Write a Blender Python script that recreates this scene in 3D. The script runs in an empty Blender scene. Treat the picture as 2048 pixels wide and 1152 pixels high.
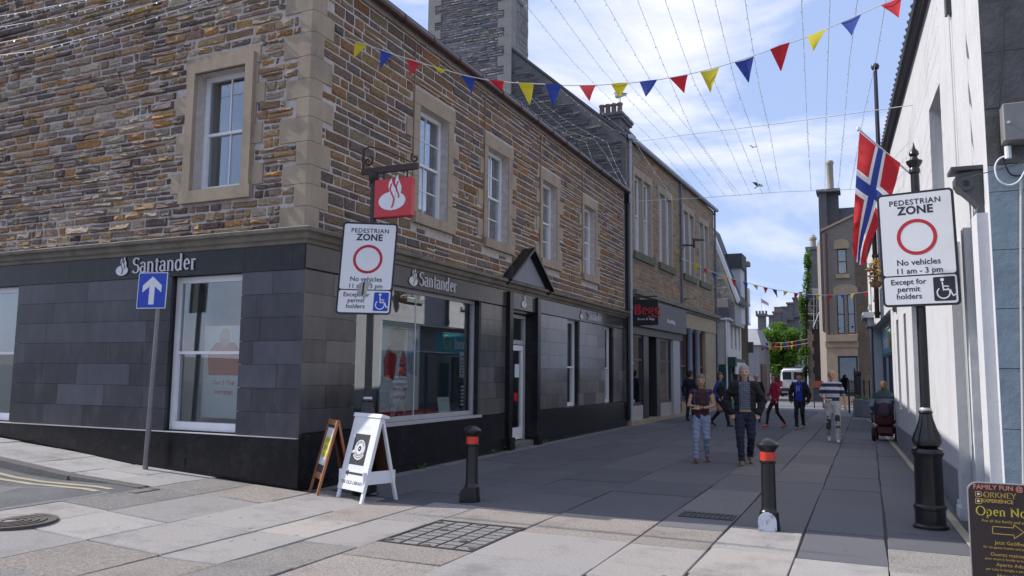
import bpy, bmesh, math, random
from mathutils import Vector, Matrix, noise
random.seed(7)
R = math.radians
sc = bpy.context.scene
COL = sc.collection

# ------------------------------------------------------------------ camera
FPX, PIT, ROL, YAW, CH = 1575.1, R(6.156), R(.571), R(24.303), 1.65
_F = Vector((0, math.cos(PIT), math.sin(PIT))); _U = Vector((0, -math.sin(PIT), math.cos(PIT))); _X = Vector((1, 0, 0))
_X2 = math.cos(ROL)*_X + math.sin(ROL)*_U; _U2 = -math.sin(ROL)*_X + math.cos(ROL)*_U
_Rz = Matrix.Rotation(YAW, 3, 'Z')
CX, CU, CF = _Rz @ _X2, _Rz @ _U2, _Rz @ _F
CAM = Vector((0, 0, CH))
cd = bpy.data.cameras.new('camera'); cam = bpy.data.objects.new('camera', cd); COL.objects.link(cam)
m = Matrix((CX, CU, -CF)).transposed().to_4x4(); m.translation = CAM
cam.matrix_world = m
cd.sensor_width = 36; cd.lens = FPX/2048*36; cd.clip_end = 3000; cd.clip_start = .05
sc.camera = cam

# ------------------------------------------------------------------ sky, sun, exposure
SUN_EL, SUN_TH = R(41), R(4.0)          # light travels along +x, turned a little towards +y
w = bpy.data.worlds.new('World'); sc.world = w; w.use_nodes = True
nt = w.node_tree; nt.nodes.clear()
out = nt.nodes.new('ShaderNodeOutputWorld'); bg = nt.nodes.new('ShaderNodeBackground')
sky = nt.nodes.new('ShaderNodeTexSky'); sky.sky_type = 'NISHITA'; sky.sun_disc = False
sky.sun_elevation = SUN_EL; sky.sun_rotation = R(270) - SUN_TH; sky.air_density = 1.1; sky.dust_density = 1.2; sky.ozone_density = 1.4
tc = nt.nodes.new('ShaderNodeTexCoord')
mp = nt.nodes.new('ShaderNodeMapping'); mp.inputs['Scale'].default_value = (1.0, 1.0, 2.6); mp.inputs['Rotation'].default_value = (R(8), R(-14), R(20))
n1 = nt.nodes.new('ShaderNodeTexNoise'); n1.inputs['Scale'].default_value = 3.1; n1.inputs['Detail'].default_value = 8; n1.inputs['Roughness'].default_value = .58; n1.inputs['Distortion'].default_value = .5
rp = nt.nodes.new('ShaderNodeValToRGB'); rp.color_ramp.elements[0].position = .45; rp.color_ramp.elements[1].position = .80
rp.color_ramp.elements[0].color = (0,0,0,1); rp.color_ramp.elements[1].color = (1,1,1,1)
veil = nt.nodes.new('ShaderNodeMixRGB'); veil.inputs[0].default_value = .62; veil.inputs[2].default_value = (5.9, 7.7, 12.4, 1)   # thin high haze
mx = nt.nodes.new('ShaderNodeMixRGB'); mx.inputs[2].default_value = (12.6, 12.2, 12.8, 1)
L = nt.links.new
L(tc.outputs['Generated'], mp.inputs[0]); L(mp.outputs[0], n1.inputs[0]); L(n1.outputs[0], rp.inputs[0])
L(rp.outputs[0], mx.inputs[0]); L(sky.outputs[0], veil.inputs[1]); L(veil.outputs[0], mx.inputs[1]); L(mx.outputs[0], bg.inputs[0]); L(bg.outputs[0], out.inputs[0])
bg.inputs[1].default_value = .075
sd = bpy.data.lights.new('sun', 'SUN'); sd.energy = 3.6; sd.angle = R(.53); sd.color = (1, .95, .88)
so = bpy.data.objects.new('sun', sd); COL.objects.link(so)
sdir = Vector((math.cos(SUN_EL)*math.cos(SUN_TH), math.cos(SUN_EL)*math.sin(SUN_TH), -math.sin(SUN_EL)))
so.rotation_euler = sdir.to_track_quat('-Z', 'Y').to_euler(); so.location = (-30, 0, 30)
vs = sc.view_settings; vs.view_transform = 'Standard'; vs.look = 'None'; vs.gamma = 1; vs.exposure = .46
vs.use_curve_mapping = False

# ------------------------------------------------------------------ pixel -> world (2048 x 1152 photograph)
def ray(x, y): return CF + CX*((x-1024)/FPX) - CU*((y-576)/FPX)
def onG(x, y, z=0.): d = ray(x, y); return CAM + d*((z-CH)/d.z)
def onX(x, y, X): d = ray(x, y); return CAM + d*(X/d.x)
def onY(x, y, Y): d = ray(x, y); return CAM + d*(Y/d.y)
def onP(x, y, P, n): d = ray(x, y); return CAM + d*((Vector(P)-CAM).dot(n)/d.dot(n))
def proj(p): d = Vector(p)-CAM; q = d.dot(CF); return (1024+FPX*d.dot(CX)/q, 576-FPX*d.dot(CU)/q, q)

# ------------------------------------------------------------------ materials
MATS = {}
def mat(name, col, rough=.8, var=.12, scale=6, bump=.0, bscale=40, metal=0, spec=.5, attr=None, island=0., col2=None, emit=0, stretch=(1,1,1), coat=0, dirt=None, bdist=.02, spots=None):
    if name in MATS: return MATS[name]
    m = bpy.data.materials.new(name); m.use_nodes = True; t = m.node_tree; b = t.nodes['Principled BSDF']; k = t.links.new
    b.inputs['Roughness'].default_value = rough; b.inputs['Metallic'].default_value = metal
    b.inputs['Specular IOR Level'].default_value = spec; b.inputs['Coat Weight'].default_value = coat
    c = tuple(col)+(1,)
    tcn = t.nodes.new('ShaderNodeTexCoord'); mpn = t.nodes.new('ShaderNodeMapping'); mpn.inputs['Scale'].default_value = stretch
    geo = t.nodes.new('ShaderNodeNewGeometry')
    k(geo.outputs['Position'], mpn.inputs[0])
    base = None
    if attr:
        a = t.nodes.new('ShaderNodeAttribute'); a.attribute_name = attr; base = a.outputs['Color']
    if var or col2:
        n = t.nodes.new('ShaderNodeTexNoise'); n.inputs['Scale'].default_value = scale; n.inputs['Detail'].default_value = 7; n.inputs['Roughness'].default_value = .62
        k(mpn.outputs[0], n.inputs[0])
        r = t.nodes.new('ShaderNodeMapRange'); r.inputs[1].default_value = .28; r.inputs[2].default_value = .72
        k(n.outputs[0], r.inputs[0])
        if col2:
            x = t.nodes.new('ShaderNodeMixRGB'); x.inputs[1].default_value = c; x.inputs[2].default_value = tuple(col2)+(1,)
            k(r.outputs[0], x.inputs[0]); base = x.outputs[0]
        else:
            r.inputs[3].default_value = 1-var; r.inputs[4].default_value = 1+var
            x = t.nodes.new('ShaderNodeVectorMath'); x.operation = 'SCALE'
            if base is None: x.inputs[0].default_value = c[:3]
            else: k(base, x.inputs[0])
            k(r.outputs[0], x.inputs[3]); base = x.outputs[0]
    if island:
        r = t.nodes.new('ShaderNodeMapRange'); r.inputs[3].default_value = 1-island; r.inputs[4].default_value = 1+island
        k(geo.outputs['Random Per Island'], r.inputs[0])
        x = t.nodes.new('ShaderNodeVectorMath'); x.operation = 'SCALE'
        if base is None: x.inputs[0].default_value = c[:3]
        else: k(base, x.inputs[0])
        k(r.outputs[0], x.inputs[3]); base = x.outputs[0]
    if dirt:   # blotchy stain with its own shape: (colour, amount, scale)
        n = t.nodes.new('ShaderNodeTexNoise'); n.inputs['Scale'].default_value = dirt[2]; n.inputs['Detail'].default_value = 9; n.inputs['Roughness'].default_value = .7
        k(mpn.outputs[0], n.inputs[0])
        r = t.nodes.new('ShaderNodeMapRange'); r.inputs[1].default_value = .5; r.inputs[2].default_value = .68; r.inputs[4].default_value = dirt[1]
        k(n.outputs[0], r.inputs[0])
        x = t.nodes.new('ShaderNodeMixRGB'); x.inputs[2].default_value = tuple(dirt[0])+(1,)
        if base is None: x.inputs[1].default_value = c
        else: k(base, x.inputs[1])
        k(r.outputs[0], x.inputs[0]); base = x.outputs[0]
    if spots:  # small dark trodden spots: (cells per metre, radius in cells, colour)
        vo = t.nodes.new('ShaderNodeTexVoronoi'); vo.inputs['Scale'].default_value = spots[0]; k(geo.outputs['Position'], vo.inputs['Vector'])
        lt = t.nodes.new('ShaderNodeMapRange'); lt.inputs[1].default_value = spots[1]; lt.inputs[2].default_value = spots[1]*.6; lt.inputs[4].default_value = .75; k(vo.outputs['Distance'], lt.inputs[0])
        x = t.nodes.new('ShaderNodeMixRGB'); x.inputs[2].default_value = tuple(spots[2])+(1,)
        if base is None: x.inputs[1].default_value = c
        else: k(base, x.inputs[1])
        k(lt.outputs[0], x.inputs[0]); base = x.outputs[0]
    if base is None: b.inputs['Base Color'].default_value = c
    else: k(base, b.inputs['Base Color'])
    if bump:
        n = t.nodes.new('ShaderNodeTexNoise'); n.inputs['Scale'].default_value = bscale; n.inputs['Detail'].default_value = 6; n.inputs['Roughness'].default_value = .65
        k(mpn.outputs[0], n.inputs[0])
        u = t.nodes.new('ShaderNodeBump'); u.inputs['Strength'].default_value = bump; u.inputs['Distance'].default_value = bdist
        k(n.outputs[0], u.inputs['Height']); k(u.outputs[0], b.inputs['Normal'])
    if emit:
        b.inputs['Emission Color'].default_value = c; b.inputs['Emission Strength'].default_value = emit
    MATS[name] = m; return m

def glass(name, tint=(.75,.82,.82), refl=1.5, wav=0., gain=.9):
    if name in MATS: return MATS[name]
    m = bpy.data.materials.new(name); m.use_nodes = True; t = m.node_tree; t.nodes.clear(); k = t.links.new
    o = t.nodes.new('ShaderNodeOutputMaterial'); g = t.nodes.new('ShaderNodeBsdfGlossy'); g.inputs['Roughness'].default_value = .012; g.inputs[0].default_value = (.95,.97,1,1)
    tr = t.nodes.new('ShaderNodeBsdfTransparent'); tr.inputs[0].default_value = tuple(tint)+(1,)
    fr = t.nodes.new('ShaderNodeLayerWeight'); fr.inputs[0].default_value = .5      # facing term is the same from both sides
    pw = t.nodes.new('ShaderNodeMath'); pw.operation = 'POWER'; pw.inputs[1].default_value = 2.8
    mu = t.nodes.new('ShaderNodeMath'); mu.operation = 'MULTIPLY_ADD'; mu.inputs[1].default_value = gain; mu.inputs[2].default_value = .06*refl; mu.use_clamp = True
    x = t.nodes.new('ShaderNodeMixShader')
    k(fr.outputs['Facing'], pw.inputs[0]); k(pw.outputs[0], mu.inputs[0]); k(mu.outputs[0], x.inputs[0]); k(tr.outputs[0], x.inputs[1]); k(g.outputs[0], x.inputs[2]); k(x.outputs[0], o.inputs[0])
    if wav:
        n = t.nodes.new('ShaderNodeTexNoise'); n.inputs['Scale'].default_value = 1.6; n.inputs['Detail'].default_value = 1
        ge = t.nodes.new('ShaderNodeNewGeometry'); k(ge.outputs['Position'], n.inputs[0])
        u = t.nodes.new('ShaderNodeBump'); u.inputs['Strength'].default_value = wav; u.inputs['Distance'].default_value = .02
        k(n.outputs[0], u.inputs['Height']); k(u.outputs[0], g.inputs['Normal'])
    MATS[name] = m; return m

# ------------------------------------------------------------------ mesh builder
TMP = bpy.data.scenes.new('workshop')      # small side scene in which modifiers and lettering are evaluated
def baked(o):
    TMP.collection.objects.link(o)
    with bpy.context.temp_override(scene=TMP, view_layer=TMP.view_layers[0]): dg = bpy.context.evaluated_depsgraph_get()
    me = bpy.data.meshes.new_from_object(o.evaluated_get(dg)); TMP.collection.objects.unlink(o); return me
class MB:
    def __init__(s): s.v = []; s.f = []; s.c = []; s.mi = []
    def add(s, vs, fs, col=None, mi=0):
        o = len(s.v); s.v += [tuple(p) for p in vs]
        for f in fs: s.f.append(tuple(i+o for i in f)); s.c.append(col); s.mi.append(mi)
        return s
    def hexa(s, p, col=None, mi=0):   # 8 points: bottom 0-3 ccw, top 4-7
        return s.add(p, [(3,2,1,0),(4,5,6,7),(0,1,5,4),(1,2,6,5),(2,3,7,6),(3,0,4,7)], col, mi)
    def box(s, a, b, col=None, mi=0):
        x0,x1 = sorted((a[0],b[0])); y0,y1 = sorted((a[1],b[1])); z0,z1 = sorted((a[2],b[2]))
        return s.hexa([(x0,y0,z0),(x1,y0,z0),(x1,y1,z0),(x0,y1,z0),(x0,y0,z1),(x1,y0,z1),(x1,y1,z1),(x0,y1,z1)], col, mi)
    def bbox(s, a, b, bv=.008, col=None, mi=0):    # box with chamfered edges
        bm = bmesh.new(); x0,x1 = sorted((a[0],b[0])); y0,y1 = sorted((a[1],b[1])); z0,z1 = sorted((a[2],b[2]))
        bmesh.ops.create_cube(bm, size=1)
        for v in bm.verts: v.co = Vector(((x0+x1)/2+v.co.x*(x1-x0), (y0+y1)/2+v.co.y*(y1-y0), (z0+z1)/2+v.co.z*(z1-z0)))
        bmesh.ops.bevel(bm, geom=bm.edges[:], offset=bv, segments=1, affect='EDGES')
        bm.verts.index_update(); s.add([v.co.copy() for v in bm.verts], [[v.index for v in f.verts] for f in bm.faces], col, mi); bm.free(); return s
    def fbox(s, F, u0, u1, z0, z1, d0, d1, col=None, mi=0):   # box in a face frame: u along wall, z up, d outwards
        P = F.p
        return s.hexa([P(u0,z0,d1),P(u1,z0,d1),P(u1,z0,d0),P(u0,z0,d0),P(u0,z1,d1),P(u1,z1,d1),P(u1,z1,d0),P(u0,z1,d0)], col, mi)
    def tube(s, pts, r, n=8, col=None, mi=0, cap=True):
        pts = [Vector(p) for p in pts]; rs = r if isinstance(r, (list, tuple)) else [r]*len(pts)
        vs = []; fs = []
        pu = None
        for i, p in enumerate(pts):
            d = (pts[min(i+1, len(pts)-1)]-pts[max(i-1, 0)])
            d = d.normalized() if d.length > 1e-9 else Vector((0,0,1))
            a = pu - d*pu.dot(d) if pu is not None and abs(pu.dot(d)) < .99 else (Vector((0,0,1)).cross(d) if abs(d.z) < .95 else Vector((1,0,0)).cross(d))
            a.normalize(); pu = a; b = d.cross(a)
            for k in range(n): t = 2*math.pi*k/n; vs.append(p + (a*math.cos(t)+b*math.sin(t))*rs[i])
        for i in range(len(pts)-1):
            for k in range(n): fs.append((i*n+k, i*n+(k+1)%n, (i+1)*n+(k+1)%n, (i+1)*n+k))
        if cap: fs.append(tuple(reversed(range(n)))); fs.append(tuple(range((len(pts)-1)*n, len(pts)*n)))
        return s.add(vs, fs, col, mi)
    def lathe(s, prof, c=(0,0,0), n=20, col=None, mi=0, flute=None):  # prof: (r, z)
        vs = []; fs = []
        for i, (r, z) in enumerate(prof):
            for k in range(n):
                t = 2*math.pi*k/n; q = r*(1 - (flute[i] if flute else 0)*(k % 2)); vs.append((c[0]+q*math.cos(t), c[1]+q*math.sin(t), c[2]+z))
        m = len(prof)
        for i in range(m-1):
            for k in range(n): fs.append((i*n+k, i*n+(k+1)%n, (i+1)*n+(k+1)%n, (i+1)*n+k))
        fs.append(tuple(reversed(range(n)))); fs.append(tuple(range((m-1)*n, m*n)))
        return s.add(vs, fs, col, mi)
    def prism(s, poly, d, col=None, mi=0):     # planar polygon (3d points) extruded by vector d (ccw seen from -d side)
        n = len(poly); d = Vector(d); a = [Vector(p) for p in poly]; b = [p+d for p in a]
        return s.add(a+b, [tuple(range(n))[::-1], tuple(range(n, 2*n))] + [(i, (i+1)%n, n+(i+1)%n, n+i) for i in range(n)], col, mi)
    def mesh(s, name, mats, smooth=False):
        me = bpy.data.meshes.new(name); me.from_pydata(s.v, [], s.f)
        for q in (mats if isinstance(mats, (list, tuple)) else [mats]): me.materials.append(q)
        if any(s.mi): me.polygons.foreach_set('material_index', s.mi)
        if any(c is not None for c in s.c):
            at = me.color_attributes.new('col', 'FLOAT_COLOR', 'CORNER'); arr = []
            for p, c in zip(me.polygons, s.c): arr += list(tuple(c or (.5,.5,.5))+(1,))*p.loop_total
            at.data.foreach_set('color', arr)
        me.validate(); me.update()
        bm = bmesh.new(); bm.from_mesh(me); bmesh.ops.recalc_face_normals(bm, faces=bm.faces[:]); bm.to_mesh(me); bm.free()
        if smooth:
            me.polygons.foreach_set('use_smooth', [True]*len(me.polygons))
            if smooth is not True: me.set_sharp_from_angle(angle=R(smooth))
        return me
    def build(s, name, mats, parent=None, smooth=False, **kw):
        o = bpy.data.objects.new(name, s.mesh(name, mats, smooth)); COL.objects.link(o)
        if parent: put(o, parent)
        tag(o, **kw); return o
def put(o, parent): o.parent = parent; o.matrix_parent_inverse = parent.matrix_basis.inverted()
def tag(o, label=None, cat=None, group=None, kind=None):
    if label: o['label'] = label
    if cat: o['category'] = cat
    if group: o['group'] = group
    if kind: o['kind'] = kind
    return o
def thing(name, label, cat, loc=(0,0,0), group=None, rz=0):
    o = bpy.data.objects.new(name, None); COL.objects.link(o); o.location = loc; o.rotation_euler = (0,0,rz); o.empty_display_size = .2
    return tag(o, label, cat, group)
def copy_tree(o, parent=None):
    c = o.copy(); COL.objects.link(c)
    if parent: c.parent = parent
    for ch in list(o.children): copy_tree(ch, c)
    return c
class Face:
    def __init__(s, O, ang, flip=1):    # ang: heading of u (radians from +x); outward normal = u turned by -90deg * flip
        s.O = Vector(O); s.u = Vector((math.cos(ang), math.sin(ang), 0)); s.n = Vector((s.u.y, -s.u.x, 0))*flip
    def p(s, u, z, d=0.): return s.O + s.u*u + s.n*d + Vector((0,0,z))
    def px(s, x, y, d=0.): q = onP(x, y, s.O+s.n*d, s.n); return ((q-s.O).dot(s.u), q.z)

def holes_wall(mb, F, u0, u1, z0, z1, holes, d=0., th=.3, mi=0):   # wall sheet with rectangular openings and reveals
    us = sorted({u0, u1, *[min(max(h[i], u0), u1) for h in holes for i in (0,1)]}); zs = sorted({z0, z1, *[min(max(h[i], z0), z1) for h in holes for i in (2,3)]})
    for i in range(len(us)-1):
        for j in range(len(zs)-1):
            cu, cz = (us[i]+us[i+1])/2, (zs[j]+zs[j+1])/2
            if any(h[0] < cu < h[1] and h[2] < cz < h[3] for h in holes): continue
            mb.add([F.p(us[i],zs[j],d),F.p(us[i+1],zs[j],d),F.p(us[i+1],zs[j+1],d),F.p(us[i],zs[j+1],d)], [(0,1,2,3)], None, mi)
    for a, b, c, e in holes:
        P = F.p
        mb.add([P(a,c,d),P(b,c,d),P(b,c,d-th),P(a,c,d-th)], [(0,1,2,3)], None, mi); mb.add([P(a,e,d),P(b,e,d),P(b,e,d-th),P(a,e,d-th)], [(3,2,1,0)], None, mi)
        mb.add([P(a,c,d),P(a,e,d),P(a,e,d-th),P(a,c,d-th)], [(3,2,1,0)], None, mi); mb.add([P(b,c,d),P(b,e,d),P(b,e,d-th),P(b,c,d-th)], [(0,1,2,3)], None, mi)

def stone_piece(F, u0, u1, z0, z1, d, rise, jit, col):   # irregular pillow-faced stone, 40 triangles or fewer
    mb = MB(); rnd = random.uniform
    n = 3 if u1-u0 > .22 else 2
    out_ = []; 
    for i in range(n+1): out_.append((u0+(u1-u0)*i/n, z0))
    for i in range(n+1): out_.append((u1-(u1-u0)*i/n, z1))
    cu, cz = (u0+u1)/2, (z0+z1)/2
    hw, hh = (u1-u0)/2, (z1-z0)/2
    ins = min(.016, hh*.3)
    o = [(a+rnd(-jit,jit), b+rnd(-jit,jit)*.8) for a, b in out_]
    inn = [(cu+(a-cu)*(1-ins*1.1/hw), cz+(b-cz)*(1-ins/hh)) for a, b in o]
    tilt = rnd(-.5,.5)*rise; tilz = rnd(-.6,.6)*rise
    k = len(o)
    vs = [F.p(a,b,d) for a, b in o] + [F.p(a,b,d+max(.003, rise*rnd(.55,1.15)+tilt*(a-cu)/hw+tilz*(b-cz)/hh)) for a, b in inn]
    mid = [F.p(cu+(i-(n-2)/2)*2*hw/n*.9 if n > 2 else cu, cz+rnd(-.2,.2)*hh, d+rise*rnd(.5,1.5)) for i in range(n-1)]
    fs = [(i, (i+1)%k, k+(i+1)%k, k+i) for i in range(k)]
    b = 2*k
    vs += mid
    # fan the inner ring to the middle points
    bot = [k+i for i in range(n+1)]; top = [k+n+1+i for i in range(n+1)][::-1]
    fs += [(bot[0], b, top[0])]
    for i in range(n):
        m0 = b+min(max(i-1,0), n-2); m1 = b+min(i, n-2)
        if m0 == m1: fs += [(bot[i], bot[i+1], m0), (top[i+1], top[i], m0)]
        else: fs += [(bot[i], bot[i+1], m1, m0), (top[i+1], top[i], m0, m1)]
    fs += [(bot[n], top[n], b+n-2)]
    mb.add(vs, fs, col); return mb

def masonry(F, u0, u1, z0, z1, holes, hr, lr, pal, d=.0, rise=.012, gap=.012, jit=.004, slant=0):
    """courses of stones; returns list of (area_px, MB, centre)"""
    res = []; z = z0; rnd = random.uniform
    while z < z1-.03:
        h = rnd(*hr); 
        if z+h > z1-.04: h = z1-z
        u = u0 + rnd(-.2, 0)
        while u < u1:
            l = rnd(*lr)*(1.0 if rnd(0,1) > .25 else .55)
            a, b = max(u, u0)+gap/2, min(u+l, u1)-gap/2
            u += l
            if b-a < .05: continue
            sub = [(z+gap/2, z+h-gap/2)]
            if h > .13 and rnd(0,1) < .16: m_ = z+h*rnd(.4,.6); sub = [(z+gap/2, m_-gap/2), (m_+gap/2, z+h-gap/2)]
            for s0, s1 in sub:
                segs = [(a, b)]
                for H in holes:
                    if s1 <= H[2]+.01 or s0 >= H[3]-.01: continue
                    nx = []
                    for p, q in segs:
                        if q <= H[0] or p >= H[1]: nx.append((p, q)); continue
                        if p < H[0]-gap-.05: nx.append((p, H[0]-gap))
                        if q > H[1]+gap+.05: nx.append((H[1]+gap, q))
                    segs = nx
                for p, q in segs:
                    c = pal(p, s0)
                    mbs = stone_piece(F, p, q, s0, s1, d, rise*rnd(.5,1.5), jit, c)
                    A = [proj(F.p(x_, y_)) for x_, y_ in ((p,s0),(q,s0),(q,s1),(p,s1))]
                    ar = 0
                    for i in range(4): ar += A[i][0]*A[(i+1)%4][1]-A[(i+1)%4][0]*A[i][1]
                    cxp = sum(t[0] for t in A)/4; cyp = sum(t[1] for t in A)/4
                    ar = abs(ar)/2 if (-40 < cxp < 2090 and -40 < cyp < 1190 and A[0][2] > 0) else 0
                    res.append((ar, mbs))
        z += h
    return res
def emit_pieces(lst, name, m_, parent, rest_name, limit=300):
    lst.sort(key=lambda t: -t[0])
    for a, mbs in lst[:limit]: mbs.build(name, m_, parent)
    if len(lst) > limit:
        big = MB()
        for a, mbs in lst[limit:]: big.add(mbs.v, mbs.f, mbs.c[0])
        big.build(rest_name, m_, parent, kind='stuff')
def palette(cols, jit=.18):
    def f(u, z):
        c = random.choice(cols); k = 1+random.uniform(-jit, jit); return tuple(min(1, x*k*(1+random.uniform(-.05,.05))) for x in c)
    return f

# ------------------------------------------------------------------ lettering
def text_mesh(s, size, font=None, extrude=.002, bold=0., shear=0., sx=1., space=1., align='CENTER'):
    cu = bpy.data.curves.new('lettering', 'FONT'); cu.body = s; cu.size = size; cu.extrude = extrude; cu.offset = bold; cu.shear = shear; cu.space_character = space
    cu.align_x = align; cu.align_y = 'BOTTOM_BASELINE'; cu.resolution_u = 3; cu.fill_mode = 'BOTH'
    o = bpy.data.objects.new('lettering', cu); me = baked(o)
    bpy.data.objects.remove(o); bpy.data.curves.remove(cu)
    if sx != 1:
        for v in me.vertices: v.co.x *= sx
    return me
def place_mesh(me, name, mats, parent, O, ux, uz, d=0.):
    """xy-plane mesh -> plane spanned by ux (right) and uz (up) at O; extrude along the outward normal"""
    ux = Vector(ux).normalized(); uz = Vector(uz).normalized(); n = ux.cross(uz)
    M = Matrix((ux, uz, n)).transposed().to_4x4(); M.translation = Vector(O)+n*d
    me.transform(M); me.materials.clear()
    for q in (mats if isinstance(mats, (list, tuple)) else [mats]): me.materials.append(q)
    o = bpy.data.objects.new(name, me); COL.objects.link(o)
    if parent: put(o, parent)
    return o
# a small serif face drawn with a broad nib: strokes are polylines in em units (x height .47, cap height .7)
def _arc(cx, cy, rx, ry, a0, a1, n=12): return [(cx+rx*math.cos(R(a0+(a1-a0)*i/n)), cy+ry*math.sin(R(a0+(a1-a0)*i/n))) for i in range(n+1)]
SERIF = {
 'S': (.5, [_arc(.25,.53,.16,.155,25,270,14)+_arc(.25,.185,.18,.19,90,-155,14), [(.395,.6),(.4,.68)], [(.08,.1),(.075,.02)]]),
 'a': (.44, [_arc(.2,.36,.13,.11,165,0,8)+[(.33,.06),(.36,.01),(.42,.03)], [(.33,.28)]+_arc(.19,.14,.13,.14,80,290,10)+[(.33,.1)]]),
 'n': (.52, [[(.12,0),(.12,.47)], [(.05,.44),(.12,.47)], _arc(.25,.33,.13,.14,150,0,9)+[(.38,0)], [(.05,.008),(.19,.008)], [(.31,.008),(.45,.008)]]),
 't': (.3, [[(.13,.6),(.13,.1)]+_arc(.21,.09,.08,.085,180,300,6), [(.04,.465),(.27,.465)]]),
 'd': (.52, [[(.37,.74),(.37,0),(.45,.02)], [(.3,.72),(.37,.74)], _arc(.21,.235,.15,.24,20,340,16)]),
 'e': (.43, [[(.08,.25),(.36,.27)]+_arc(.22,.25,.14,.23,10,310,16)]),
 'r': (.35, [[(.12,0),(.12,.47)], [(.05,.44),(.12,.47)], _arc(.23,.32,.11,.14,155,45,6), [(.05,.008),(.2,.008)]]),
 'B': (.56, [[(.13,0),(.13,.7)], [(.04,.69),(.28,.69)]+_arc(.28,.53,.15,.16,90,-90,9)+[(.13,.37)], [(.28,.37)]+_arc(.28,.185,.19,.18,90,-90,9)+[(.04,.008)]]),
 'g': (.47, [_arc(.21,.32,.13,.14,0,360,16), [(.3,.42),(.42,.45)], [(.15,.2),(.1,.12),(.2,.06),(.36,.03),(.38,-.08)]+_arc(.22,-.1,.16,.09,0,-200,10)]),
 'O': (.72, [_arc(.36,.35,.3,.36,0,360,24)]), 'p': (.52, [[(.12,-.2),(.12,.47)], [(.05,.44),(.12,.47)], _arc(.25,.235,.15,.24,160,-160,16), [(.04,-.19),(.2,-.19)]]),
 'N': (.7, [[(.12,0),(.12,.7)], [(.1,.69),(.56,.02)], [(.56,0),(.56,.7)], [(.03,.008),(.21,.008)], [(.47,.69),(.65,.69)], [(.02,.69),(.14,.69)]]),
 'o': (.48, [_arc(.24,.235,.17,.24,0,360,18)]), 'w': (.66, [[(.04,.46),(.2,.01)], [(.2,.01),(.33,.44)], [(.33,.44),(.47,.01)], [(.47,.01),(.62,.46)], [(0,.46),(.1,.46)], [(.56,.46),(.66,.46)]]),
 'R': (.6, [[(.13,0),(.13,.7)], [(.04,.69),(.3,.69)]+_arc(.3,.53,.16,.16,90,-90,9)+[(.13,.37)], [(.26,.37),(.55,.0)], [(.04,.008),(.22,.008)]]),
 'K': (.64, [[(.13,0),(.13,.7)], [(.5,.69),(.15,.3)], [(.24,.4),(.58,0)], [(.04,.008),(.22,.008)], [(.04,.69),(.22,.69)], [(.4,.69),(.6,.69)]]),
 'E': (.55, [[(.13,0),(.13,.7)], [(.04,.69),(.47,.69),(.47,.6)], [(.13,.36),(.38,.36)], [(.04,.008),(.5,.008),(.5,.1)]]),
 'Y': (.6, [[(.06,.69),(.3,.33)], [(.55,.69),(.3,.33)], [(.3,.33),(.3,0)], [(0,.69),(.14,.69)], [(.46,.69),(.62,.69)], [(.2,.008),(.4,.008)]]),
 ' ': (.28, []),
}
def serif_text(s, size, thick=.085, thin=.03, extrude=.01, track=0.):
    mb = MB(); x = 0
    for ch in s:
        adv, strokes = SERIF[ch]
        for pl in strokes:
            pts = [Vector((p[0], p[1])) for p in pl]; n = len(pts); lr = []
            for i, p in enumerate(pts):
                d = pts[min(i+1,n-1)]-pts[max(i-1,0)]
                if d.length < 1e-6: d = Vector((1,0))
                d.normalize(); wv = thin+(thick-thin)*abs(d.y)**1.3; q = Vector((-d.y, d.x))*wv/2
                lr.append((p+q, p-q))
            for i in range(n-1):
                quad = [lr[i][0], lr[i+1][0], lr[i+1][1], lr[i][1]]
                v = [((q.x+x)*size, q.y*size, z) for z in (0, extrude) for q in quad]
                mb.add(v, [(4,5,6,7)[::-1], (0,1,5,4), (1,2,6,5), (2,3,7,6), (3,0,4,7)])
        x += adv+track
    me = mb.mesh('lettering', [])
    for v in me.vertices: v.co.x -= x*size/2
    return me
def poly_mesh(polys, extrude=.004):     # filled outlines (lists of 2d points) with thickness
    mb = MB()
    for p in polys:
        n = len(p); mb.add([(a,b,0) for a, b in p]+[(a,b,extrude) for a, b in p], [tuple(range(n, 2*n))]+[(i,(i+1)%n,n+(i+1)%n,n+i) for i in range(n)])
    return mb.mesh('emblem', [])
def ring_poly(cx, cy, r0, r1, n=40, a0=0, a1=360):
    ps = []
    for i in range(n):
        t0 = R(a0+(a1-a0)*i/n); t1 = R(a0+(a1-a0)*(i+1)/n)
        ps.append([(cx+r0*math.cos(t0),cy+r0*math.sin(t0)),(cx+r1*math.cos(t0),cy+r1*math.sin(t0)),(cx+r1*math.cos(t1),cy+r1*math.sin(t1)),(cx+r0*math.cos(t1),cy+r0*math.sin(t1))])
    return ps
def disc_poly(cx, cy, rx, ry=None, n=36): return [(cx+rx*math.cos(2*math.pi*i/n), cy+(ry or rx)*math.sin(2*math.pi*i/n)) for i in range(n)]

# ================================================================== GROUND
_GK = [(-60,3.0),(-20,.95),(-13.5,.5),(-11.6,.36),(-10,.21),(-8.4,.13),(-7.1,.06),(-5.9,0),(500,0)]
def gz(x):
    for (a,za),(b,zb) in zip(_GK, _GK[1:]):
        if x <= b: return za+(zb-za)*(x-a)/(b-a) if x >= a else za
    return 0
M_ground = mat('ground_earth', (.16,.155,.15), .95, .2, .6)
g = MB(); xs = [-400,-60,-20,-13.5,-11.6,-10,-8.4,-7.1,-5.9,400]; ys = [-300,-40,60,900]
for i in range(len(xs)-1):
    for j in range(len(ys)-1):
        g.add([(x,y,gz(x)-.16) for x,y in ((xs[i],ys[j]),(xs[i+1],ys[j]),(xs[i+1],ys[j+1]),(xs[i],ys[j+1]))], [(0,1,2,3)])
g.build('ground', M_ground, kind='structure')

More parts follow.
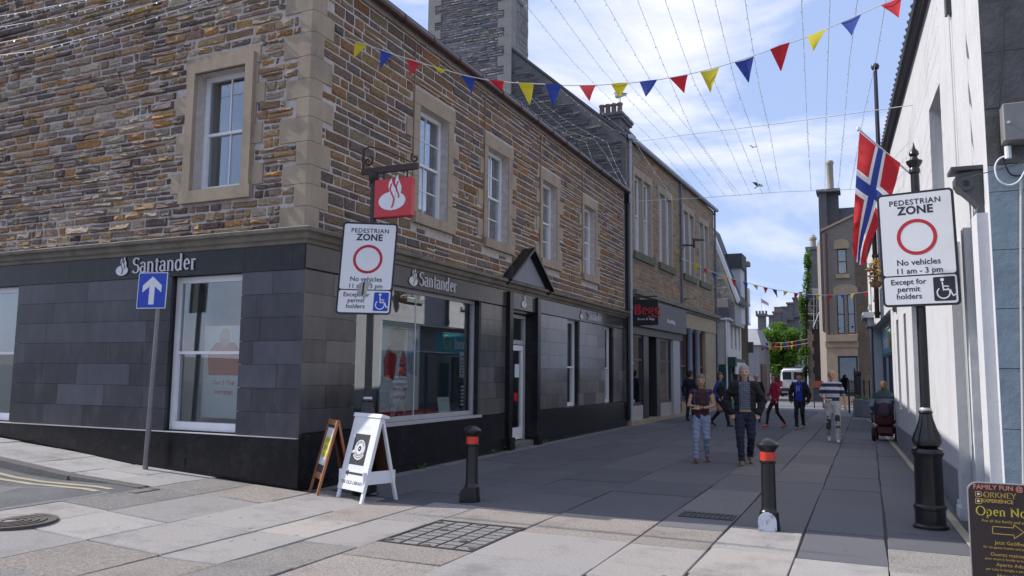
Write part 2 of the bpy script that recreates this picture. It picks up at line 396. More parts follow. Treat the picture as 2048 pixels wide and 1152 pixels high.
M_joint = mat('paving_joint', (.10,.097,.09), .95, .25, 5, .3, 60)
M_slab = mat('paving_slab', (.3,.3,.3), .88, .2, 48, .6, 110, attr='col', dirt=((.13,.125,.12), .55, 1.4), spots=(3.4,.085,(.07,.065,.065)))
M_slabr = mat('paving_slab_rough', (.3,.3,.3), .93, .46, 42, 1.0, 60, attr='col', bdist=.04, dirt=((.17,.155,.145), .5, 2.1), spots=(2.7,.07,(.08,.075,.07)))
def strip(mb, x0, x1, y0, y1, dz, n=1):
    k = [q for q, _ in _GK if x0 < q < x1]; xx = [x0]+k+[x1]
    for a, b in zip(xx, xx[1:]): mb.add([(a,y0,gz(a)+dz),(b,y0,gz(b)+dz),(b,y1,gz(b)+dz),(a,y1,gz(a)+dz)], [(0,1,2,3)])
pav = MB(); strip(pav, -8.6, 1.6, -6, 8.9, -.03); pav.add([(-7.3,8.9,-.03),(1.6,8.9,-.03),(.8,46,-.03),(-6.6,46,-.03)], [(0,1,2,3)])
pav_o = pav.build('street_paving', M_joint, kind='structure')
def slab(parent, x0, x1, y0, y1, col, rough, name='slab', gap=.016, lift=None, zf=gz, t=.035, extra=0.):
    g2 = gap/2; c = .006; jx = lambda: random.uniform(-.013,.013)
    o = [(x0+g2+jx(),y0+g2+jx()),(x1-g2+jx(),y0+g2+jx()),(x1-g2+jx(),y1-g2+jx()),(x0+g2+jx(),y1-g2+jx())]
    cx, cy = (x0+x1)/2, (y0+y1)/2; lift = random.uniform(-.004,.005) if lift is None else lift
    inn = [(a+(c if a < cx else -c), b+(c if b < cy else -c)) for a, b in o]
    tl = [random.uniform(-.002,.002) for _ in range(4)]
    mb = MB(); mb.add([(a,b,zf(a)-t+extra) for a,b in o]+[(a,b,zf(a)+lift-.007+extra) for a,b in o]+[(a,b,zf(a)+lift+q+extra) for (a,b),q in zip(inn,tl)],
        [(0,1,5,4),(1,2,6,5),(2,3,7,6),(3,0,4,7),(4,5,9,8),(5,6,10,9),(6,7,11,10),(7,4,8,11),(8,9,10,11)], col)
    return mb.build(name, M_slabr if rough else M_slab, parent)
GREY = (.335,.31,.295); BLUE = (.305,.285,.275); PINK = (.385,.338,.30); WARM = (.36,.326,.298); DARK = (.1,.096,.108); PALE = (.35,.326,.31)
cols = [-8.5,-7.72,-6.78,-5.83,-5.12,-4.45,-3.39,-2.2,-1.45,-.68,.1,.92]
COVER = (-4.445,-3.395,6.72,7.98)
for i in range(len(cols)-1):
    x0, x1 = cols[i], cols[i+1]; y = random.uniform(1.2,2.4); end = 40 if x0 > -7 else 8.62
    if x0 < -6.7 and x0 > -7: x0s = -7.0
    while y < end:
        l = random.uniform(.85,1.4) if y < 9 else random.uniform(1.3,2.4)*(1.3 if y > 20 else 1)
        y1 = min(y+l, end)
        if end-y1 < .5: y1 = end
        if i == 5 and y < COVER[3]: y1 = COVER[3] if y1 > COVER[2]-.3 else y1
        a, b = x0, x1
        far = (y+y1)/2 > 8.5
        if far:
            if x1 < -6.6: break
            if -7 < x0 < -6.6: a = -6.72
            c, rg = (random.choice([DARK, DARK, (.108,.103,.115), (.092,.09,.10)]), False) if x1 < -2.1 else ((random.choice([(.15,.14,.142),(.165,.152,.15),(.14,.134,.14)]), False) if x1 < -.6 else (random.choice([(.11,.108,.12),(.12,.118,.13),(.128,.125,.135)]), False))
        else:
            rg = random.random() < .5; c = random.choice([PINK,PINK,WARM,BLUE,GREY] if rg else [GREY,PALE,BLUE,GREY,WARM])
        k = random.uniform(.9,1.1); c = tuple(q*k for q in c)
        if i == 5 and y1 > COVER[2]-.05 and y < COVER[3]-.05:   # leave a bay for the access cover
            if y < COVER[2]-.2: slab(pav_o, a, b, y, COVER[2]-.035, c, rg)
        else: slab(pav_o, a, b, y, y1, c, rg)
        y = y1
# channel strip along the foot of the left wall (narrow darker setts + pale line)
for k in range(34):
    ch = MB(); y0 = 8.9+k*.86+random.uniform(-.01,.01); ch.box((-7.06,y0,-.03),(-6.74,y0+.845,.012+random.uniform(-.003,.004)))
    ch.build('channel_stone', mat('channel_stone', (.17,.165,.16), .9, .3, 4, .4, 50), pav_o)
M_yel = mat('worn_yellow_paint', (.4,.35,.23), .85, .2, 8, .2, 60, dirt=((.2,.195,.19), .95, 4))
M_white = mat('worn_white_paint', (.52,.5,.47), .85, .15, 6, .2, 60, dirt=((.2,.2,.2), .9, 6))
lm = MB()
for k in range(26):
    y0 = 8.95+k*.9
    if random.random() < .75:
        y1 = y0+random.uniform(.4,.88); wd = random.uniform(.02,.035); lm.add([(-6.735,y0,.0165),(-6.735+wd,y0,.0165),(-6.735+wd,y1,.0165),(-6.735,y1,.0165)], [(0,1,2,3)])
lm.build('channel_edge_line', M_white, pav_o)
yl = MB(); pts = [(.93,7.6),(.867,9.4),(.79,11.8),(.69,15.7),(.55,20.1),(.15,30),(-.12,34)]
for (xa,ya),(xb,yb) in zip(pts,pts[1:]): yl.add([(xa-.045,ya,.0125),(xa+.045,ya,.0125),(xb+.045,yb,.0125),(xb-.045,yb,.0125)], [(0,1,2,3)])
yl.build('kerbside_line', M_yel, pav_o)
# doorstep slabs against the right-hand building
for k, (y0,y1) in enumerate([(7.2,8.9),(8.9,11.0),(11.0,13.2)]): slab(pav_o, 1.02-(0 if k<2 else .02), 1.75, y0, y1, (.26,.25,.255), False, lift=.02)

# road of the side street
M_asph = mat('road_asphalt', (.115,.115,.125), .93, .28, 30, .7, 110, dirt=((.19,.185,.19), .5, .9))
def rz(x): return gz(x)-.004-.09*min(1, max(0, (-9.0-x)/1.6))
xr = [-60,-20,-13.5,-11.6,-10.6,-10,-9.4,-9.0,-8.7,-8.5]
rd = MB()
for a, b in zip(xr, xr[1:]): rd.add([(a,-6,rz(a)),(b,-6,rz(b)),(b,7.42,rz(b)),(a,7.42,rz(a))], [(0,1,2,3)])
rd_o = rd.build('road', M_asph, kind='structure')
pt = MB(); pt.add([(x_,y_,rz(x_)+.004) for x_,y_ in ((-9.6,5.9),(-8.52,5.2),(-8.52,6.35),(-8.52,7.0),(-9.0,7.05),(-10.0,6.7),(-11.4,6.5),(-11.6,6.2))], [tuple(range(8))])
pt.build('rough_asphalt_patch', mat('rough_asphalt', (.2,.195,.2), .95, .45, 60, 1, 60), rd_o)
for off in (.16,.36):
    d = MB(); xx = [-60,-20,-13.5,-11.6,-10.6,-10,-9.4,-9.0,-8.75]
    for a, b in zip(xx, xx[1:]):
        d.add([(a,7.38-off-.09,rz(a)+.005),(b,7.38-off-.09,rz(b)+.005),(b,7.38-off,rz(b)+.005),(a,7.38-off,rz(a)+.005)], [(0,1,2,3)])
    d.build('yellow_line', M_yel, rd_o)
# far carriageway behind the people
fr = MB(); fr.add([(-60,40,-.012),(60,40,-.012),(60,120,-.012),(-60,120,-.012)], [(0,1,2,3)]); fro = fr.build('far_road', mat('far_asphalt', (.15,.15,.16), .92, .2, 3), kind='structure')
# pavement of the side street with kerb
pv = MB()
for a, b in zip(xr[:-2], xr[1:-1]): pv.add([(a,7.45,gz(a)-.03),(b,7.45,gz(b)-.03),(b,8.95,gz(b)-.03),(a,8.95,gz(a)-.03)], [(0,1,2,3)])
pv_o = pv.build('pavement', M_joint, kind='structure')
x = -8.5
while x > -16:
    l = random.uniform(.75,1.0)
    for y0, y1 in ((7.62,8.15),(8.15,8.7)):
        sh = random.uniform(-.12,.12); kk = random.uniform(.88,1.08); slab(pv_o, x-l+sh*0, x, y0, y1, tuple(q*kk for q in (.37,.352,.345)), False, gap=.014)
    x -= l
x = -8.6
kc = 0
while x > -17:
    l = random.uniform(.5,.8); mb = MB(); a, b = x-l+.006, x-.006; y0 = 7.42+random.uniform(-.012,.012)
    mb.hexa([(a,y0,gz(a)-.16),(b,y0,gz(b)-.16),(b,7.615,gz(b)-.16),(a,7.615,gz(a)-.16),(a,y0+.02,gz(a)+.002),(b,y0+.02,gz(b)+.002),(b,7.615,gz(b)+.004),(a,7.615,gz(a)+.004)], (.17,.16,.158))
    mb.build('kerb_stone', M_slabr, pv_o); x -= l

M_iron = mat('cast_iron', (.05,.045,.045), .6, .3, 20, .4, 90, metal=.3)
M_rust = mat('rusty_iron', (.085,.068,.06), .75, .35, 25, .5, 70)
# gully grating by the kerb
c = onG(262,973,.17); t = thing('gully_grate', 'rusty rectangular gully grating at the end of the double yellow lines', 'drain grate', (c.x,c.y,gz(c.x)))
b = MB(); zz = gz(c.x)
for i in range(9): b.box((c.x-.26+i*.062,c.y-.15,gz(c.x)-.06),(c.x-.235+i*.062,c.y+.15,gz(c.x)-.008))
b.build('bars', M_rust, t)
b = MB(); 
for (x0,x1,y0,y1) in ((-.3,.3,-.19,-.15),(-.3,.3,.15,.19),(-.3,-.265,-.15,.15),(.265,.3,-.15,.15)): b.box((c.x+x0,c.y+y0,gz(c.x)-.06),(c.x+x1,c.y+y1,gz(c.x)-.004))
b.build('frame', M_rust, t)
# round manhole cover at the left edge
c = onG(22,1044,.1); t = thing('manhole_cover', 'round ribbed iron manhole cover at the road edge', 'manhole cover', (c.x,c.y,rz(c.x)))
z0 = gz(c.x)+.002
b = MB(); b.lathe([(.42,-.03),(.42,.006),(.36,.006),(.36,-.002)], (c.x,c.y,z0), 32); b.build('frame', M_rust, t, smooth=30)
for r_ in (.08,.15,.22,.29):
    b = MB(); b.lathe([(r_,-.01),(r_,.006),(r_+.028,.006),(r_+.028,-.01)], (c.x,c.y,z0+.002), 28); b.build('rib', M_rust, t)
# recessed access cover filled with paving
t = thing('access_cover', 'large recessed access cover with iron grid and paving infill', 'access cover', (COVER[0]+.5,COVER[2]+.6,0))
b = MB(); x0,x1,y0,y1 = COVER[0],COVER[1],COVER[2]-.03,COVER[3]-.03
for q in ((x0,x0+.035,y0,y1),(x1-.035,x1,y0,y1),(x0+.035,x1-.035,y0,y0+.035),(x0+.035,x1-.035,y1-.035,y1)): b.box((q[0],q[2],-.03),(q[1],q[3],.006))
b.build('frame', M_iron, t)
nx, ny = 5, 8; cw, cl = (x1-x0-.07)/nx, (y1-y0-.07)/ny
for i in range(1,nx): b = MB(); b.box((x0+.035+i*cw-.009,y0+.035,-.02),(x0+.035+i*cw+.009,y1-.035,.004)); b.build('bar', M_iron, t)
for j in range(1,ny): b = MB(); b.box((x0+.035,y0+.035+j*cl-.005,-.022),(x1-.035,y0+.035+j*cl+.005,.002)); b.build('cross_bar', M_iron, t)
for i in range(nx):
    for j in range(ny):
        b = MB(); k = random.uniform(.9,1.1)
        b.box((x0+.035+i*cw+.011,y0+.035+j*cl+.007,-.02),(x0+.035+(i+1)*cw-.011,y0+.035+(j+1)*cl-.007,-.001), tuple(q*k for q in (.3,.29,.285))); b.build('infill_tile', M_slabr, t)
for (fx,fy) in ((.06,.1),(.94,.1),(.06,.9),(.94,.9),(.5,.04),(.5,.96),(.3,.62),(.72,.3)):
    b = MB(); b.lathe([(.045,0),(.045,.007),(.025,.009)], (x0+fx*(x1-x0),y0+fy*(y1-y0),0), 10); b.build('lifting_key', M_rust, t)
# small drain grating in the shade
c = onG(1415,1033); t = thing('street_drain', 'small black slotted drain grating left of the marked bollard', 'drain grate', (c.x,c.y,0))
b = MB(); 
for i in range(10): b.box((c.x-.27+i*.056,c.y-.13,-.01),(c.x-.24+i*.056,c.y+.13,.012))
b.build('bars', M_iron, t)
b = MB()
for q in ((-.31,.31,-.17,-.13),(-.31,.31,.13,.17),(-.31,-.275,-.13,.13),(.275,.31,-.13,.13)): b.box((c.x+q[0],c.y+q[2],-.01),(c.x+q[1],c.y+q[3],.014))
b.build('frame', M_iron, t)

# ================================================================== CORNER BANK
FR = Face((-7.1,8.72,0), R(90)); FL = Face((-7.1,8.72,0), R(180-.81), -1)
M_mort = mat('lime_mortar', (.5,.45,.42), .95, .22, 9, .8, 35)
M_stone = mat('rubble_stone', (.3,.3,.3), .9, .42, 17, 1.0, 22, attr='col', stretch=(1,1,2.3), bdist=.06)
M_ash = mat('sandstone_ashlar', (.36,.285,.205), .9, .12, 3, .25, 50, dirt=((.17,.145,.12), .5, 2.2), stretch=(1,1,.5))
M_corn = mat('weathered_cornice', (.19,.17,.14), .9, .22, 3, .35, 40, dirt=((.09,.085,.07), .7, 2.5))
M_slate = mat('slate_cladding', (.06,.06,.07), .33, .2, 5, .12, 45, spec=.4, attr='col', dirt=((.095,.09,.098), .5, 3.0), stretch=(1,1,.4))
M_gran = mat('polished_black_stone', (.012,.012,.014), .2, .2, 9, .06, 30, spec=.3, dirt=((.035,.034,.034), .6, 5))
M_wfr = mat('white_painted_timber', (.72,.72,.74), .5, .06, 6, .1, 30)
M_alu = mat('grey_window_metal', (.45,.45,.47), .42, .06, 5, metal=.2)
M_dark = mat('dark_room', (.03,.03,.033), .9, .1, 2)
M_room = mat('room_wall', (.42,.42,.43), .9, .05, 2)
M_floor = mat('room_carpet', (.06,.06,.07), .95, .1, 4)
G_win = glass('window_glass', (.7,.76,.78), 2.6, .03, 1.4); G_shop = glass('shop_glass', (.82,.86,.86), 1.5, .006, 1.15)
M_red = mat('bank_red', (.55,.012,.012), .4, .05, 3)
M_silver = mat('brushed_letters', (.62,.61,.64), .38, .05, 9, metal=.25)
M_brown = mat('brown_gutter_paint', (.075,.035,.03), .35, .2, 6, .1, 40, spec=.5)
M_black = mat('black_gloss_paint', (.012,.012,.014), .28, .2, 7, .06, 30, spec=.5)
M_roof = mat('roof_slate', (.075,.075,.085), .7, .3, 5, .3, 20)

M_slater = mat('polished_slate_cladding', (.06,.06,.07), .17, .2, 5, .05, 30, spec=.65, attr='col', dirt=((.10,.095,.098), .45, 3.0), stretch=(1,1,.4))
bank = thing('corner_bank_building', 'brown rubble stone bank building with black slate ground floor on the corner', 'building', (-7.1,8.72,0))
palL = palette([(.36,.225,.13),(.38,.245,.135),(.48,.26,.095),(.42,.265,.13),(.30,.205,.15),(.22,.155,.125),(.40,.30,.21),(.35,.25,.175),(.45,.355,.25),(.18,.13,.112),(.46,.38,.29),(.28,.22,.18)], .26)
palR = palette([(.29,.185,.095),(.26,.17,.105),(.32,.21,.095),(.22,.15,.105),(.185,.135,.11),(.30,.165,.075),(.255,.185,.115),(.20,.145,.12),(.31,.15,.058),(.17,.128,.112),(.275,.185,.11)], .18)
EAVE = 7.68
# openings (u0, u1, z0, z1)
UWL = [(1.21,2.23,4.35,6.2)]
UWR = [(2.95,4.0,4.41,6.36),(5.71,6.74,4.41,6.36),(8.75,9.71,4.41,6.36),(11.84,12.82,4.41,6.36)]
GWL = [(1.14,2.55,.76,3.05),(6.2,7.6,.76,3.05)]
GWR = [(1.25,5.5,.82,3.08),(10.53,11.48,.8,3.06),(13.73,14.6,.8,3.06)]; DOOR = (6.88,8.28,.1,3.02)
# backing walls
mb = MB()
holes_wall(mb, FL, .02, 9.0, 3.4, EAVE, UWL, 0, .2); holes_wall(mb, FR, .02, 15.86, 3.4, EAVE, UWR, 0, .22)
mb.add([FL.p(0,EAVE),FL.p(9,EAVE),FL.p(4.5,EAVE+3.3)], [(0,1,2)])
mb.add([FR.p(15.86,0,0),FR.p(15.86,EAVE,0),FR.p(15.86,EAVE+3.3,-4.5),FR.p(15.86,EAVE,-9),FR.p(15.86,0,-9)], [(0,1,2,3,4)])
mb.add([FL.p(9,0),FL.p(9,EAVE),FL.p(9,EAVE,-15.9),FL.p(9,0,-15.9)], [(0,1,2,3)])
mb.build('wall', M_mort, bank)
mb = MB(); holes_wall(mb, FL, .06, 9.0, -.2, 3.42, GWL, -.05, .2); holes_wall(mb, FR, .06, 15.86, -.2, 3.42, GWR+[DOOR], -.05, .25)
mb.build('ground_floor_wall', M_gran, bank)
# floors and ceilings inside, dark
mb = MB(); mb.box((-15.9,9.0,3.15),(-7.35,24.4,3.38)); mb.build('upper_floor', M_room, bank)
mb = MB(); mb.box((-15.9,9.0,-.1),(-7.35,24.4,.12)); mb.build('shop_floor', M_floor, bank)
mb = MB(); mb.box((-15.9,9.0,7.3),(-7.35,24.4,7.45)); mb.build('attic_floor', M_room, bank)
# rubble
holL = [(.0,.22,0,99),(.98,2.42,4.17,6.42)]
jambs = []
def add_jambs(F, uL, uR, z0, z1, side, short, long_, n, d1, mt):
    h = (z1-z0)/n
    for k in range(n):
        wd = long_ if k % 2 == 0 else short
        wd *= random.uniform(.92,1.08)
        a, b = (uL-wd, uL) if side < 0 else (uR, uR+wd)
        q = MB(); q.fbox(F, a+.003, b-.0005 if side < 0 else b-.003, z0+k*h+.003, z0+(k+1)*h-.003, -.18, d1)
        q.build('jamb_stone', mt, bank); jambs.append((F, a, b, z0+k*h, z0+(k+1)*h))
for F, wins, pr in ((FL,UWL,.02),(FR,UWR,.02)):
    for a, b, c, e in wins:
        add_jambs(F, a, b, c, e, -1, .2, .42 if F is FR else .36, 6, pr, M_ash); add_jambs(F, a, b, c, e, 1, .2, .42, 6, pr, M_ash)
        q = MB(); q.fbox(F, a-.24, b+.24, e+.002, e+.27, -.18, pr+.004); q.build('lintel', M_ash, bank)
        q = MB(); q.fbox(F, a-.2, b+.2, c-.19, c-.002, -.2, .09); q.build('sill', M_ash, bank)
        jambs += [(F, a-.24, b+.24, e, e+.27), (F, a-.2, b+.2, c-.19, c)]
# moulded architrave on the side-street window
a, b, c, e = UWL[0]
q = MB()
for r_ in ((a-.16,a-.001,c,e+.17),(b+.001,b+.16,c,e+.17),(a,b,e+.001,e+.17)): q.fbox(FL, r_[0], r_[1], r_[2]+.001, r_[3], -.1, .075)
q.build('architrave', M_ash, bank)
qz = 3.66
k = 0
while qz < 8.6:
    h = random.uniform(.27,.36); la, lb = ((.24,.46) if k % 2 else (.5,.24)); la *= random.uniform(.9,1.1); lb *= random.uniform(.9,1.1)
    if qz < EAVE-.2: 
        P = [FL.p(la,qz+.003,.02), (-7.08-.05, 8.70-.0007,qz+.003), (-7.08,8.75,qz+.003), FR.p(lb,qz+.003,.02), FR.p(lb,qz+.003,-.1), (-7.3,8.9,qz+.003), FL.p(la,qz+.003,-.1)]
        q = MB(); q.prism(P, (0,0,h-.006)); q.build('quoin', M_ash, bank)
        jambs.append((FR, -.1, lb, qz, qz+h))
    jambs.append((FL, -.1, la, qz, qz+h))
    qz += h; k += 1
hL = [(j[1],j[2],j[3],j[4]) for j in jambs if j[0] is FL]+UWL; hR = [(j[1],j[2],j[3],j[4]) for j in jambs if j[0] is FR]+UWR
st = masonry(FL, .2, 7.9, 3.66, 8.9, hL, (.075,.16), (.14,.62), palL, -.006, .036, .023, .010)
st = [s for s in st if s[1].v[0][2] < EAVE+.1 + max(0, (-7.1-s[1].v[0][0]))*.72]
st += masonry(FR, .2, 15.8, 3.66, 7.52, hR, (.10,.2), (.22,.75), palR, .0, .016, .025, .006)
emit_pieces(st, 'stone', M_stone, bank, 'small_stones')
# windows
def sash(F, a, b, c, e, dep, par, cols=2, rows=(2,2), gl=None, fm=None, fw=.055, mid=.5, bar=.022, room=True):
    gl = gl or G_win; fm = fm or M_wfr; zm = c+(e-c)*mid
    q = MB(); q.fbox(F, a, a+fw, c, e, -dep-.1, -dep); q.fbox(F, b-fw, b, c, e, -dep-.1, -dep); q.fbox(F, a+fw, b-fw, e-fw, e, -dep-.1, -dep); q.fbox(F, a+fw, b-fw, c, c+fw*1.3, -dep-.1, -dep+.01)
    q.fbox(F, a+fw, b-fw, zm-.022, zm+.022, -dep-.07, -dep-.012)
    wdw = q.build('window', fm, par)
    for z0, z1, n, off in ((c+fw*1.3, zm-.022, rows[1], .055), (zm+.022, e-fw, rows[0], .03)):
        if z1-z0 < .05: continue
        q = MB(); q.fbox(F, a+fw, b-fw, z0, z1, -dep-off-.006, -dep-off); q.build('pane', gl, wdw)
        if cols > 1 or n > 1:
            q = MB()
            for i in range(1, cols): u_ = a+fw+(b-a-2*fw)*i/cols; q.fbox(F, u_-bar/2, u_+bar/2, z0, z1, -dep-off-.02, -dep-off+.012)
            for j in range(1, n): z_ = z0+(z1-z0)*j/n; q.fbox(F, a+fw, b-fw, z_-bar/2, z_+bar/2, -dep-off-.018, -dep-off+.010)
            q.build('glazing_bar', fm, wdw)
    return wdw
for (a,b,c,e) in UWL: sash(FL, a, b, c, e, .17, bank, 2, (1,1), fw=.075)
for (a,b,c,e) in UWR: sash(FR, a, b, c, e, .16, bank, 2, (2,2), fw=.07)
# curtains / dim rooms behind the upper windows
M_curt = mat('grey_blind', (.22,.23,.24), .9, .1, 3)
for F, W in ((FL,UWL),(FR,UWR)):
    for (a,b,c,e) in W:
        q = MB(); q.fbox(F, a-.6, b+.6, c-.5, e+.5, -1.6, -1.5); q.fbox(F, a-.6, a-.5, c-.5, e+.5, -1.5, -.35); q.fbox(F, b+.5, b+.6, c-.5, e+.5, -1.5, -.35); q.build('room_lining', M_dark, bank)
        q = MB(); q.fbox(F, b-.32, b-.02, c+.02, e-.02, -.34, -.33); q.build('curtain', M_curt, bank)
for i, (a,b,c,e) in enumerate(GWL): sash(FL, a, b, c, e, .1, bank, 1, (1,1), gl=G_shop, fw=.09, mid=.5)
for i, (a,b,c,e) in enumerate(GWR[1:]): sash(FR, a, b, c, e, .15, bank, 1, (1,1), gl=G_shop, fw=.07, mid=.45)
# shop window
a,b,c,e = GWR[0]
q = MB(); fw = .055
for r_ in ((a,a+fw,c,e),(b-fw,b,c,e),(a+fw,b-fw,e-fw,e),(a+fw,b-fw,c,c+fw*1.4)): q.fbox(FR, *r_, -.23, -.15)
q.fbox(FR, a-.02, b+.0, c-.05, c-.001, -.2, .05)
sw = q.build('shop_window', M_alu, bank)
for u0, u1 in ((a+fw,a+2.02),(a+2.03,b-fw)):
    q = MB(); q.fbox(FR, u0, u1, c+fw*1.4, e-fw, -.196, -.188); q.build('pane', G_shop, sw)
q = MB(); q.fbox(FR, a+2.012, a+2.038, c+fw*1.4, e-fw, -.2, -.184); q.build('glass_joint', M_alu, sw)
# cladding panels
PANELS = []
def clad(F, u0, u1, z0, z1, n, shade, d1=.0):
    h = (z1-z0)/n
    for k in range(n):
        u = u0; off = random.uniform(.3,.9)
        while u < u1-.01:
            l = min(off if u == u0 else random.uniform(.75,1.25), u1-u)
            if u1-(u+l) < .25: l = u1-u
            v = random.choice([random.uniform(.65,1.1),random.uniform(.9,1.25),random.uniform(1.2,1.9)])
            q = MB(); q.fbox(F, u+.002, u+l-.002, z0+k*h+.0025, z0+(k+1)*h-.0025, -.049, d1+random.uniform(-.0015,.002), tuple(x_*v for x_ in shade))
            q.build('cladding_panel', M_slate if F is FL else M_slater, bank); u += l
SH = (.04,.04,.05)
clad(FL, .0, 1.14, .74, 3.06, 7, SH); clad(FL, 2.55, 6.2, .74, 3.06, 7, SH); clad(FL, 7.6, 9.0, .74, 3.06, 7, SH)
clad(FR, .0, 1.25, .8, 3.06, 7, (.05,.047,.052)); clad(FR, 5.5, 6.7, .8, 3.06, 7, (.075,.07,.07)); clad(FR, 8.46, 10.53, .8, 3.06, 7, (.08,.073,.073)); clad(FR, 11.48, 13.73, .8, 3.06, 7, (.085,.078,.078)); clad(FR, 14.6, 15.84, .8, 3.06, 7, (.075,.07,.07))
# plinth blocks with a narrow ledge
def plinth(F, u0, u1, zt):
    u = u0
    while u < u1-.01:
        l = min(random.uniform(1.0,1.5), u1-u)
        if u1-(u+l) < .3: l = u1-u
        q = MB(); q.fbox(F, u+.0015, u+l-.0015, -.25, zt, -.049, .045); q.build('plinth_panel', M_gran, bank); u += l
plinth(FL, -.045, 6.1, .725); plinth(FL, 6.1, 9, 1.06 if False else .725); plinth(FR, .0, 1.25, .785); plinth(FR, 1.25, 5.5, .77); plinth(FR, 5.5, 6.72, .785); plinth(FR, 8.44, 15.84, .785)
q = MB(); q.fbox(FL, .0, 9, .7275, .737, -.045, .05); q.build('ledge_sun_strip', mat('sunlit_ledge_tone', (.5,.49,.5), .4, .1, 9), bank)  # pale colour painted in for sunlight catching the plinth's top edge
# air brick in the plinth
q = MB(); q.fbox(FL, 2.02, 2.24, .23, .37, .046, .052)
for i in range(5): q.fbox(FL, 2.03, 2.23, .245+i*.025, .255+i*.025, .052, .058)
q.build('air_vent', M_gran, bank)
# fascia
for u0, u1 in ((.0,.22),(.22,1.1),(1.1,2.9),(2.9,4.9),(4.9,7.0),(7.0,9.0)):
    q = MB(); q.fbox(FL, u0+.002, u1-.002, 3.063, 3.44, -.049, .012); q.build('fascia_panel', M_gran, bank)
M_fas = mat('fascia_reflection_grey', (.06,.055,.057), .18, .14, 4, .05, 40, spec=.5)  # dark fascia stone, its colour lightened to stand in for reflections
for u0, u1 in ((.0,1.2),(1.2,3.3),(3.3,5.3),(5.3,6.7),(8.46,10.2),(10.2,12.6),(12.6,15.84)):
    q = MB(); q.fbox(FR, u0+.002, u1-.002, 3.085, 3.44, -.049, .012); q.build('fascia_panel', M_fas, bank)
# moulded cornice round the corner
prof = [(0,3.42),(.05,3.425),(.06,3.47),(.11,3.49),(.13,3.53),(.13,3.56),(.2,3.575),(.21,3.62),(.19,3.635),(0,3.675)]
def cornice(mb, segs):
    nn = len(prof); vs = []
    for (P, off) in segs:
        for d, z in prof: vs.append(Vector(P)+Vector(off)*d+Vector((0,0,z)))
    for i in range(len(segs)-1):
        for j in range(nn-1): mb.f.append((len(mb.v)+i*nn+j, len(mb.v)+(i+1)*nn+j, len(mb.v)+(i+1)*nn+j+1, len(mb.v)+i*nn+j+1)); mb.c.append(None); mb.mi.append(0)
    mb.v += [tuple(v) for v in vs]
q = MB(); cornice(q, [(FL.p(9,0),FL.n),((-7.1,8.72,0),FL.n+FR.n),(FR.p(15.84,0),FR.n)]); q.build('cornice', M_corn, bank)
q = MB(); q.fbox(FR, .1, 15.8, 3.637, 3.72, .005, .02)
# pediment over the door
PU, PW, PD = 7.62, 1.16, .24
P = FR.p
q = MB(); zb, za = 3.655, 4.43
q.prism([P(PU-PW,zb+.002,.0),P(PU+PW,zb+.002,.0),P(PU,za-.12,.0)], FR.n*(PD-.09)); q.build('pediment_panel', mat('pediment_grey', (.2,.2,.23), .5, .1, 4), bank)
q = MB()
for s in (-1,1):
    for w_, t0, t1, d in ((1.0,.0,.05,PD+.05),(1.0,.055,.10,PD-.01),(1.0,.105,.14,PD-.05)):
        e1 = Vector((0,0,0)); A = P(PU+s*(PW+.1),zb-.02,0); B = P(PU,za+.05,0); dv = (B-A).normalized(); nv = Vector((0,-dv.z*1,dv.y))*(1 if s < 0 else -1)
        nv = Vector((0, -dv.z, dv.y)); nv = -nv if nv.z < 0 else nv
        a0, b0 = A-nv*t0, B-Vector((0,0,t0/max(.2,nv.z))); a1, b1 = A-nv*t1, B-Vector((0,0,t1/max(.2,nv.z)))
        q.hexa([a1,b1,b1+FR.n*d,a1+FR.n*d,a0,b0,b0+FR.n*d,a0+FR.n*d])
q.build('pediment_moulding', M_black, bank)
for u0 in (6.7,8.28):
    q = MB(); q.fbox(FR, u0, u0+.18, .28, 3.4, -.05, .1); q.build('pilaster', M_gran, bank)
    q = MB(); q.fbox(FR, u0-.03, u0+.21, -.05, .28, -.05, .15); q.build('pilaster_base', M_gran, bank)
q = MB(); q.fbox(FR, 6.885, 8.275, 3.06, 3.44, -.1, .03); q.build('door_fascia', M_fas, bank)
# door
dd = .28
q = MB(); q.fbox(FR, 6.88, 6.885, .1, 3.02, -dd, -.05); q.fbox(FR, 8.275, 8.28, .1, 3.02, -dd, -.05); q.fbox(FR, 6.885, 8.275, 3.0, 3.02, -dd, -.05); q.build('doorway_lining', M_gran, bank)
q = MB(); q.fbox(FR, 6.88, 8.28, -.05, .13, -dd-.1, .02); q.build('doorstep', mat('doorstep_stone', (.15,.145,.14), .8, .2, 6, .2, 40), bank)
q = MB()
for r_ in ((6.9,6.97,.13,2.98),(8.19,8.26,.13,2.98),(6.97,8.19,2.9,2.98),(6.97,8.19,2.3,2.4)): q.fbox(FR, *r_, -dd, -dd+.07)
q.build('door_frame', M_alu, bank)
q = MB()
for r_ in ((7.0,7.1,.16,2.28),(8.06,8.16,.16,2.28),(7.1,8.06,.16,.42),(7.1,8.06,2.16,2.28)): q.fbox(FR, *r_, -dd+.005, -dd+.06)
dr = q.build('door', M_wfr, bank)
q = MB(); q.fbox(FR, 7.1, 8.06, .42, 2.16, -dd+.02, -dd+.03); q.build('pane', G_shop, dr)
q = MB(); q.fbox(FR, 7.13, 7.16, 1.0, 1.3, -dd+.06, -dd+.1); q.build('handle', M_alu, dr)
q = MB(); q.fbox(FR, 7.75,8.0,1.55,1.85,-dd+.031,-dd+.035); q.build('door_notice', mat('notice_blue_white', (.6,.68,.74), .6, .1, 3), dr)
q = MB(); q.fbox(FR, 7.72,7.9,1.02,1.2,-dd+.031,-dd+.035); q.build('door_sticker', M_red, dr)
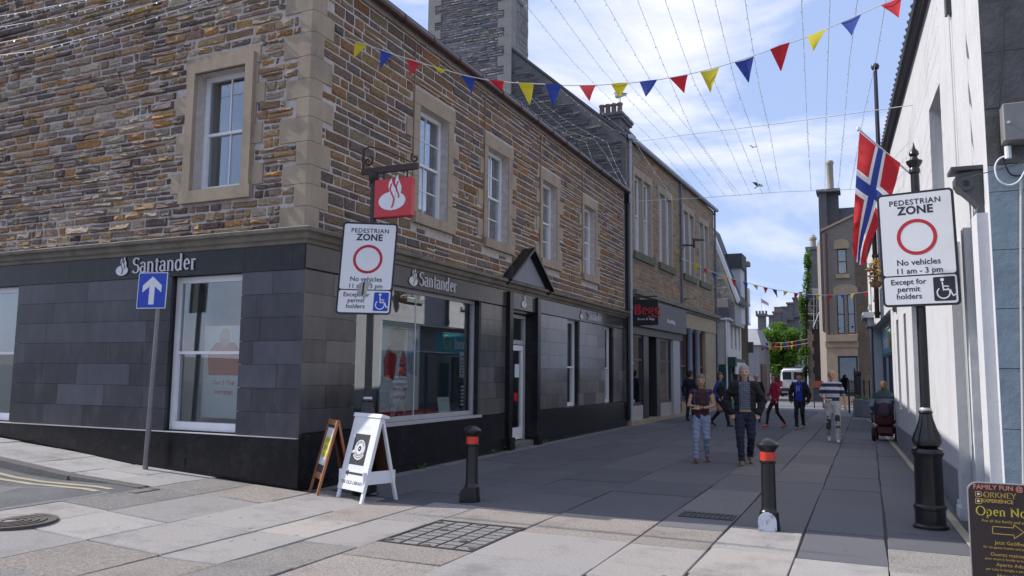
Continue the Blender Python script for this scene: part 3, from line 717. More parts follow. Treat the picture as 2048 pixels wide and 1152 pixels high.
q = MB(); q.fbox(FR, 6.97, 8.19, 2.4, 2.9, -dd+.02, -dd+.03); q.build('transom_pane', G_shop, bank)
# gutter, roof
gut = [(-6.97, y_, 7.60) for y_ in (8.55, 24.7)]
q = MB(); q.tube(gut, .07, 10); gto = q.build('gutter', M_brown, bank, smooth=40)
for k in range(17):
    q = MB(); y_ = 8.9+k*.98; q.tube([(-6.97,y_-.03,7.60),(-6.97,y_+.03,7.60)], .082, 10); q.build('gutter_collar', M_brown, bank, smooth=40)
q = MB(); q.hexa([(-7.0,8.5,7.62),(-11.6,8.5,10.98),(-11.6,24.56,10.98),(-7.0,24.56,7.62),(-7.0,8.5,7.74),(-11.6,8.5,11.1),(-11.6,24.56,11.1),(-7.0,24.56,7.74)])
q.hexa([(-11.6,8.5,10.98),(-16.3,8.5,7.62),(-16.3,24.56,7.62),(-11.6,24.56,10.98),(-11.6,8.5,11.1),(-16.3,8.5,7.74),(-16.3,24.56,7.74),(-11.6,24.56,11.1)]); q.build('roof', M_roof, bank)
q = MB(); q.tube([(-6.97,24.58,7.55),(-7.0,24.63,7.3),(-7.0,24.63,.2)], .05, 10); q.build('downpipe', M_black, bank, smooth=40)
q = MB(); q.box((-7.06,24.54,7.2),(-6.92,24.72,7.5)); q.build('rainwater_head', M_black, bank)
# wall-mounted conduit on the facade
for u_ in (2.72,5.5,8.55,11.62):
    q = MB(); q.tube([FR.p(u_,4.3,.03),FR.p(u_,7.4,.03)], .012, 6); q.build('conduit', mat('conduit_paint', (.25,.17,.11), .7, .1, 5), bank)
# lettering and flame emblem
def flame(w, parent, O, ux, m1, m2, ext=.012):
    S = lambda ps: [((x_-.5)*w, y_*w) for x_, y_ in ps]
    disc = disc_poly(.5,.3,.5,.3,32)
    t1 = [(.34,.36),(.40,.5),(.40,.62),(.36,.78),(.38,.9),(.47,1.04),(.49,.92),(.55,.8),(.64,.66),(.66,.52),(.6,.36)]
    t2 = [(.6,.4),(.68,.6),(.66,.74),(.61,.9),(.64,1.02),(.71,1.14),(.72,1.02),(.77,.9),(.85,.74),(.84,.58),(.74,.44)]
    place_mesh(poly_mesh([S(disc)], ext), 'emblem', m1, parent, O, ux, (0,0,1))
    place_mesh(poly_mesh([S(t1),S(t2)], ext), 'emblem_flame', m1, parent, O, ux, (0,0,1), .002)
    def sk(pts, wd):
        ps = []
        for (xa,ya),(xb,yb) in zip(pts, pts[1:]): ps.append(S([(xa-wd,ya),(xa+wd,ya),(xb+wd,yb),(xb-wd,yb)]))
        return ps
    place_mesh(poly_mesh(sk([(.48,.86),(.42,.68),(.5,.52),(.58,.36),(.56,.22),(.5,.08)],.028)+sk([(.72,.92),(.655,.74),(.7,.58),(.76,.46),(.74,.38)],.024), ext), 'emblem_gap', m2, parent, O, ux, (0,0,1), .005)
def bank_sign(F, uc, z, size, right, d=.02):
    O = F.p(uc, z, d); place_mesh(serif_text('Santander', size, .088, .034, .02), 'fascia_lettering', M_silver, bank, O, right, (0,0,1))
    return O
u1, z1 = FL.px(330,540); u2, _ = FL.px(247,540)
bank_sign(FL, u1, 3.15, .34, -FL.u); flame(.27, bank, FL.p(u2,3.12,.02), -FL.u, M_silver, M_gran)
u1, _ = FR.px(874,570); u2, _ = FR.px(824,560)
bank_sign(FR, u1, 3.15, .34, FR.u); flame(.27, bank, FR.p(u2,3.12,.02), FR.u, M_silver, M_fas)
u1, _ = FR.px(1184,633); u2, _ = FR.px(1164,628)
bank_sign(FR, u1+.15, 3.15, .32, FR.u); flame(.25, bank, FR.p(u2-.1,3.12,.02), FR.u, M_silver, M_fas)
flame(.26, bank, FR.p(7.58,3.12,.035), FR.u, M_silver, M_fas)

# ---- things inside the shop window
M_panel = mat('display_white', (.72,.74,.76), .5, .03, 3); M_skinp = mat('poster_peach', (.62,.42,.32), .7, .1, 6); M_post = mat('poster_pale', (.6,.66,.7), .6, .12, 5)
def poster(name, label, F, u0, u1, z0, z1, d, txt=None):
    c = F.p((u0+u1)/2, z0, d); t = thing(name, label, 'poster', c)
    q = MB(); q.fbox(F, u0, u1, z0, z1, d-.02, d); q.build('board', M_panel, t)
    q = MB(); w_ = u1-u0; h_ = z1-z0
    for r_ in ((u0-.03,u0,z0,z1),(u1,u1+.03,z0,z1),(u0-.03,u1+.03,z1,z1+.03),(u0-.03,u1+.03,z0-.03,z0)): q.fbox(F, *r_, d-.025, d+.01)
    q.build('frame', M_wfr, t)
    return t, w_, h_
dS = -.62
t, w_, h_ = poster('window_poster', 'tall framed poster with a red printed garment behind the big bank window', FR, 2.88, 4.12, .95, 2.5, dS)
ux = FR.u; O = FR.p(3.5,.95,dS)
place_mesh(poly_mesh([[(-.52,.62),(-.2,.55),(-.12,.95),(-.2,1.2),(-.4,1.15),(-.55,.9)],[(-.05,.6),(.22,.62),(.2,.95),(.08,1.12),(-.02,.9)]], .002), 'red_print', M_red, t, O, ux, (0,0,1), .001)
place_mesh(poly_mesh([[(-.4,1.12),(-.15,1.0),(.1,1.1),(.16,1.45),(-.08,1.53),(-.36,1.42)]], .002), 'blond_print', mat('poster_straw', (.55,.45,.33), .7, .25, 9), t, O, ux, (0,0,1), .0022)
place_mesh(poly_mesh([[(.22,.7),(.58,.62),(.58,1.5),(.24,1.5)]], .002), 'blue_grey_print', mat('poster_blue', (.33,.42,.5), .7, .45, 7), t, O, ux, (0,0,1), .001)
for k, s in enumerate(('Our 5 Year','mortgage')): place_mesh(text_mesh(s, .11, extrude=.001), 'print', M_red, t, FR.p(3.5,1.32-k*.15,dS), ux, (0,0,1), .003)
q = MB(); q.fbox(FR, 1.35, 5.2, .86, .95, -.8, -.5); q.build('red_display_shelf', M_red, label='low red display shelf along the foot of the big bank window', cat='shelf')
q = MB(); q.add([FR.p(4.45,.83,-.32),FR.p(4.88,.83,-.32),FR.p(5.03,1.17,-.45),FR.p(4.58,1.17,-.45),FR.p(4.45,.83,-.335),FR.p(4.88,.83,-.335),FR.p(5.03,1.17,-.465),FR.p(4.58,1.17,-.465)], [(0,1,2,3),(7,6,5,4),(0,4,5,1),(1,5,6,2),(2,6,7,3),(3,7,4,0)])
bk = q.build('leaflet_stand', M_panel, label='white leaflet stand leaning inside the big bank window', cat='leaflet stand')
q = MB(); q.fbox(FR, 5.17, 5.34, 1.55, 2.05, -.3, -.292); nb = q.build('window_notice', M_post, label='small pale blue notice stuck at the right of the big bank window', cat='notice')
place_mesh(text_mesh('OPENING', .045, extrude=.0005), 'print', M_gran, nb, FR.p(5.25,1.95,-.292), ux, (0,0,1), .001)
for k in range(5): 
    q = MB(); q.fbox(FR, 5.195, 5.32, 1.62+k*.06, 1.645+k*.06, -.2915, -.2905); q.build('print_line', mat('print_grey', (.12,.14,.18), .7, 0), nb)
q = MB(); q.fbox(FR, 5.2, 5.37, .95, 1.45, -.3, -.292); nb2 = q.build('window_notice', M_gran, label='small dark opening-times notice low in the big bank window', cat='notice')
for k in range(6):
    q = MB(); q.fbox(FR, 5.22, 5.35, 1.0+k*.07, 1.035+k*.07, -.2915, -.2905); q.build('print_line', M_panel, nb2)
q = MB(); q.box((-10.6,9.2,.12),(-10.5,24.2,3.14)); q.build('back_wall', M_room, bank)
q = MB(); q.box((-10.4,14.35,.12),(-7.4,14.45,3.14)); q.build('partition', mat('partition_blue_grey', (.25,.28,.31), .8, .05, 2), bank)
q = MB(); q.box((-8.9,13.3,.12),(-8.2,13.36,2.3)); q.build('display_stand', mat('display_blue', (.1,.22,.42), .5, .25, 3), label='tall blue display panel standing deep inside the bank', cat='display stand')
# side window: lit white partition, poster
q = MB(); q.fbox(FL, .9, 3.2, .12, 3.14, -1.5, -1.4); q.fbox(FL, 2.75, 2.85, .12, 3.14, -1.4, -.35); q.build('room_lining', M_room, bank)
q = MB(); q.fbox(FL, 2.42, 2.5, .12, 3.1, -.7, -.62); q.build('room_column', M_alu, bank)
t, w_, h_ = poster('window_poster', 'white framed poster with an orange-red printed jacket behind the side street window', FL, 1.55, 2.3, .95, 2.3, -.5)
O = FL.p(1.92,.95,-.5)
place_mesh(poly_mesh([[(-.3,.62),(.32,.62),(.36,.95),(.2,1.12),(-.18,1.12),(-.34,.95)]], .002), 'red_print', mat('poster_orange_red', (.5,.07,.03), .6, .25, 8), t, O, -FL.u, (0,0,1), .001)
place_mesh(poly_mesh([disc_poly(.0,1.2,.1,.14,20)], .002), 'peach_print', M_skinp, t, O, -FL.u, (0,0,1), .0025)
for k, s in enumerate(('Our 5 Year','mortgage')): place_mesh(text_mesh(s, .1, extrude=.001), 'print', M_red, t, FL.p(1.9,1.43-k*.14,-.5), -FL.u, (0,0,1), .003)
q = MB(); q.fbox(FL, 6.2, 8.6, .12, 3.14, -.5, -.4); q.fbox(FL, 6.1,6.15,.12,3.14,-.4,-.3); q.build('room_lining', mat('room_green', (.06,.1,.1), .9, .05, 2), bank)
q = MB(); q.box((-7.9,19.0,.8),(-7.75,20.4,2.95)); q.build('room_lining', mat('blind_dark', (.1,.12,.14), .8, .1, 3), bank)
q = MB(); q.fbox(FR, 13.8, 14.55, 2.0, 3.0, -.3, -.28); rp_ = q.build('window_poster', M_red, label='plain red poster in the last bank window before the downpipe', cat='poster')
q = MB(); q.fbox(FR, 13.75, 14.6, .8, 3.06, -.9, -.8); q.build('room_lining', M_dark, bank)

# ================================================================== SHOE SHOP BUILDING (next along the left side)
FB = Face((-7.05,24.72,0), R(87.5)); P = FB.p
M_mort2 = mat('grey_mortar', (.36,.32,.28), .95, .15, 8, .4, 40)
M_slst = mat('dark_slate_stone', (.2,.2,.2), .9, .3, 10, .6, 30, attr='col')
shop = thing('shoe_shop_building', 'sandstone building with tall paired windows above a grey shoe shop front', 'building', (-7.05,24.72,0))
BE = 9.42; BL = 12.9
pairs = []
for (xa,xb,xc,xd,yt) in ((1269.5,1284.5,1287.5,1302,350),(1319,1330,1333,1343,385),(1367,1376,1378.5,1387,425),(1399,1406,1408.5,1415.5,455)):
    ua, ub, uc, ud = (FB.px(q,470)[0] for q in (xa,xb,xc,xd)); pairs.append((ua,ub,uc,ud))
ops = []
for ua,ub,uc,ud in pairs: ops += [(ua,ub,5.75,8.4),(uc,ud,5.75,8.4)]
q = MB(); holes_wall(q, FB, 0, BL, 4.1, BE, ops, 0, .3)
q.add([P(BL,0,0),P(BL,BE,0),P(BL,14.5,-6),P(BL,BE,-12),P(BL,0,-12)], [(0,1,2,3,4)]); q.build('wall', M_mort2, shop)
pal = palette([(.36,.25,.145),(.33,.235,.145),(.30,.225,.155),(.38,.265,.135),(.26,.20,.15),(.34,.255,.17),(.37,.215,.10)], .15)
hs = []
for ua,ub,uc,ud in pairs:
    hs.append((ua-.16,ud+.16,5.5,8.66))
    for a,b,c,e in ((ua-.16,ua,5.75,8.4),(ub,uc,5.75,8.4),(ud,ud+.16,5.75,8.4),(ua-.16,ud+.16,8.402,8.66)):
        q = MB(); q.fbox(FB, a+.002, b-.002, c, e, -.25, .015); q.build('lintel' if c > 8 else 'jamb', M_ash, shop)
    q = MB(); q.fbox(FB, ua-.22, ud+.22, 5.5, 5.748, -.25, .1); q.build('sill', mat('mossy_sill', (.12,.12,.08), .9, .25, 4, .3, 30), shop)
    for a,b in ((ua,ub),(uc,ud)): sash(FB, a, b, 5.75, 8.4, .13, shop, 1, (1,1), fw=.07)
    q = MB(); q.fbox(FB, ua-.1, ud+.1, 5.6, 8.5, -1.2, -1.1); q.fbox(FB, ua-.12, ua-.1, 5.6, 8.5, -1.1, -.3); q.fbox(FB, ud+.1, ud+.12, 5.6, 8.5, -1.1, -.3); q.build('room_lining', M_dark, shop)
st = masonry(FB, .02, BL, 4.4, BE-.02, hs, (.11,.17), (.25,.6), pal, 0, .012, .016, .003)
emit_pieces(st, 'stone', M_stone, shop, 'small_stones', 300)
# gable wall rising over the bank roof
FG = Face((-7.05,24.66,0), R(180), -1)
PG = FG.p
q = MB(); q.prism([PG(0,0),PG(0,BE),PG(5.9,14.62),PG(11.8,BE),PG(11.8,0)], (0,.3,0)); q.build('gable_wall', mat('gable_mortar', (.13,.128,.13), .95, .15, 8, .4, 40), shop)
palg = palette([(.085,.085,.092),(.10,.095,.095),(.07,.072,.08),(.115,.105,.10),(.09,.088,.085)], .2)
st = masonry(FG, .15, 6.5, 7.6, 14.5, [], (.08,.16), (.25,.8), palg, 0, .014, .014, .004)
st = [s for s in st if max(v[2] for v in s[1].v) < BE-.15+(-7.05-max(v[0] for v in s[1].v))*.88]
emit_pieces(st, 'gable_stone', M_slst, shop, 'small_gable_stones', 300)
q = MB(); a = Vector(PG(-.05,BE-.02,.06)); b = Vector(PG(5.9,14.66,.06)); q.hexa([a,b,b+Vector((0,.45,0)),a+Vector((0,.45,0)),a+Vector((0,0,.1)),b+Vector((0,0,.1)),b+Vector((0,.45,.1)),a+Vector((0,.45,.1))]); q.build('gable_coping', M_slst if False else mat('coping_slate', (.07,.07,.08), .8, .2, 4, .2, 30), shop)
q = MB(); q.hexa([P(0,BE-.05,.1),P(BL,BE-.05,.1),P(BL,14.5,-5.9),P(0,14.5,-5.9),P(0,BE+.06,.1),P(BL,BE+.06,.1),P(BL,14.62,-5.9),P(0,14.62,-5.9)])
q.hexa([P(0,14.5,-5.9),P(BL,14.5,-5.9),P(BL,BE,-11.9),P(0,BE,-11.9),P(0,14.62,-5.9),P(BL,14.62,-5.9),P(BL,BE+.1,-11.9),P(0,BE+.1,-11.9)]); q.build('roof', M_roof, shop)
# apex chimney stack
xa, xb = onY(857,40,24.6).x, onY(1024,40,24.6).x
FC = Face((xb,24.6,0), R(180), -1); cw = xb-xa
ck = thing('chimney_stack', 'tall broad rubble chimney stack with ashlar corners above the bank roof', 'chimney', (xb,24.6,12))
q = MB(); q.box((xa+.02,24.62,11.5),(xb-.02,26.1,18.4)); q.build('core', mat('chimney_mortar', (.26,.255,.26), .95, .15, 8, .4, 40), ck)
palc = palette([(.20,.19,.195),(.24,.225,.22),(.16,.16,.17),(.23,.19,.165),(.27,.26,.255),(.14,.14,.155)], .16)
hq = []
z_ = 11.5; k = 0
while z_ < 18.3:
    h = random.uniform(.3,.42); l1 = .55 if k % 2 else .3
    for u0,u1 in ((0,l1),(cw-l1,cw)):
        q = MB(); q.fbox(FC, u0+.002, u1-.002, z_+.002, z_+h-.002, -.4, .03); q.build('quoin', mat('chimney_ashlar', (.27,.255,.235), .9, .12, 3, .3, 40), ck); hq.append((u0,u1,z_,z_+h))
    z_ += h; k += 1
st = masonry(FC, 0, cw, 11.5, 18.3, hq, (.07,.13), (.2,.6), palc, -.018, .03, .018, .008)
emit_pieces(st, 'stone', M_slst, ck, 'small_stones', 300)
FCs = Face((xb,24.6,0), R(90)); st = masonry(FCs, .42, 1.5, 11.5, 18.3, [], (.3,.42), (.5,.9), palette([(.25,.235,.22),(.22,.21,.2)]), -.02, .02, .01, .003); emit_pieces(st, 'side_stone', M_slst, ck, 'side_stones', 60)
q = MB(); q.box((xa-.1,24.5,18.4),(xb+.1,26.2,18.6)); q.build('cope', M_corn, ck)
# wallhead chimney with pots and a gull
w1, w2 = onY(1196,240,25.4).x, -7.42
c2 = thing('wallhead_chimney', 'short stone chimney with a row of round pots at the gutter', 'chimney', (w2,25.4,9.4))
q = MB(); q.box((w1,25.3,9.2),(w2-.02,26.5,10.35)); q.box((w1-.06,25.24,10.35),(w2+.06,26.56,10.45)); q.box((w1-.1,25.18,10.45),(w2+.1,26.6,10.55)); q.box((w2-.02,25.3,9.2),(w2+.14,26.5,9.9)); q.box((w2-.05,25.26,9.9),(w2+.2,26.54,10.0)); q.build('stack', M_slst if False else mat('stack_stone', (.15,.14,.135), .9, .25, 5, .5, 30), c2)
M_pot = mat('clay_pot', (.22,.15,.12), .85, .25, 6, .2, 30)
for k in range(4):
    q = MB(); q.lathe([(.1,-.02),(.09,.05),(.085,.32),(.11,.35),(.11,.4),(.08,.42)], (w1+.1+k*(w2-w1-.2)/3,25.55,10.55), 12); q.build('pot', M_pot, c2, smooth=40)
gx = onY(1237,190,25.7)
gl = thing('gull', 'grey and white gull standing on the last chimney pot', 'bird', (w2-.1,25.55,10.99))
FOLDS = {'top':.009,'jacket':.013,'trousers':.010,'waistcoat':.008,'wrap_skirt':.012,'coat':.012}
def blob(name, caps, m_, parent=None, vox=.02, smooth=4, loc=None, keep=None):
    """union of tapered capsules -> one continuous skin"""
    bm = bmesh.new()
    for (p0, r0, p1, r1, *fl) in caps:
        p0 = Vector(p0); p1 = Vector(p1); n = 5; fx, fy = fl[0] if fl else (1,1)
        for i in range(n+1):
            t = i/n; r_ = r0+(r1-r0)*t; c_ = p0.lerp(p1, t)
            bmesh.ops.create_icosphere(bm, subdivisions=2, radius=1, matrix=Matrix.Translation(c_) @ Matrix.Diagonal((r_*fx, r_*fy, r_, 1)))
            if (p1-p0).length < 1e-6: break
    me = bpy.data.meshes.new(name); bm.to_mesh(me); bm.free()
    o = bpy.data.objects.new(name, me)
    md = o.modifiers.new('r', 'REMESH'); md.mode = 'VOXEL'; md.voxel_size = vox; md.use_smooth_shade = True
    if smooth: s_ = o.modifiers.new('s', 'SMOOTH'); s_.factor = .5; s_.iterations = smooth
    m2 = baked(o); m2.name = name; COL.objects.link(o)
    o.modifiers.clear(); o.data = m2; bpy.data.meshes.remove(me)
    if keep:
        bm = bmesh.new(); bm.from_mesh(m2); bmesh.ops.delete(bm, geom=[f for f in bm.faces if not keep(f.calc_center_median())], context='FACES'); bm.to_mesh(m2); bm.free()
    if name in FOLDS:      # creases in the cloth
        nr = [v.normal.copy() for v in m2.vertices]; sd_ = Vector((random.random()*9,random.random()*9,random.random()*9))
        for v, n_ in zip(m2.vertices, nr):
            c_ = v.co; v.co = c_+n_*FOLDS[name]*(noise.noise(Vector((c_.x*9,c_.y*9,c_.z*16+c_.x*7))+sd_)*1.3+abs(noise.noise(Vector((c_.x*20,c_.y*20,c_.z*9))+sd_))*.8)
    m2.materials.clear()
    for q_ in (m_ if isinstance(m_, (list,tuple)) else [m_]): m2.materials.append(q_)
    m2.polygons.foreach_set('use_smooth', [True]*len(m2.polygons))
    if parent: o.parent = parent
    return o
M_gullw = mat('gull_white', (.75,.75,.75), .8, .05, 9); M_gullg = mat('gull_grey', (.28,.29,.32), .8, .1, 9)
blob('body', [((-.14,0,.22),.05,(.1,0,.25),.09),((.1,0,.27),.07,(.16,0,.36),.045),((.16,0,.38),.055,(.17,0,.38),.05),((-.14,0,.21),.04,(-.32,0,.17),.015)], M_gullw, gl, .02, 3)
blob('wings', [((-.3,0,.235),.03,(.02,0,.3),.075,(1,1.1))], M_gullg, gl, .02, 3)
q = MB(); q.tube([(.2,0,.375),(.29,0,.36)], [.016,.004], 6); o = q.build('beak', mat('beak_yellow', (.6,.4,.05), .6, 0)); o.parent = gl
for s in (-1,1):
    q = MB(); q.tube([(.0,s*.04,-.02),(0,s*.04,.2)], .01, 6); o = q.build('leg', mat('leg_pink', (.5,.3,.25), .6, 0)); o.parent = gl
gl.rotation_euler = (0,0,R(160))
# gutters and pipes
M_lead = mat('pale_grey_pipe', (.36,.38,.42), .55, .1, 5); M_pblue = mat('blue_grey_pipe', (.12,.14,.2), .5, .1, 5)
q = MB(); q.tube([P(-.1,BE+.02,.16),P(BL+.1,BE+.02,.16)], .08, 8); q.build('gutter', M_lead, shop, smooth=40)
def pipe(F, u, z0, z1, m_, par, r_=.045, d=.08):
    q = MB(); q.tube([F.p(u,z0,d),F.p(u,z1,d)], r_, 8); q.tube([F.p(u,z1,d),F.p(u,z1+.1,d+.07)], r_, 8)
    for k in range(int((z1-z0)/1.8)+1): q.tube([F.p(u,z0+.1+k*1.8,d),F.p(u,z0+.2+k*1.8,d)], r_*1.3, 8)
    return q.build('downpipe', m_, par, smooth=40)
pipe(FB, .12, .05, BE, M_lead, shop, .055); up = FB.px(1359,480)[0]; pipe(FB, up, 4.3, BE, M_pblue, shop); pipe(FB, BL-.08, .1, BE, M_pblue, shop)
# stone string course above shops
q = MB(); q.fbox(FB, .3, BL+.25, 4.27, 4.42, -.1, .22); q.fbox(FB, .3, BL+.2, 4.17, 4.27, -.1, .12); q.build('string_course', M_corn, shop)
# shoe shop front
M_sf = mat('grey_sign_board', (.11,.112,.122), .55, .05, 3); M_sdark = mat('charcoal_shopfront', (.03,.03,.034), .4, .1, 5); M_stall = mat('pinkish_stallriser', (.42,.37,.36), .8, .08, 4, .1, 30); M_bst = mat('beige_fascia', (.36,.29,.19), .8, .12, 3, .1, 30, dirt=((.2,.15,.1), .5, 2)); M_tim = mat('brown_timber', (.12,.06,.035), .55, .15, 5)
UE = FB.px(1361,740)[0]
q = MB(); q.fbox(FB, .5, UE, 3.22, 4.16, -.1, .26); q.build('sign_board', M_sf, shop)
q = MB(); q.fbox(FB, .25, UE, 2.96, 3.22, -.2, .1); q.build('shop_transom', M_sdark, shop)
cuts = [FB.px(x_,760,.0)[0] for x_ in (1262,1286,1296,1312,1319,1343,1356)]
q = MB(); q.fbox(FB, 0, UE, -.1, .16, -.3, .12); q.build('plinth', M_bst, shop)
def bay(u0, u1, d, riser):
    if riser:
        q = MB(); q.fbox(FB, u0, u1, .16, .62, d-.15, d); q.build('stallriser', M_stall, shop)
    z0 = .62 if riser else .16
    q = MB()
    for r_ in ((u0,u0+.06,z0,2.96),(u1-.06,u1,z0,2.96),(u0+.06,u1-.06,z0,z0+.1),(u0+.06,u1-.06,2.88,2.96),(u0+.06,u1-.06,2.1,2.17)): q.fbox(FB, *r_, d-.1, d-.02)
    fr_ = q.build('shop_window' if riser else 'shop_door', M_sdark, shop)
    for a_, b_ in ((z0+.1,2.1),(2.17,2.88)):
        q = MB(); q.fbox(FB, u0+.06, u1-.06, a_, b_, d-.07, d-.06); q.build('pane', G_shop, fr_)
bay(cuts[0], cuts[1], 0, True); bay(cuts[2], cuts[3], -.7, False); bay(cuts[4], cuts[5], 0, True)
for a_, b_ in ((cuts[1],cuts[2]),(cuts[3],cuts[4])):
    q = MB(); q.fbox(FB, a_, b_, .16, 2.96, -.75, .03); q.build('pilaster', M_sdark, shop)
q = MB(); q.fbox(FB, cuts[5], cuts[6], .16, 2.96, -.2, .08); q.build('pilaster', mat('pale_pilaster', (.4,.38,.4), .6, .06, 3), shop)
q = MB(); q.fbox(FB, 0, UE, .1, 3.1, -3.2, -3.1); q.fbox(FB, 0, .1, .1, 3.1, -3.1, -.2); q.fbox(FB, UE, UE+.1, .1, 3.1, -3.1, -.2); q.fbox(FB, .1, UE, 3.1, 3.2, -3.2, -.2); q.build('room_lining', mat('shop_wall', (.3,.29,.27), .9, .1, 2), shop)
q = MB(); q.fbox(FB, .1, UE, .0, .1, -3.1, -.3); q.build('room_floor', M_floor, shop)
# shoes on display shelves
M_shoe = mat('dark_leather', (.03,.025,.02), .4, .2, 9)
q = MB()
for z_ in (.66,1.15,1.6): q.fbox(FB, cuts[4]+.1, cuts[5]-.1, z_-.03, z_, -.75, -.3)
shl = q.build('display_shelf', M_panel, label='white shelves of shoes inside the shoe shop window', cat='shelf')
for k in range(9):
    u_ = cuts[4]+.2+(k%3)*.5; z_ = (.66,1.15,1.6)[k//3]
    sh_ = blob('display_shoe', [(FB.p(u_,z_+.04,-.5),.045,FB.p(u_+.12,z_+.035,-.5),.03),(FB.p(u_,z_+.05,-.5),.04,FB.p(u_-.02,z_+.1,-.5),.035)], M_shoe, None, .02, 2)
    tag(sh_, 'small dark shoe on the shelves inside the shoe shop window', 'shoe', 'shoes in the shop window')
# mannequin-like coat stand in first bay
cs = thing('coat_display', 'pale lilac coat on a stand inside the first shoe shop window', 'coat', FB.p(cuts[0]+.9,.7,-.5))
o = blob('coat', [(FB.p(cuts[0]+.9,1.15,-.5),.2,FB.p(cuts[0]+.9,1.75,-.5),.17,(1,1)),(FB.p(cuts[0]+.9,1.75,-.5),.16,FB.p(cuts[0]+.9,1.85,-.5),.07),(FB.p(cuts[0]+.7,1.72,-.5),.07,FB.p(cuts[0]+.62,1.2,-.45),.06),(FB.p(cuts[0]+1.1,1.72,-.5),.07,FB.p(cuts[0]+1.18,1.2,-.45),.06)], mat('lilac_cloth', (.42,.42,.6), .9, .1, 6), None, .03, 3); put(o, cs)
q = MB(); q.tube([FB.p(cuts[0]+.9,.62,-.5),FB.p(cuts[0]+.9,1.2,-.5)], .03, 8); q.build('stand', M_sdark, cs)
# hanging sign
A = onY(1268,600,24.95); B = onY(1317,650,24.95); zt, zb = A.z, B.z
hs_ = thing('hanging_shop_sign', 'black hanging sign with red lettering over the shoe shop', 'sign', (A.x,24.95,zb))
q = MB(); q.bbox((A.x,24.92,zb),(B.x,24.98,zt), .006); q.build('board', mat('sign_black', (.012,.012,.013), .45, .1, 4), hs_)
q = MB(); q.tube([(-7.0,24.95,zt+.1),(B.x-.02,24.95,zt+.1)], .018, 6); q.tube([(A.x+.1,24.95,zt),(A.x+.1,24.95,zt+.1)], .01, 6); q.tube([(B.x-.1,24.95,zt),(B.x-.1,24.95,zt+.1)], .01, 6); q.tube([(-7.02,24.95,zb-.2),(-7.02,24.95,zt+.25)], .02, 6); q.build('bracket', M_sdark, hs_)
mx_ = (A.x+B.x)/2; hh = zt-zb
M_pinkred = mat('sign_red_letters', (.5,.03,.045), .5, 0)
place_mesh(serif_text('Begg', hh*.55, .12, .05, .006), 'sign_lettering', M_pinkred, hs_, (mx_+.05,24.92,zb+hh*.42), (1,0,0), (0,0,1))
place_mesh(text_mesh('Shoes & Bags', hh*.13, extrude=.002), 'sign_small_lettering', M_panel, hs_, (mx_,24.92,zb+hh*.2), (1,0,0), (0,0,1), .001)
place_mesh(poly_mesh(ring_poly(0,hh*.14,hh*.06,hh*.1,16)+ring_poly(0,hh*.0,hh*.06,hh*.1,16), .004), 'sign_emblem', M_pinkred, hs_, (A.x+.1,24.92,zb+hh*.5), (1,0,0), (0,0,1), .001)
uS, zS = FB.px(1342,642,.26)
place_mesh(text_mesh('Shoes & Bags', .2, extrude=.015), 'fascia_lettering', M_panel, shop, FB.p(uS,zS-.1,.262), FB.u, (0,0,1))
uS, zS = FB.px(1303,632,.26); place_mesh(serif_text('Begg', .42, .12, .05, .015), 'fascia_lettering', M_pinkred, shop, FB.p(uS-.2,zS-.25,.262), FB.u, (0,0,1))
# second shop, beige fascia and slim columns
q = MB(); q.fbox(FB, UE+.02, BL, 3.55, 4.16, -.1, .06); q.build('sign_board', M_bst, shop)
q = MB(); q.fbox(FB, UE+.02, BL, -.1, .55, -.2, .04); q.build('stallriser', M_bst, shop)
c3 = [FB.px(x_,720)[0] for x_ in (1362,1376,1381,1391,1396,1410,1417)]
for a_, b_ in ((c3[1],c3[2]),(c3[3],c3[4])):
    q = MB(); cc = FB.p((a_+b_)/2,0,.02); q.lathe([(.14,.55),(.14,.65),(.1,.7),(.1,3.35),(.15,3.45),(.15,3.55)], (cc.x,cc.y,0), 14); q.build('column', mat('blue_grey_column', (.2,.23,.31), .55, .05, 4), shop, smooth=40)
for a_, b_ in ((c3[0]+.05,c3[1]),(c3[2],c3[3]),(c3[4],c3[5])):
    q = MB()
    for r_ in ((a_,a_+.07,.55,3.55),(b_-.07,b_,.55,3.55),(a_+.07,b_-.07,.55,.65),(a_+.07,b_-.07,3.45,3.55),(a_+.07,b_-.07,1.95,2.03)): q.fbox(FB, *r_, -.2, -.1)
    fr_ = q.build('shop_window', M_tim, shop)
    for z0_, z1_ in ((.65,1.95),(2.03,3.45)):
        q = MB(); q.fbox(FB, a_+.07, b_-.07, z0_, z1_, -.16, -.15); q.build('pane', G_shop, fr_)
q = MB(); q.fbox(FB, c3[5]+.02, BL, .55, 3.55, -.2, .03); q.build('pilaster', M_bst, shop)
q = MB(); q.fbox(FB, UE+.1, BL, .5, 3.6, -.75, -.65); q.build('room_lining', mat('brown_backdrop', (.16,.13,.11), .9, .25, 2), shop)
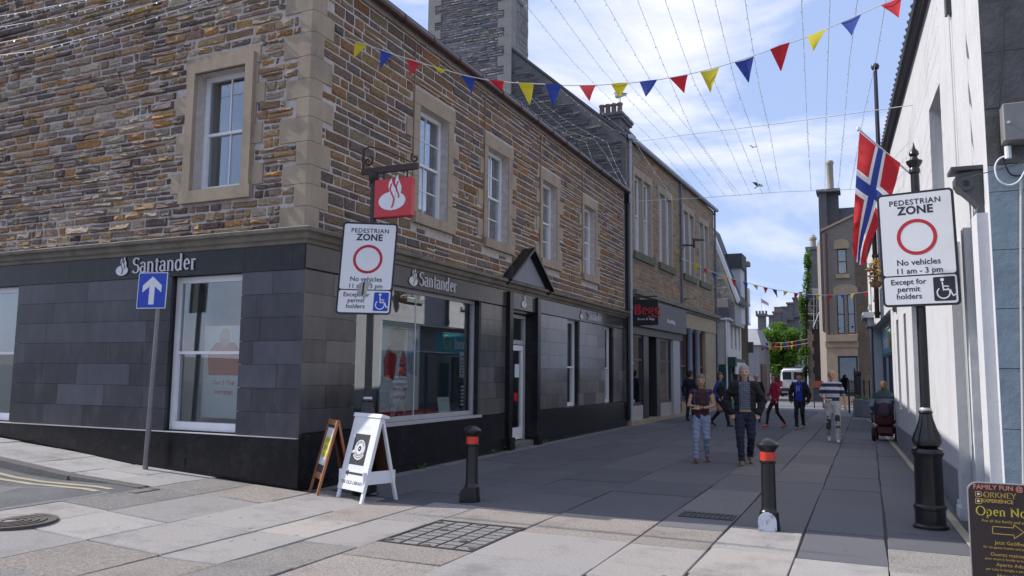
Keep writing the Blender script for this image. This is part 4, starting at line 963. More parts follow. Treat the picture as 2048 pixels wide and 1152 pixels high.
# bracketed street lamp and an empty bracket
sl = thing('wall_street_lamp', 'flat grey street lamp on a bracket beside the blue drainpipe', 'street lamp', FB.p(up,6.9,.1))
a_ = onY(1362,490,FB.p(up,0).y); b_ = onY(1388,491,a_.y); c_ = onY(1386,480,a_.y); e_ = onY(1409,480,a_.y)
q = MB(); q.tube([a_,b_], .035, 8); q.tube([b_-Vector((0,0,.1)),Vector((b_.x,b_.y,c_.z))], .045, 8); q.tube([a_-Vector((0,0,.25)), a_.lerp(b_,.3)-Vector((0,0,.05))], .015, 6); q.build('bracket', M_sdark, sl)
q = MB(); q.hexa([(b_.x-.05,a_.y-.1,c_.z-.02),(e_.x,a_.y-.06,e_.z-.03),(e_.x,a_.y+.06,e_.z-.03),(b_.x-.05,a_.y+.1,c_.z-.02),(b_.x-.05,a_.y-.1,c_.z+.06),(e_.x,a_.y-.06,e_.z+.02),(e_.x,a_.y+.06,e_.z+.02),(b_.x-.05,a_.y+.1,c_.z+.06)]); q.build('lamp_head', mat('lamp_grey', (.06,.065,.08), .5, .05, 4), sl)
a_ = onY(1361,597,FB.p(up,0).y); b_ = onY(1378,598,a_.y)
q = MB(); q.tube([a_,b_], .015, 6); q.tube([a_-Vector((0,0,.2)),a_.lerp(b_,.6)], .012, 6); q.build('empty_sign_bracket', M_sdark, label='thin empty iron sign bracket low on the blue drainpipe', cat='bracket')

# ================================================================== RIGHT-HAND WHITE BUILDING
FW = Face((1.152,8.95,0), R(90+2.377), -1); PW_ = FW.p
FF = Face((1.152,8.95,0), R(0))
M_wht = mat('white_render', (.545,.55,.575), .88, .06, 5, .6, 18, dirt=((.42,.405,.4), .5, 1.3), stretch=(1,1,.45))
white = thing('white_rendered_building', 'white rendered building with dark eaves along the right of the street', 'building', (1.15,8.95,0))
WL, WE = 13.0, 7.2
hw_ = [(3.0,4.25,3.95,5.68),(11.55,12.2,0.9,3.0),(9.6,10.15,.9,3.0),(7.2,8.3,.05,3.05)]
q = MB(); holes_wall(q, FW, .0, WL, -.1, WE, hw_, 0, .35); q.add([PW_(WL,0),PW_(WL,WE),PW_(WL,WE+3,-5),PW_(WL,0,-5)], [(0,1,2,3)]); q.build('wall', M_wht, white)
for (a,b,c,e) in hw_[:3]:
    sash(FW, a, b, c, e, .3, white, 1, (1,1), fw=.06, fm=mat('grey_violet_frame', (.3,.28,.33), .6, .05, 4))
    q = MB(); q.fbox(FW, a-.1, b+.1, c-.1, e+.1, -1.0, -.9); q.build('room_lining', M_dark, white)
q = MB(); q.fbox(FW, 7.25, 8.25, .05, 3.05, -.34, -.28); q.build('door', mat('pale_green_door', (.45,.47,.46), .5, .05, 4), white)
for k in range(3):
    q = MB(); q.fbox(FW, 7.35, 8.15, .25+k*.9, .95+k*.9, -.28, -.265); q.build('door_panel', MATS['pale_green_door'], white)
M_gp = mat('grey_green_panel', (.34,.36,.35), .6, .05, 4); M_gskirt = mat('grey_painted_base', (.2,.205,.23), .7, .08, 4)
for (a,b,d,m_) in ((.1,.42,.1,M_wht),(.95,1.18,.1,M_wht),(1.95,2.15,.12,M_wht),(2.3,2.62,.05,M_wht)):
    q = MB(); q.fbox(FW, a, b, .12, 3.3, -.02, d); q.build('pilaster', m_, white)
    q = MB(); q.fbox(FW, a-.03, b+.03, -.05, .12, -.02, d+.03); q.build('pilaster_base', M_wht, white)
for (a,b) in ((.44,.93),(1.2,1.93),(2.17,2.28)):
    q = MB(); q.fbox(FW, a, b, .3, 3.25, -.02, .012); q.build('recess_panel', M_gp, white)
q = MB(); q.fbox(FW, 2.64, 7.2, -.05, .45, -.02, .02); q.build('skirting', M_gskirt, white); q = MB(); q.fbox(FW, 8.3, WL, -.05, .45, -.02, .02); q.build('skirting', M_gskirt, white)
# carved console brackets
M_cons = mat('dark_grey_console', (.06,.062,.068), .5, .2, 9, .15, 40)
for u_ in (.36,11.9):
    q = MB(); pr = [(0,3.2),(.05,3.18),(.09,3.24),(.08,3.32),(.05,3.4),(.09,3.46),(.14,3.52),(.2,3.58),(.25,3.64),(.25,3.72),(.2,3.76),(0,3.78)]
    q.prism([PW_(u_-.11,z_,d) for d, z_ in pr], FW.u*.22); q.fbox(FW, u_-.15, u_+.15, 3.78, 3.82, 0, .29)
    for s in (-1,1):
        for r_ in (.1,.055): 
            c0 = PW_(u_+s*.11,3.64,.16); q.tube([c0,c0+FW.u*s*.02], r_*.75 if r_ > .06 else .035, 12)
    q.build('console_bracket', M_cons, white)
# eaves: gutter and tiled roof
q = MB(); q.tube([PW_(-.3,WE+.05,.12),PW_(WL+.1,WE+.05,.12)], .07, 8); q.build('gutter', M_sdark, white, smooth=40)
M_tile = mat('brown_roof_tile', (.07,.05,.05), .8, .25, 6, .2, 30)
q = MB(); q.hexa([PW_(-.2,WE+.02,.1),PW_(WL,WE+.02,.1),PW_(WL,WE+3.2,-5),PW_(-.2,WE+3.2,-5),PW_(-.2,WE+.14,.1),PW_(WL,WE+.14,.1),PW_(WL,WE+3.32,-5),PW_(-.2,WE+3.32,-5)]); q.build('roof', M_tile, white)
for k in range(44):
    q = MB(); u_ = -.2+k*.3; a0, b0 = PW_(u_,WE+.17,.16), PW_(u_,WE+1.4,-1.7); q.tube([a0,b0], .05, 6); q.build('roof_tile_row', M_tile, white, smooth=40)
q = MB(); q.tube([PW_(1.72,4.0,.03),PW_(1.72,6.6,.03)], .012, 6); q.build('cable', mat('white_cable', (.6,.6,.6), .6, 0), white)
q = MB(); q.fbox(FW, 1.66, 1.8, 6.1, 6.75, 0, .06); q.build('pipe_end', M_sdark, white)
# front face towards the junction: painted ashlar
M_pier = mat('dark_grey_ashlar', (.085,.085,.087), .9, .22, 4, .6, 14, dirt=((.16,.15,.145), .5, 3)); M_pierb = mat('blue_grey_painted_stone', (.21,.27,.31), .75, .1, 3, .55, 12, dirt=((.12,.14,.16), .4, 2.5))
q = MB(); q.fbox(FF, .03, 4, -.1, 10.5, -.3, -.02); q.build('front_core', M_pier, white)
z_ = 0
k = 0
while z_ < 9:
    h = .58; u_ = .0; up_ = z_ >= 3.7
    if not up_ and z_+h > 3.7: h = 3.75-z_
    offs = [.62+.3*(k%2), 1.6, 2.6, 3.9]
    for o_ in offs:
        q = MB(); q.fbox(FF, u_+.0025 + (.0 if u_ else -.002), o_-.0025, z_+.003, z_+h-.003, -.04, .012+random.uniform(-.003,.003)); q.build('ashlar_block', M_pier if up_ else M_pierb, white); u_ = o_
    z_ += h; k += 1
# meter box, cables
b0 = onY(2003,292,8.9); b1 = onY(2075,210,8.9)
mbx = thing('meter_box', 'grey metal meter box high on the dark pier with looped cables below', 'meter box', (b0.x,8.9,b0.z))
q = MB(); q.bbox((b0.x,8.72,b0.z),(b1.x,8.935,b1.z), .01); q.build('case', mat('grey_box_metal', (.2,.2,.2), .5, .12, 6), mbx)
q = MB(); c_ = onY(2017,245,8.72); q.tube([c_,c_-Vector((0,.02,0))], .014, 10); q.build('lock', M_silver, mbx)
q = MB(); c_ = onY(2016,305,8.85); q.tube([c_+Vector((0,0,.06)),c_-Vector((0,0,.06))], .03, 10); q.build('gland', M_panel, mbx)
def cable(name, pts, Y, r_, m_, label):
    ps = [onY(x_,y_,Y) for x_,y_ in pts]; ps2 = []
    for i in range(len(ps)-1):
        for t_ in range(4):
            a0, a1, a2, a3 = ps[max(i-1,0)], ps[i], ps[i+1], ps[min(i+2,len(ps)-1)]; s = t_/4
            ps2.append(.5*((2*a1)+(a2-a0)*s+(2*a0-5*a1+4*a2-a3)*s*s+(3*a1-a0-3*a2+a3)*s**3))
    q = MB(); q.tube(ps2+[ps[-1]], r_, 6); return q.build(name, m_, label=label, cat='cable')
cable('white_cable', [(2018,310),(1998,318),(1990,335),(1996,358),(2015,370),(2035,364),(2048,345),(2060,320)], 8.88, .009, M_panel, 'white cable looping below the meter box')
cable('black_cable', [(2010,-30),(2008,40),(2004,130),(1998,215),(1998,280),(2005,312),(2018,345),(2035,352),(2048,348),(2060,340)], 8.91, .008, M_black, 'black cable running down the dark pier past the meter box')
cable('stay_wire', [(1926,358),(1962,348),(2000,338),(2055,322)], 8.9, .005, M_rust, 'thin rusty stay wire from the console bracket to the pier')
cable('conduit_pipe', [(2042,360),(2042,600),(2046,900),(2048,1100)], 8.91, .012, mat('pale_conduit', (.5,.48,.46), .6, .1, 4), 'pale conduit running down the blue-grey pier')
# angled flagstaff and flag
fs0 = onP(1838,362,FW.O,FW.n); fs1 = onY(1717,258,fs0.y-.1)
fl = thing('street_flag', 'large red flag with blue and white cross hanging from an angled staff', 'flag', fs0)
q = MB(); q.tube([fs0,fs1], .016, 8); q.build('staff', mat('flagstaff_silver', (.55,.55,.57), .35, 0, metal=.6), fl)
q = MB(); q.lathe([(.0,-.045),(.035,-.03),(.045,0),(.035,.03),(.0,.045)], fs1, 10); q.build('finial', M_panel, fl, smooth=40)
q = MB(); q.tube([fs0+FW.n*.0, fs0+FW.n*.05], .05, 8); q.build('socket', M_sdark, fl)
# control points: columns along the hoist (0 = finial end), rows along the fly; (px, py, depth offset)
CT = [[(1719,264,0),(1748,288,0),(1775,308,0),(1801,326,0)],
      [(1715,318,.05),(1737,335,-.05),(1766,358,.03),(1790,372,-.02)],
      [(1711,372,-.05),(1728,385,.08),(1757,404,-.04),(1768,432,.03)],
      [(1708,425,.06),(1720,433,-.07),(1743,450,.05),(1748,470,-.03)],
      [(1706,468,-.04),(1715,478,.07),(1728,490,-.05),(1735,500,.04)],
      [(1705,505,.03),(1712,522,-.05),(1722,530,.04),(1733,522,-.03)]]
def cr(p0,p1,p2,p3,s): return tuple(.5*((2*b)+(c-a)*s+(2*a-5*b+4*c-d)*s*s+(3*b-a-3*c+d)*s**3) for a,b,c,d in zip(p0,p1,p2,p3))
def samp(lst, t):
    n = len(lst)-1; i = min(int(t*n), n-1); s = t*n-i
    return cr(lst[max(i-1,0)], lst[i], lst[i+1], lst[min(i+2,n)], s)
vv = sorted({x_/16 for x_ in (0,1.5,3,4.5,6,7,8,9,10,11.5,13,14.5,16)}); uu = sorted({x_/22 for x_ in (0,2,4,6,7,8,9,10,11.5,13,14.5,16,17.5,19,20.5,22)})
q = MB(); vs_ = []
for a_ in uu:
    for b_ in vv:
        x_, y_, dz = samp([samp(row, b_) for row in CT], a_); ripple = .018*math.sin(b_*11+a_*4)*min(1,a_*3)
        vs_.append(onY(x_, y_, fs0.y-.1+dz*1.4+ripple))
fcs = []; mis = []
for i in range(len(uu)-1):
    for j in range(len(vv)-1):
        a_, b_ = (uu[i]+uu[i+1])*11, (vv[j]+vv[j+1])*8
        mi = 2 if (7 < a_ < 9 or 7 < b_ < 9) else (1 if (6 < a_ < 10 or 6 < b_ < 10) else 0)
        n_ = len(vv); q.add([vs_[i*n_+j],vs_[(i+1)*n_+j],vs_[(i+1)*n_+j+1],vs_[i*n_+j+1]], [(0,1,2,3)], None, mi)
def cloth(name, col):
    m = mat(name, col, .8, .06, 6); t_ = m.node_tree; b_ = t_.nodes['Principled BSDF']; o_ = t_.nodes['Material Output']
    tr = t_.nodes.new('ShaderNodeBsdfTranslucent'); tr.inputs[0].default_value = tuple(col)+(1,); x_ = t_.nodes.new('ShaderNodeMixShader'); x_.inputs[0].default_value = .3
    t_.links.new(b_.outputs[0], x_.inputs[1]); t_.links.new(tr.outputs[0], x_.inputs[2]); t_.links.new(x_.outputs[0], o_.inputs[0]); return m
C_R, C_W, C_B, C_Y = cloth('cloth_red', (.5,.02,.03)), cloth('cloth_white', (.72,.72,.74)), cloth('cloth_blue', (.03,.06,.3)), cloth('cloth_yellow', (.62,.52,.03))
o = q.build('flag_cloth', [C_R,C_W,C_B], fl)
bm = bmesh.new(); bm.from_mesh(o.data); bmesh.ops.remove_doubles(bm, verts=bm.verts[:], dist=.0005); bmesh.ops.recalc_face_normals(bm, faces=bm.faces[:]); bm.to_mesh(o.data); bm.free()
o.data.polygons.foreach_set('use_smooth', [True]*len(o.data.polygons))

# ================================================================== DISCOUNT SHOP (white, beyond)
FP = Face(FW.p(13.05,0), R(90+2.377), -1); PP = FP.p
pl_ = thing('white_discount_shop', 'white painted house with a teal shop fascia and dark downpipe, far right', 'building', PP(0,0))
PL, PE = 12.5, 6.5
hp = [(2.2,3.1,4.3,5.9),(6.2,7.1,4.3,5.9),(10,10.8,4.3,5.9),(.8,9.8,.05,3.42)]
q = MB(); holes_wall(q, FP, 0, PL, -.1, PE, hp, 0, .36); q.add([PP(PL,0),PP(PL,PE),PP(PL,PE+2.5,-4),PP(PL,0,-4)], [(0,1,2,3)]); q.build('wall', M_wht, pl_)
for (a,b,c,e) in hp[:3]:
    sash(FP, a, b, c, e, .2, pl_, 2, (1,1), fw=.06); q = MB(); q.fbox(FP, a-.15, b+.15, c-.14, c-.002, 0, .1); q.build('sill', M_gp, pl_)
    q = MB(); q.fbox(FP, a-.1, b+.1, c-.1, e+.1, -1.0, -.9); q.build('room_lining', M_dark, pl_)
M_teal = mat('teal_fascia', (.0,.34,.44), .4, .03, 3); RC = -.28      # shopfront set back in a deep recess
q = MB(); q.fbox(FP, 4.7, 9.78, 2.42, 3.2, RC-.1, RC+.015); q.build('sign_board', M_teal, pl_); q = MB(); q.fbox(FP, .82, 4.695, 2.42, 3.2, RC-.1, RC+.01); q.build('blank_fascia', M_gskirt, pl_); q = MB(); q.fbox(FP, .82, 9.78, 3.2, 3.4, RC-.1, RC+.05); q.build('fascia_cornice', M_gp, pl_)
me_ = text_mesh('Poundland', .62, extrude=.01, bold=.012, align='RIGHT'); place_mesh(me_, 'fascia_lettering', M_panel, pl_, FP.p(6.1,2.6,RC+.02), -FP.u, (0,0,1))
wr = MB()
for k in range(22):
    t_ = 2*math.pi*k/22; wr.tube([FP.p(5.45+.23*math.cos(t_),2.82+.27*math.sin(t_),RC+.02),FP.p(5.45+.23*math.cos(t_+.28)*1.05,2.82+.27*math.sin(t_+.28)*1.05,RC+.03)], [.04,.012], 6)
wr.build('wreath_emblem', mat('emblem_gold', (.6,.5,.08), .5, 0), pl_)
q = MB()
for r_ in ((.82,.92,.05,2.34),(9.68,9.78,.05,2.34),(4.1,4.2,.05,2.34),(6.8,6.9,.05,2.34),(.82,9.78,2.33,2.41)): q.fbox(FP, *r_, RC-.1, RC)
sf_ = q.build('shopfront_frame', mat('shopfront_navy', (.03,.05,.1), .4, .1, 3), pl_)
for a_,b_ in ((.92,4.1),(4.2,6.8),(6.9,9.68)):
    q = MB(); q.fbox(FP, a_, b_, .05, 2.33, RC-.06, RC-.05); q.build('pane', G_shop, sf_)
q = MB(); q.fbox(FP, .7, 9.9, .05, 2.45, -1.6, -1.5); q.build('room_lining', M_dark, pl_)
q = MB(); q.hexa([PP(-.05,PE,.2),PP(PL,PE,.2),PP(PL,PE+2.6,-4),PP(-.05,PE+2.6,-4),PP(-.05,PE+.12,.2),PP(PL,PE+.12,.2),PP(PL,PE+2.72,-4),PP(-.05,PE+2.72,-4)]); q.build('roof', M_roof, pl_)
pipe(FP, 2.9 if False else 4.9, 3.45, PE-.1, M_brown, pl_, .07, .1)
q = MB(); q.fbox(FP, 8.9, 11.2, 3.75, 3.95, 0, .35); q.fbox(FP, 9.1, 11.0, 3.46, 3.75, 0, .2); q.build('door_hood', M_wht, pl_)
q = MB(); q.fbox(FP, 9.9, 10.9, .05, 3.4, 0, .06); q.build('door', mat('navy_door', (.03,.045,.1), .4, .1, 3), pl_)
# flagpole rising above the eaves
a_ = onP(1757,300,FP.O+FP.n*.25,FP.n); b_ = onP(1752,121,FP.O+FP.n*.25,FP.n)
fp_ = thing('bare_flagpole', 'bare dark flagpole with a ball finial rising behind the angled flag', 'flagpole', (a_.x,a_.y,4))
q = MB(); q.tube([(a_.x,a_.y,4.2),(a_.x,a_.y,b_.z)], [.06,.045], 8); q.build('pole', mat('pole_navy', (.035,.035,.06), .4, .1, 4), fp_, smooth=40)
q = MB(); q.lathe([(.0,-.1),(.08,-.06),(.1,0),(.08,.06),(.0,.1)], (a_.x,a_.y,b_.z), 10); q.build('finial', MATS['pole_navy'], fp_, smooth=40)
q = MB(); q.box((a_.x-.05,a_.y-.05,4.5),(a_.x+.4,a_.y+.05,4.6)); q.box((a_.x-.05,a_.y-.05,6.0),(a_.x+.4,a_.y+.05,6.1)); q.build('wall_bracket', M_sdark, fp_)

# ================================================================== FAR END OF THE STREET
M_cream = mat('cream_harl', (.6,.56,.51), .9, .08, 4, .4, 20); M_green = mat('dark_green_paint', (.012,.06,.045), .45, .1, 4)
Y0 = 38.2; xE = onY(1456,700,Y0).x; FE = Face((xE,Y0,0), R(90)); FS = Face((xE,Y0,0), R(180), -1)
ch_ = thing('cream_house', 'cream harled house with dark green shopfront and white gable coping', 'building', (xE,Y0,0))
zE = onY(1450,640,Y0).z; HL = onX(1483,700,xE).y-Y0
q = MB(); wn = [(HL*.2,HL*.34,2.9,4.1),(HL*.48,HL*.62,2.9,4.1),(HL*.78,HL*.9,2.9,4.1)]; holes_wall(q, FE, 0, HL, 0, zE, wn, 0, .2); holes_wall(q, FS, 0, 3, 0, zE, [], 0); q.add([FE.p(HL,0),FE.p(HL,zE),FE.p(HL,zE,-3),FE.p(HL,0,-3)], [(0,1,2,3)]); q.build('wall', M_cream, ch_)
for a,b,c,e in wn:
    sash(FE, a, b, c, e, .15, ch_, 1, (1,1), fw=.05); q = MB(); q.fbox(FE, a, b, c, e, -.5, -.45); q.build('room_lining', M_dark, ch_)
zG = 2.15
q = MB(); q.fbox(FS, -.02, 3, 0, zG, .0, .06); q.build('side_panelling', M_green, ch_)
q = MB(); q.fbox(FE, 0.05, HL, 0, .5, 0, .12); q.fbox(FE, .05, .35, .5, zG, 0, .12); q.fbox(FE, HL*.45, HL*.45+.2, .5, zG, 0, .12); q.fbox(FE, HL-.3, HL, .5, zG, 0, .12); q.fbox(FE, .05, HL, zG, zG+.3, 0, .18); q.build('shopfront', M_green, ch_)
q = MB(); q.fbox(FE, .35, HL*.45, .5, zG, .02, .03); q.fbox(FE, HL*.45+.2, HL-.3, .5, zG, .02, .03); q.build('shop_pane', G_shop, ch_); q = MB(); q.fbox(FE, .1, HL-.05, .3, zG, .003, .012); q.build('shop_backing', M_dark, ch_)
q = MB(); q.fbox(FE, .5, HL-.5, zG-.45, zG+.12, .2, .26); q.build('sign_board', M_cream, ch_)
place_mesh(text_mesh('TEA ROOM' if False else 'The', .3, extrude=.004), 'sign_lettering', M_sdark, ch_, FE.p(HL/2,zG-.28,.262), FE.u, (0,0,1))
q = MB(); q.fbox(FE, -.1, .35, zG-.1, zG+.35, 0, .35); q.build('console_bracket', M_green, ch_)
q = MB(); q.fbox(FS, .55, 1.0, .1, 1.5, .06, .09); q.build('timber_door', M_tim, ch_)
pipe(FS, .06, .1, zE, M_panel, ch_, .04, .06)
q = MB(); q.tube([FS.p(-.15,zE+.03,.1),FS.p(3,zE+.03,.1)], .06, 8); q.tube([FE.p(-.1,zE+.03,.1),FE.p(HL,zE+.03,.1)], .06, 8); q.build('gutter', M_panel, ch_, smooth=40)
pA, pB = onY(1426,482,39.0), onY(1470,602,39.0); sl_ = (pA.z-pB.z)/(pA.x-pB.x)
apx = Vector((pA.x-.25, 39.0, pA.z-.25*sl_)); 
q = MB(); q.prism([(pB.x,39.0,zE-.2),(pB.x,39.0,pB.z),tuple(apx),(apx.x-3,39.0,apx.z-2),(apx.x-3,39.0,zE-.2)], (0,3.0,0)); q.build('gable', mat('pale_rubble', (.36,.34,.32), .9, .1, 3, .3, 30), ch_)
FGc = Face((pB.x,39.0,0), R(180), -1); st = masonry(FGc, .05, 3.0, zE, 10.5, [], (.14,.2), (.3,.6), palette([(.34,.32,.31),(.3,.285,.28),(.38,.35,.32),(.27,.26,.26)]), 0, .012, .02, .004)
st = [s for s in st if max(v[2] for v in s[1].v) < pB.z-.05-(max(v[0] for v in s[1].v)-pB.x)*-sl_]; emit_pieces(st, 'stone', M_stone, ch_, 'small_stones', 120)
q = MB(); a_ = Vector((pB.x+.1,38.9,pB.z-.1)); b_ = apx+Vector((0,-.1,.05)); q.hexa([a_,b_,b_+Vector((0,.5,0)),a_+Vector((0,.5,0)),a_+Vector((.1,0,.16)),b_+Vector((.1,0,.16)),b_+Vector((.1,.5,.16)),a_+Vector((.1,.5,.16))]); q.build('skew_coping', M_panel, ch_)
q = MB(); q.hexa([a_+Vector((.05,.5,.0)),b_+Vector((.05,.5,0)),b_+Vector((.05,3.4,0)),a_+Vector((.05,3.4,0)),a_+Vector((.05,.5,.1)),b_+Vector((.05,.5,.1)),b_+Vector((.05,3.4,.1)),a_+Vector((.05,3.4,.1))]); q.build('roof', M_roof, ch_)
zt = onY(1440,598,38.9).z
q = MB(); q.add([(xE+.15,Y0-.12,zE+.05),(-9,Y0-.12,zE+.05),(-9,38.95,zt),(xE-.1,38.95,zt),(xE+.15,Y0+HL,zE+.05),(xE-.1,Y0+HL,zt)], [(0,1,2,3),(0,3,5,4)]); q.build('pent_roof', M_roof, ch_)
# dormer
d0, d1 = onY(1447,570,41), onY(1480,507,41)
q = MB(); q.box((d0.x,41,zE),(d1.x,42.4,d1.z-.7)); q.build('dormer_cheeks', M_wht, ch_)
q = MB(); q.prism([(d0.x-.1,40.9,d1.z-.75),(d1.x+.1,40.9,d1.z-.75),(d1.x+.1,40.9,d1.z),(d0.x-.1,40.9,d1.z)], (0,1.6,0)); q.build('dormer_roof', M_roof, ch_)
def boxY(x0,y0,x1,y1,Y,dep=None): a, b = onY(x0,y0,Y), onY(x1,y1,Y); return (min(a.x,b.x),max(a.x,b.x),min(a.z,b.z),max(a.z,b.z))
# dark stone house behind it
x0,x1,z0,z1 = boxY(1470,835,1491,532,45.5); DL = onX(1497,700,x1).y
dk = thing('dark_stone_house', 'narrow dark brown stone house beyond the cream house', 'building', (x1,45.5,0))
q = MB(); q.box((x0-4,45.5,0),(x1,DL,z1)); q.build('wall', mat('dark_brown_stone', (.09,.07,.055), .9, .3, 3, .5, 12), dk)
q = MB(); q.box((x0-4,45.4,z1),(x1+.2,DL+.1,z1+.25)); q.build('parapet', M_corn, dk)
FD = Face((x1,45.5,0), R(90))
for k in range(1):
    q = MB(); q.fbox(FD, .7+k*2.8, 1.4+k*2.8, 4.5, 6.6, -.1, .03); w__ = q.build('window', M_wfr, dk); q = MB(); q.fbox(FD, .8+k*2.8, 1.3+k*2.8, 4.6, 6.5, .031, .035); q.build('pane', G_win, w__)
q = MB(); q.fbox(FD, 0, DL-45.6, 2.9, 3.5, 0, .3); q.build('sign_board', M_sdark, dk)
# low shed with pale roof
x0,x1,z0,z1 = boxY(1494,790,1518,690,54)
sh = thing('grey_shed', 'low grey building with a bright slate roof beside the tree', 'building', (x1,54,0))
q = MB(); q.box((x0-2,54,0),(x1,60,z1)); q.build('wall', mat('grey_render', (.3,.31,.34), .9, .08, 3), sh)
zt = onY(1505,655,54).z
q = MB(); q.hexa([(x0-2,53.8,z1),(x1+.15,53.8,z1),(x1+.15,60,z1),(x0-2,60,z1),(x0-2,55.5,zt),(x1-.3,55.5,zt),(x1-.3,58.5,zt),(x0-2,58.5,zt)]); q.build('roof', mat('pale_slate', (.3,.3,.33), .6, .15, 3), sh)
q = MB(); q.box((x1+.01,54.5,.2),(x1+.1,57,2.4)); q.build('timber_hoarding', M_tim, sh)

# harled house facing down the street
YH = 50.; xl, xr_ = onY(1653,700,YH).x, onY(1716,700,YH).x; xr2 = onY(1736,700,YH).x; zeL, zeR = onY(1656,463,YH).z, onY(1712,446,YH).z
FH = Face((xl,YH,0), R(0)); hh_ = thing('harled_house', 'grey harled three storey house with arched shop window facing down the street', 'building', (xl,YH,0))
M_harl = mat('grey_brown_harl', (.23,.2,.17), .95, .2, 9, .6, 30); M_hst = mat('tan_dressings', (.4,.3,.2), .85, .12, 3, .2, 30)
U = lambda x_, y_=650: FH.px(x_, y_)
wu0,_ = U(1679); wu1,_ = U(1698); w0 = onY(1688,548,YH).z; w1 = onY(1688,497,YH).z
vu0,_ = U(1675); vu1,_ = U(1711); v0 = onY(1690,668,YH).z; v1 = onY(1690,588,YH).z
gu0,_ = U(1673); gu1,_ = U(1713); g1 = onY(1690,712,YH).z
hz = [(wu0,wu1,w0,w1),(vu0,(vu0+vu1)/2-.08,v0,v1),((vu0+vu1)/2+.08,vu1,v0,v1),(gu0,gu1,.5,g1)]
q = MB(); holes_wall(q, FH, 0, xr_-xl, 0, zeL, hz, 0, .3); q.add([FH.p(0,zeL),FH.p(xr_-xl,zeL),FH.p(xr_-xl,zeR+.4)], [(0,1,2)])
q.add([FH.p(0,0,0),FH.p(0,zeL,0),FH.p(-.6,zeL,-5),FH.p(-.6,0,-5)], [(0,1,2,3)]); q.build('wall', M_harl, hh_)
q = MB(); q.fbox(FH, xr_-xl, xr2-xl+2.2, 0, zeR+.4, -4, .02); q.build('stone_return', mat('brown_squared_rubble', (.15,.11,.075), .9, .3, 4, .5, 12), hh_)
q = MB(); q.fbox(FH, 0, xr_-xl+.001, onY(1690,683,YH).z, onY(1690,668,YH).z-.05, 0, .3); q.fbox(FH, -.05, xr_-xl+.05, onY(1690,683,YH).z-.35, onY(1690,683,YH).z, 0, .12); q.build('shop_cornice', M_hst, hh_)
zc = onY(1690,683,YH).z-.36
q = MB(); holes_wall(q, FH, 0, xr_-xl, 0, zc, [(gu0,gu1,.5,g1)], .05, .3); q.build('shop_stonework', M_hst, hh_)
for a,b,c,e in hz[:3]:
    sash(FH, a, b, c, e, .15, hh_, 1, (1,1), fw=.06, fm=M_tim)
    q = MB(); q.fbox(FH, a-.12, b+.12, c-.25, c-.002, 0, .12); q.build('sill', M_hst, hh_)
    q = MB(); q.fbox(FH, a-.1, b+.1, c-.1, e+.1, -1.1, -1.0); q.build('room_lining', M_dark, hh_)
for (a,b,e) in ((wu0,wu1,w1),(vu0,vu1,v1)):
    m_ = (a+b)/2; ps = [FH.p(a-.18,e+.002,.0),FH.p(b+.18,e+.002,.0)]+[FH.p(m_+(b-a+.36)/2*math.cos(R(t_)),e+.3+.28*math.sin(R(t_)),0) for t_ in (0,30,60,90,120,150,180)]
    q = MB(); q.prism(ps, FH.n*.05); q.build('arched_lintel', M_hst, hh_)
q = MB(); q.fbox(FH, gu0, gu0+.1, .5, g1, -.2, -.1); q.fbox(FH, gu1-.1, gu1, .5, g1, -.2, -.1); q.fbox(FH, gu0+.1, gu1-.1, g1-.1, g1, -.2, -.1); q.fbox(FH, gu0+.1, gu1-.1, .5, .6, -.2, -.1)
sfr = q.build('shop_window', mat('teal_timber', (.01,.06,.08), .4, .1, 3), hh_); q = MB(); q.fbox(FH, gu0+.1, gu1-.1, .6, g1-.1, -.16, -.15); q.build('pane', G_shop, sfr)
q = MB(); q.fbox(FH, gu0, gu1, .5, g1, -1.2, -1.1); q.build('room_lining', M_dark, hh_)
q = MB(); q.tube([FH.p(.15,zc+.5,.1),FH.p(.15,zeL-.1,.1)], .09, 8); q.build('downpipe', M_brown, hh_, smooth=40)
q = MB(); a_, b_ = FH.p(-.1,zeL,.15), FH.p(xr_-xl,zeR+.4,.15); q.hexa([a_,b_,b_+Vector((0,.3,0)),a_+Vector((0,.3,0)),a_+Vector((0,0,.12)),b_+Vector((0,0,.12)),b_+Vector((0,.3,.12)),a_+Vector((0,.3,.12))]); q.build('eaves_course', M_hst, hh_)
q = MB(); q.hexa([FH.p(0,zeL,0),FH.p(xr2-xl,zeL,0),FH.p(xr2-xl,zeL,-5),FH.p(0,zeL,-5),FH.p(.5,zeL+1.6,-1.2),FH.p(xr2-xl,zeL+1.6,-1.2),FH.p(xr2-xl,zeL+1.6,-4),FH.p(.5,zeL+1.6,-4)]); q.build('roof', M_roof, hh_)
x0,x1,z0,z1 = boxY(1645,640,1676,384,YH+.3); q = MB(); q.box((x0,YH+.1,zc+1),(x0+.45,YH+1.2,z1)); q.box((x0+.451,YH+.5,zeL-.5),(x1,YH+1.2,z1)); q.box((x0-.12,YH+.0,z1),(x1+.12,YH+1.35,z1+.18)); q.build('chimney', mat('dark_harl_chimney', (.1,.1,.105), .9, .15, 5, .3, 20), hh_)
pp_ = onY(1661,380,YH+.8); zt = onY(1661,322,YH+.8).z; q = MB(); q.lathe([(.23,z1+.1),(.2,z1+.3),(.19,zt-.25),(.23,zt-.2),(.23,zt-.08),(.19,zt)], (pp_.x,YH+.8,0), 14); q.build('chimney_pot', mat('buff_pot', (.36,.31,.25), .85, .12, 5), hh_, smooth=40)

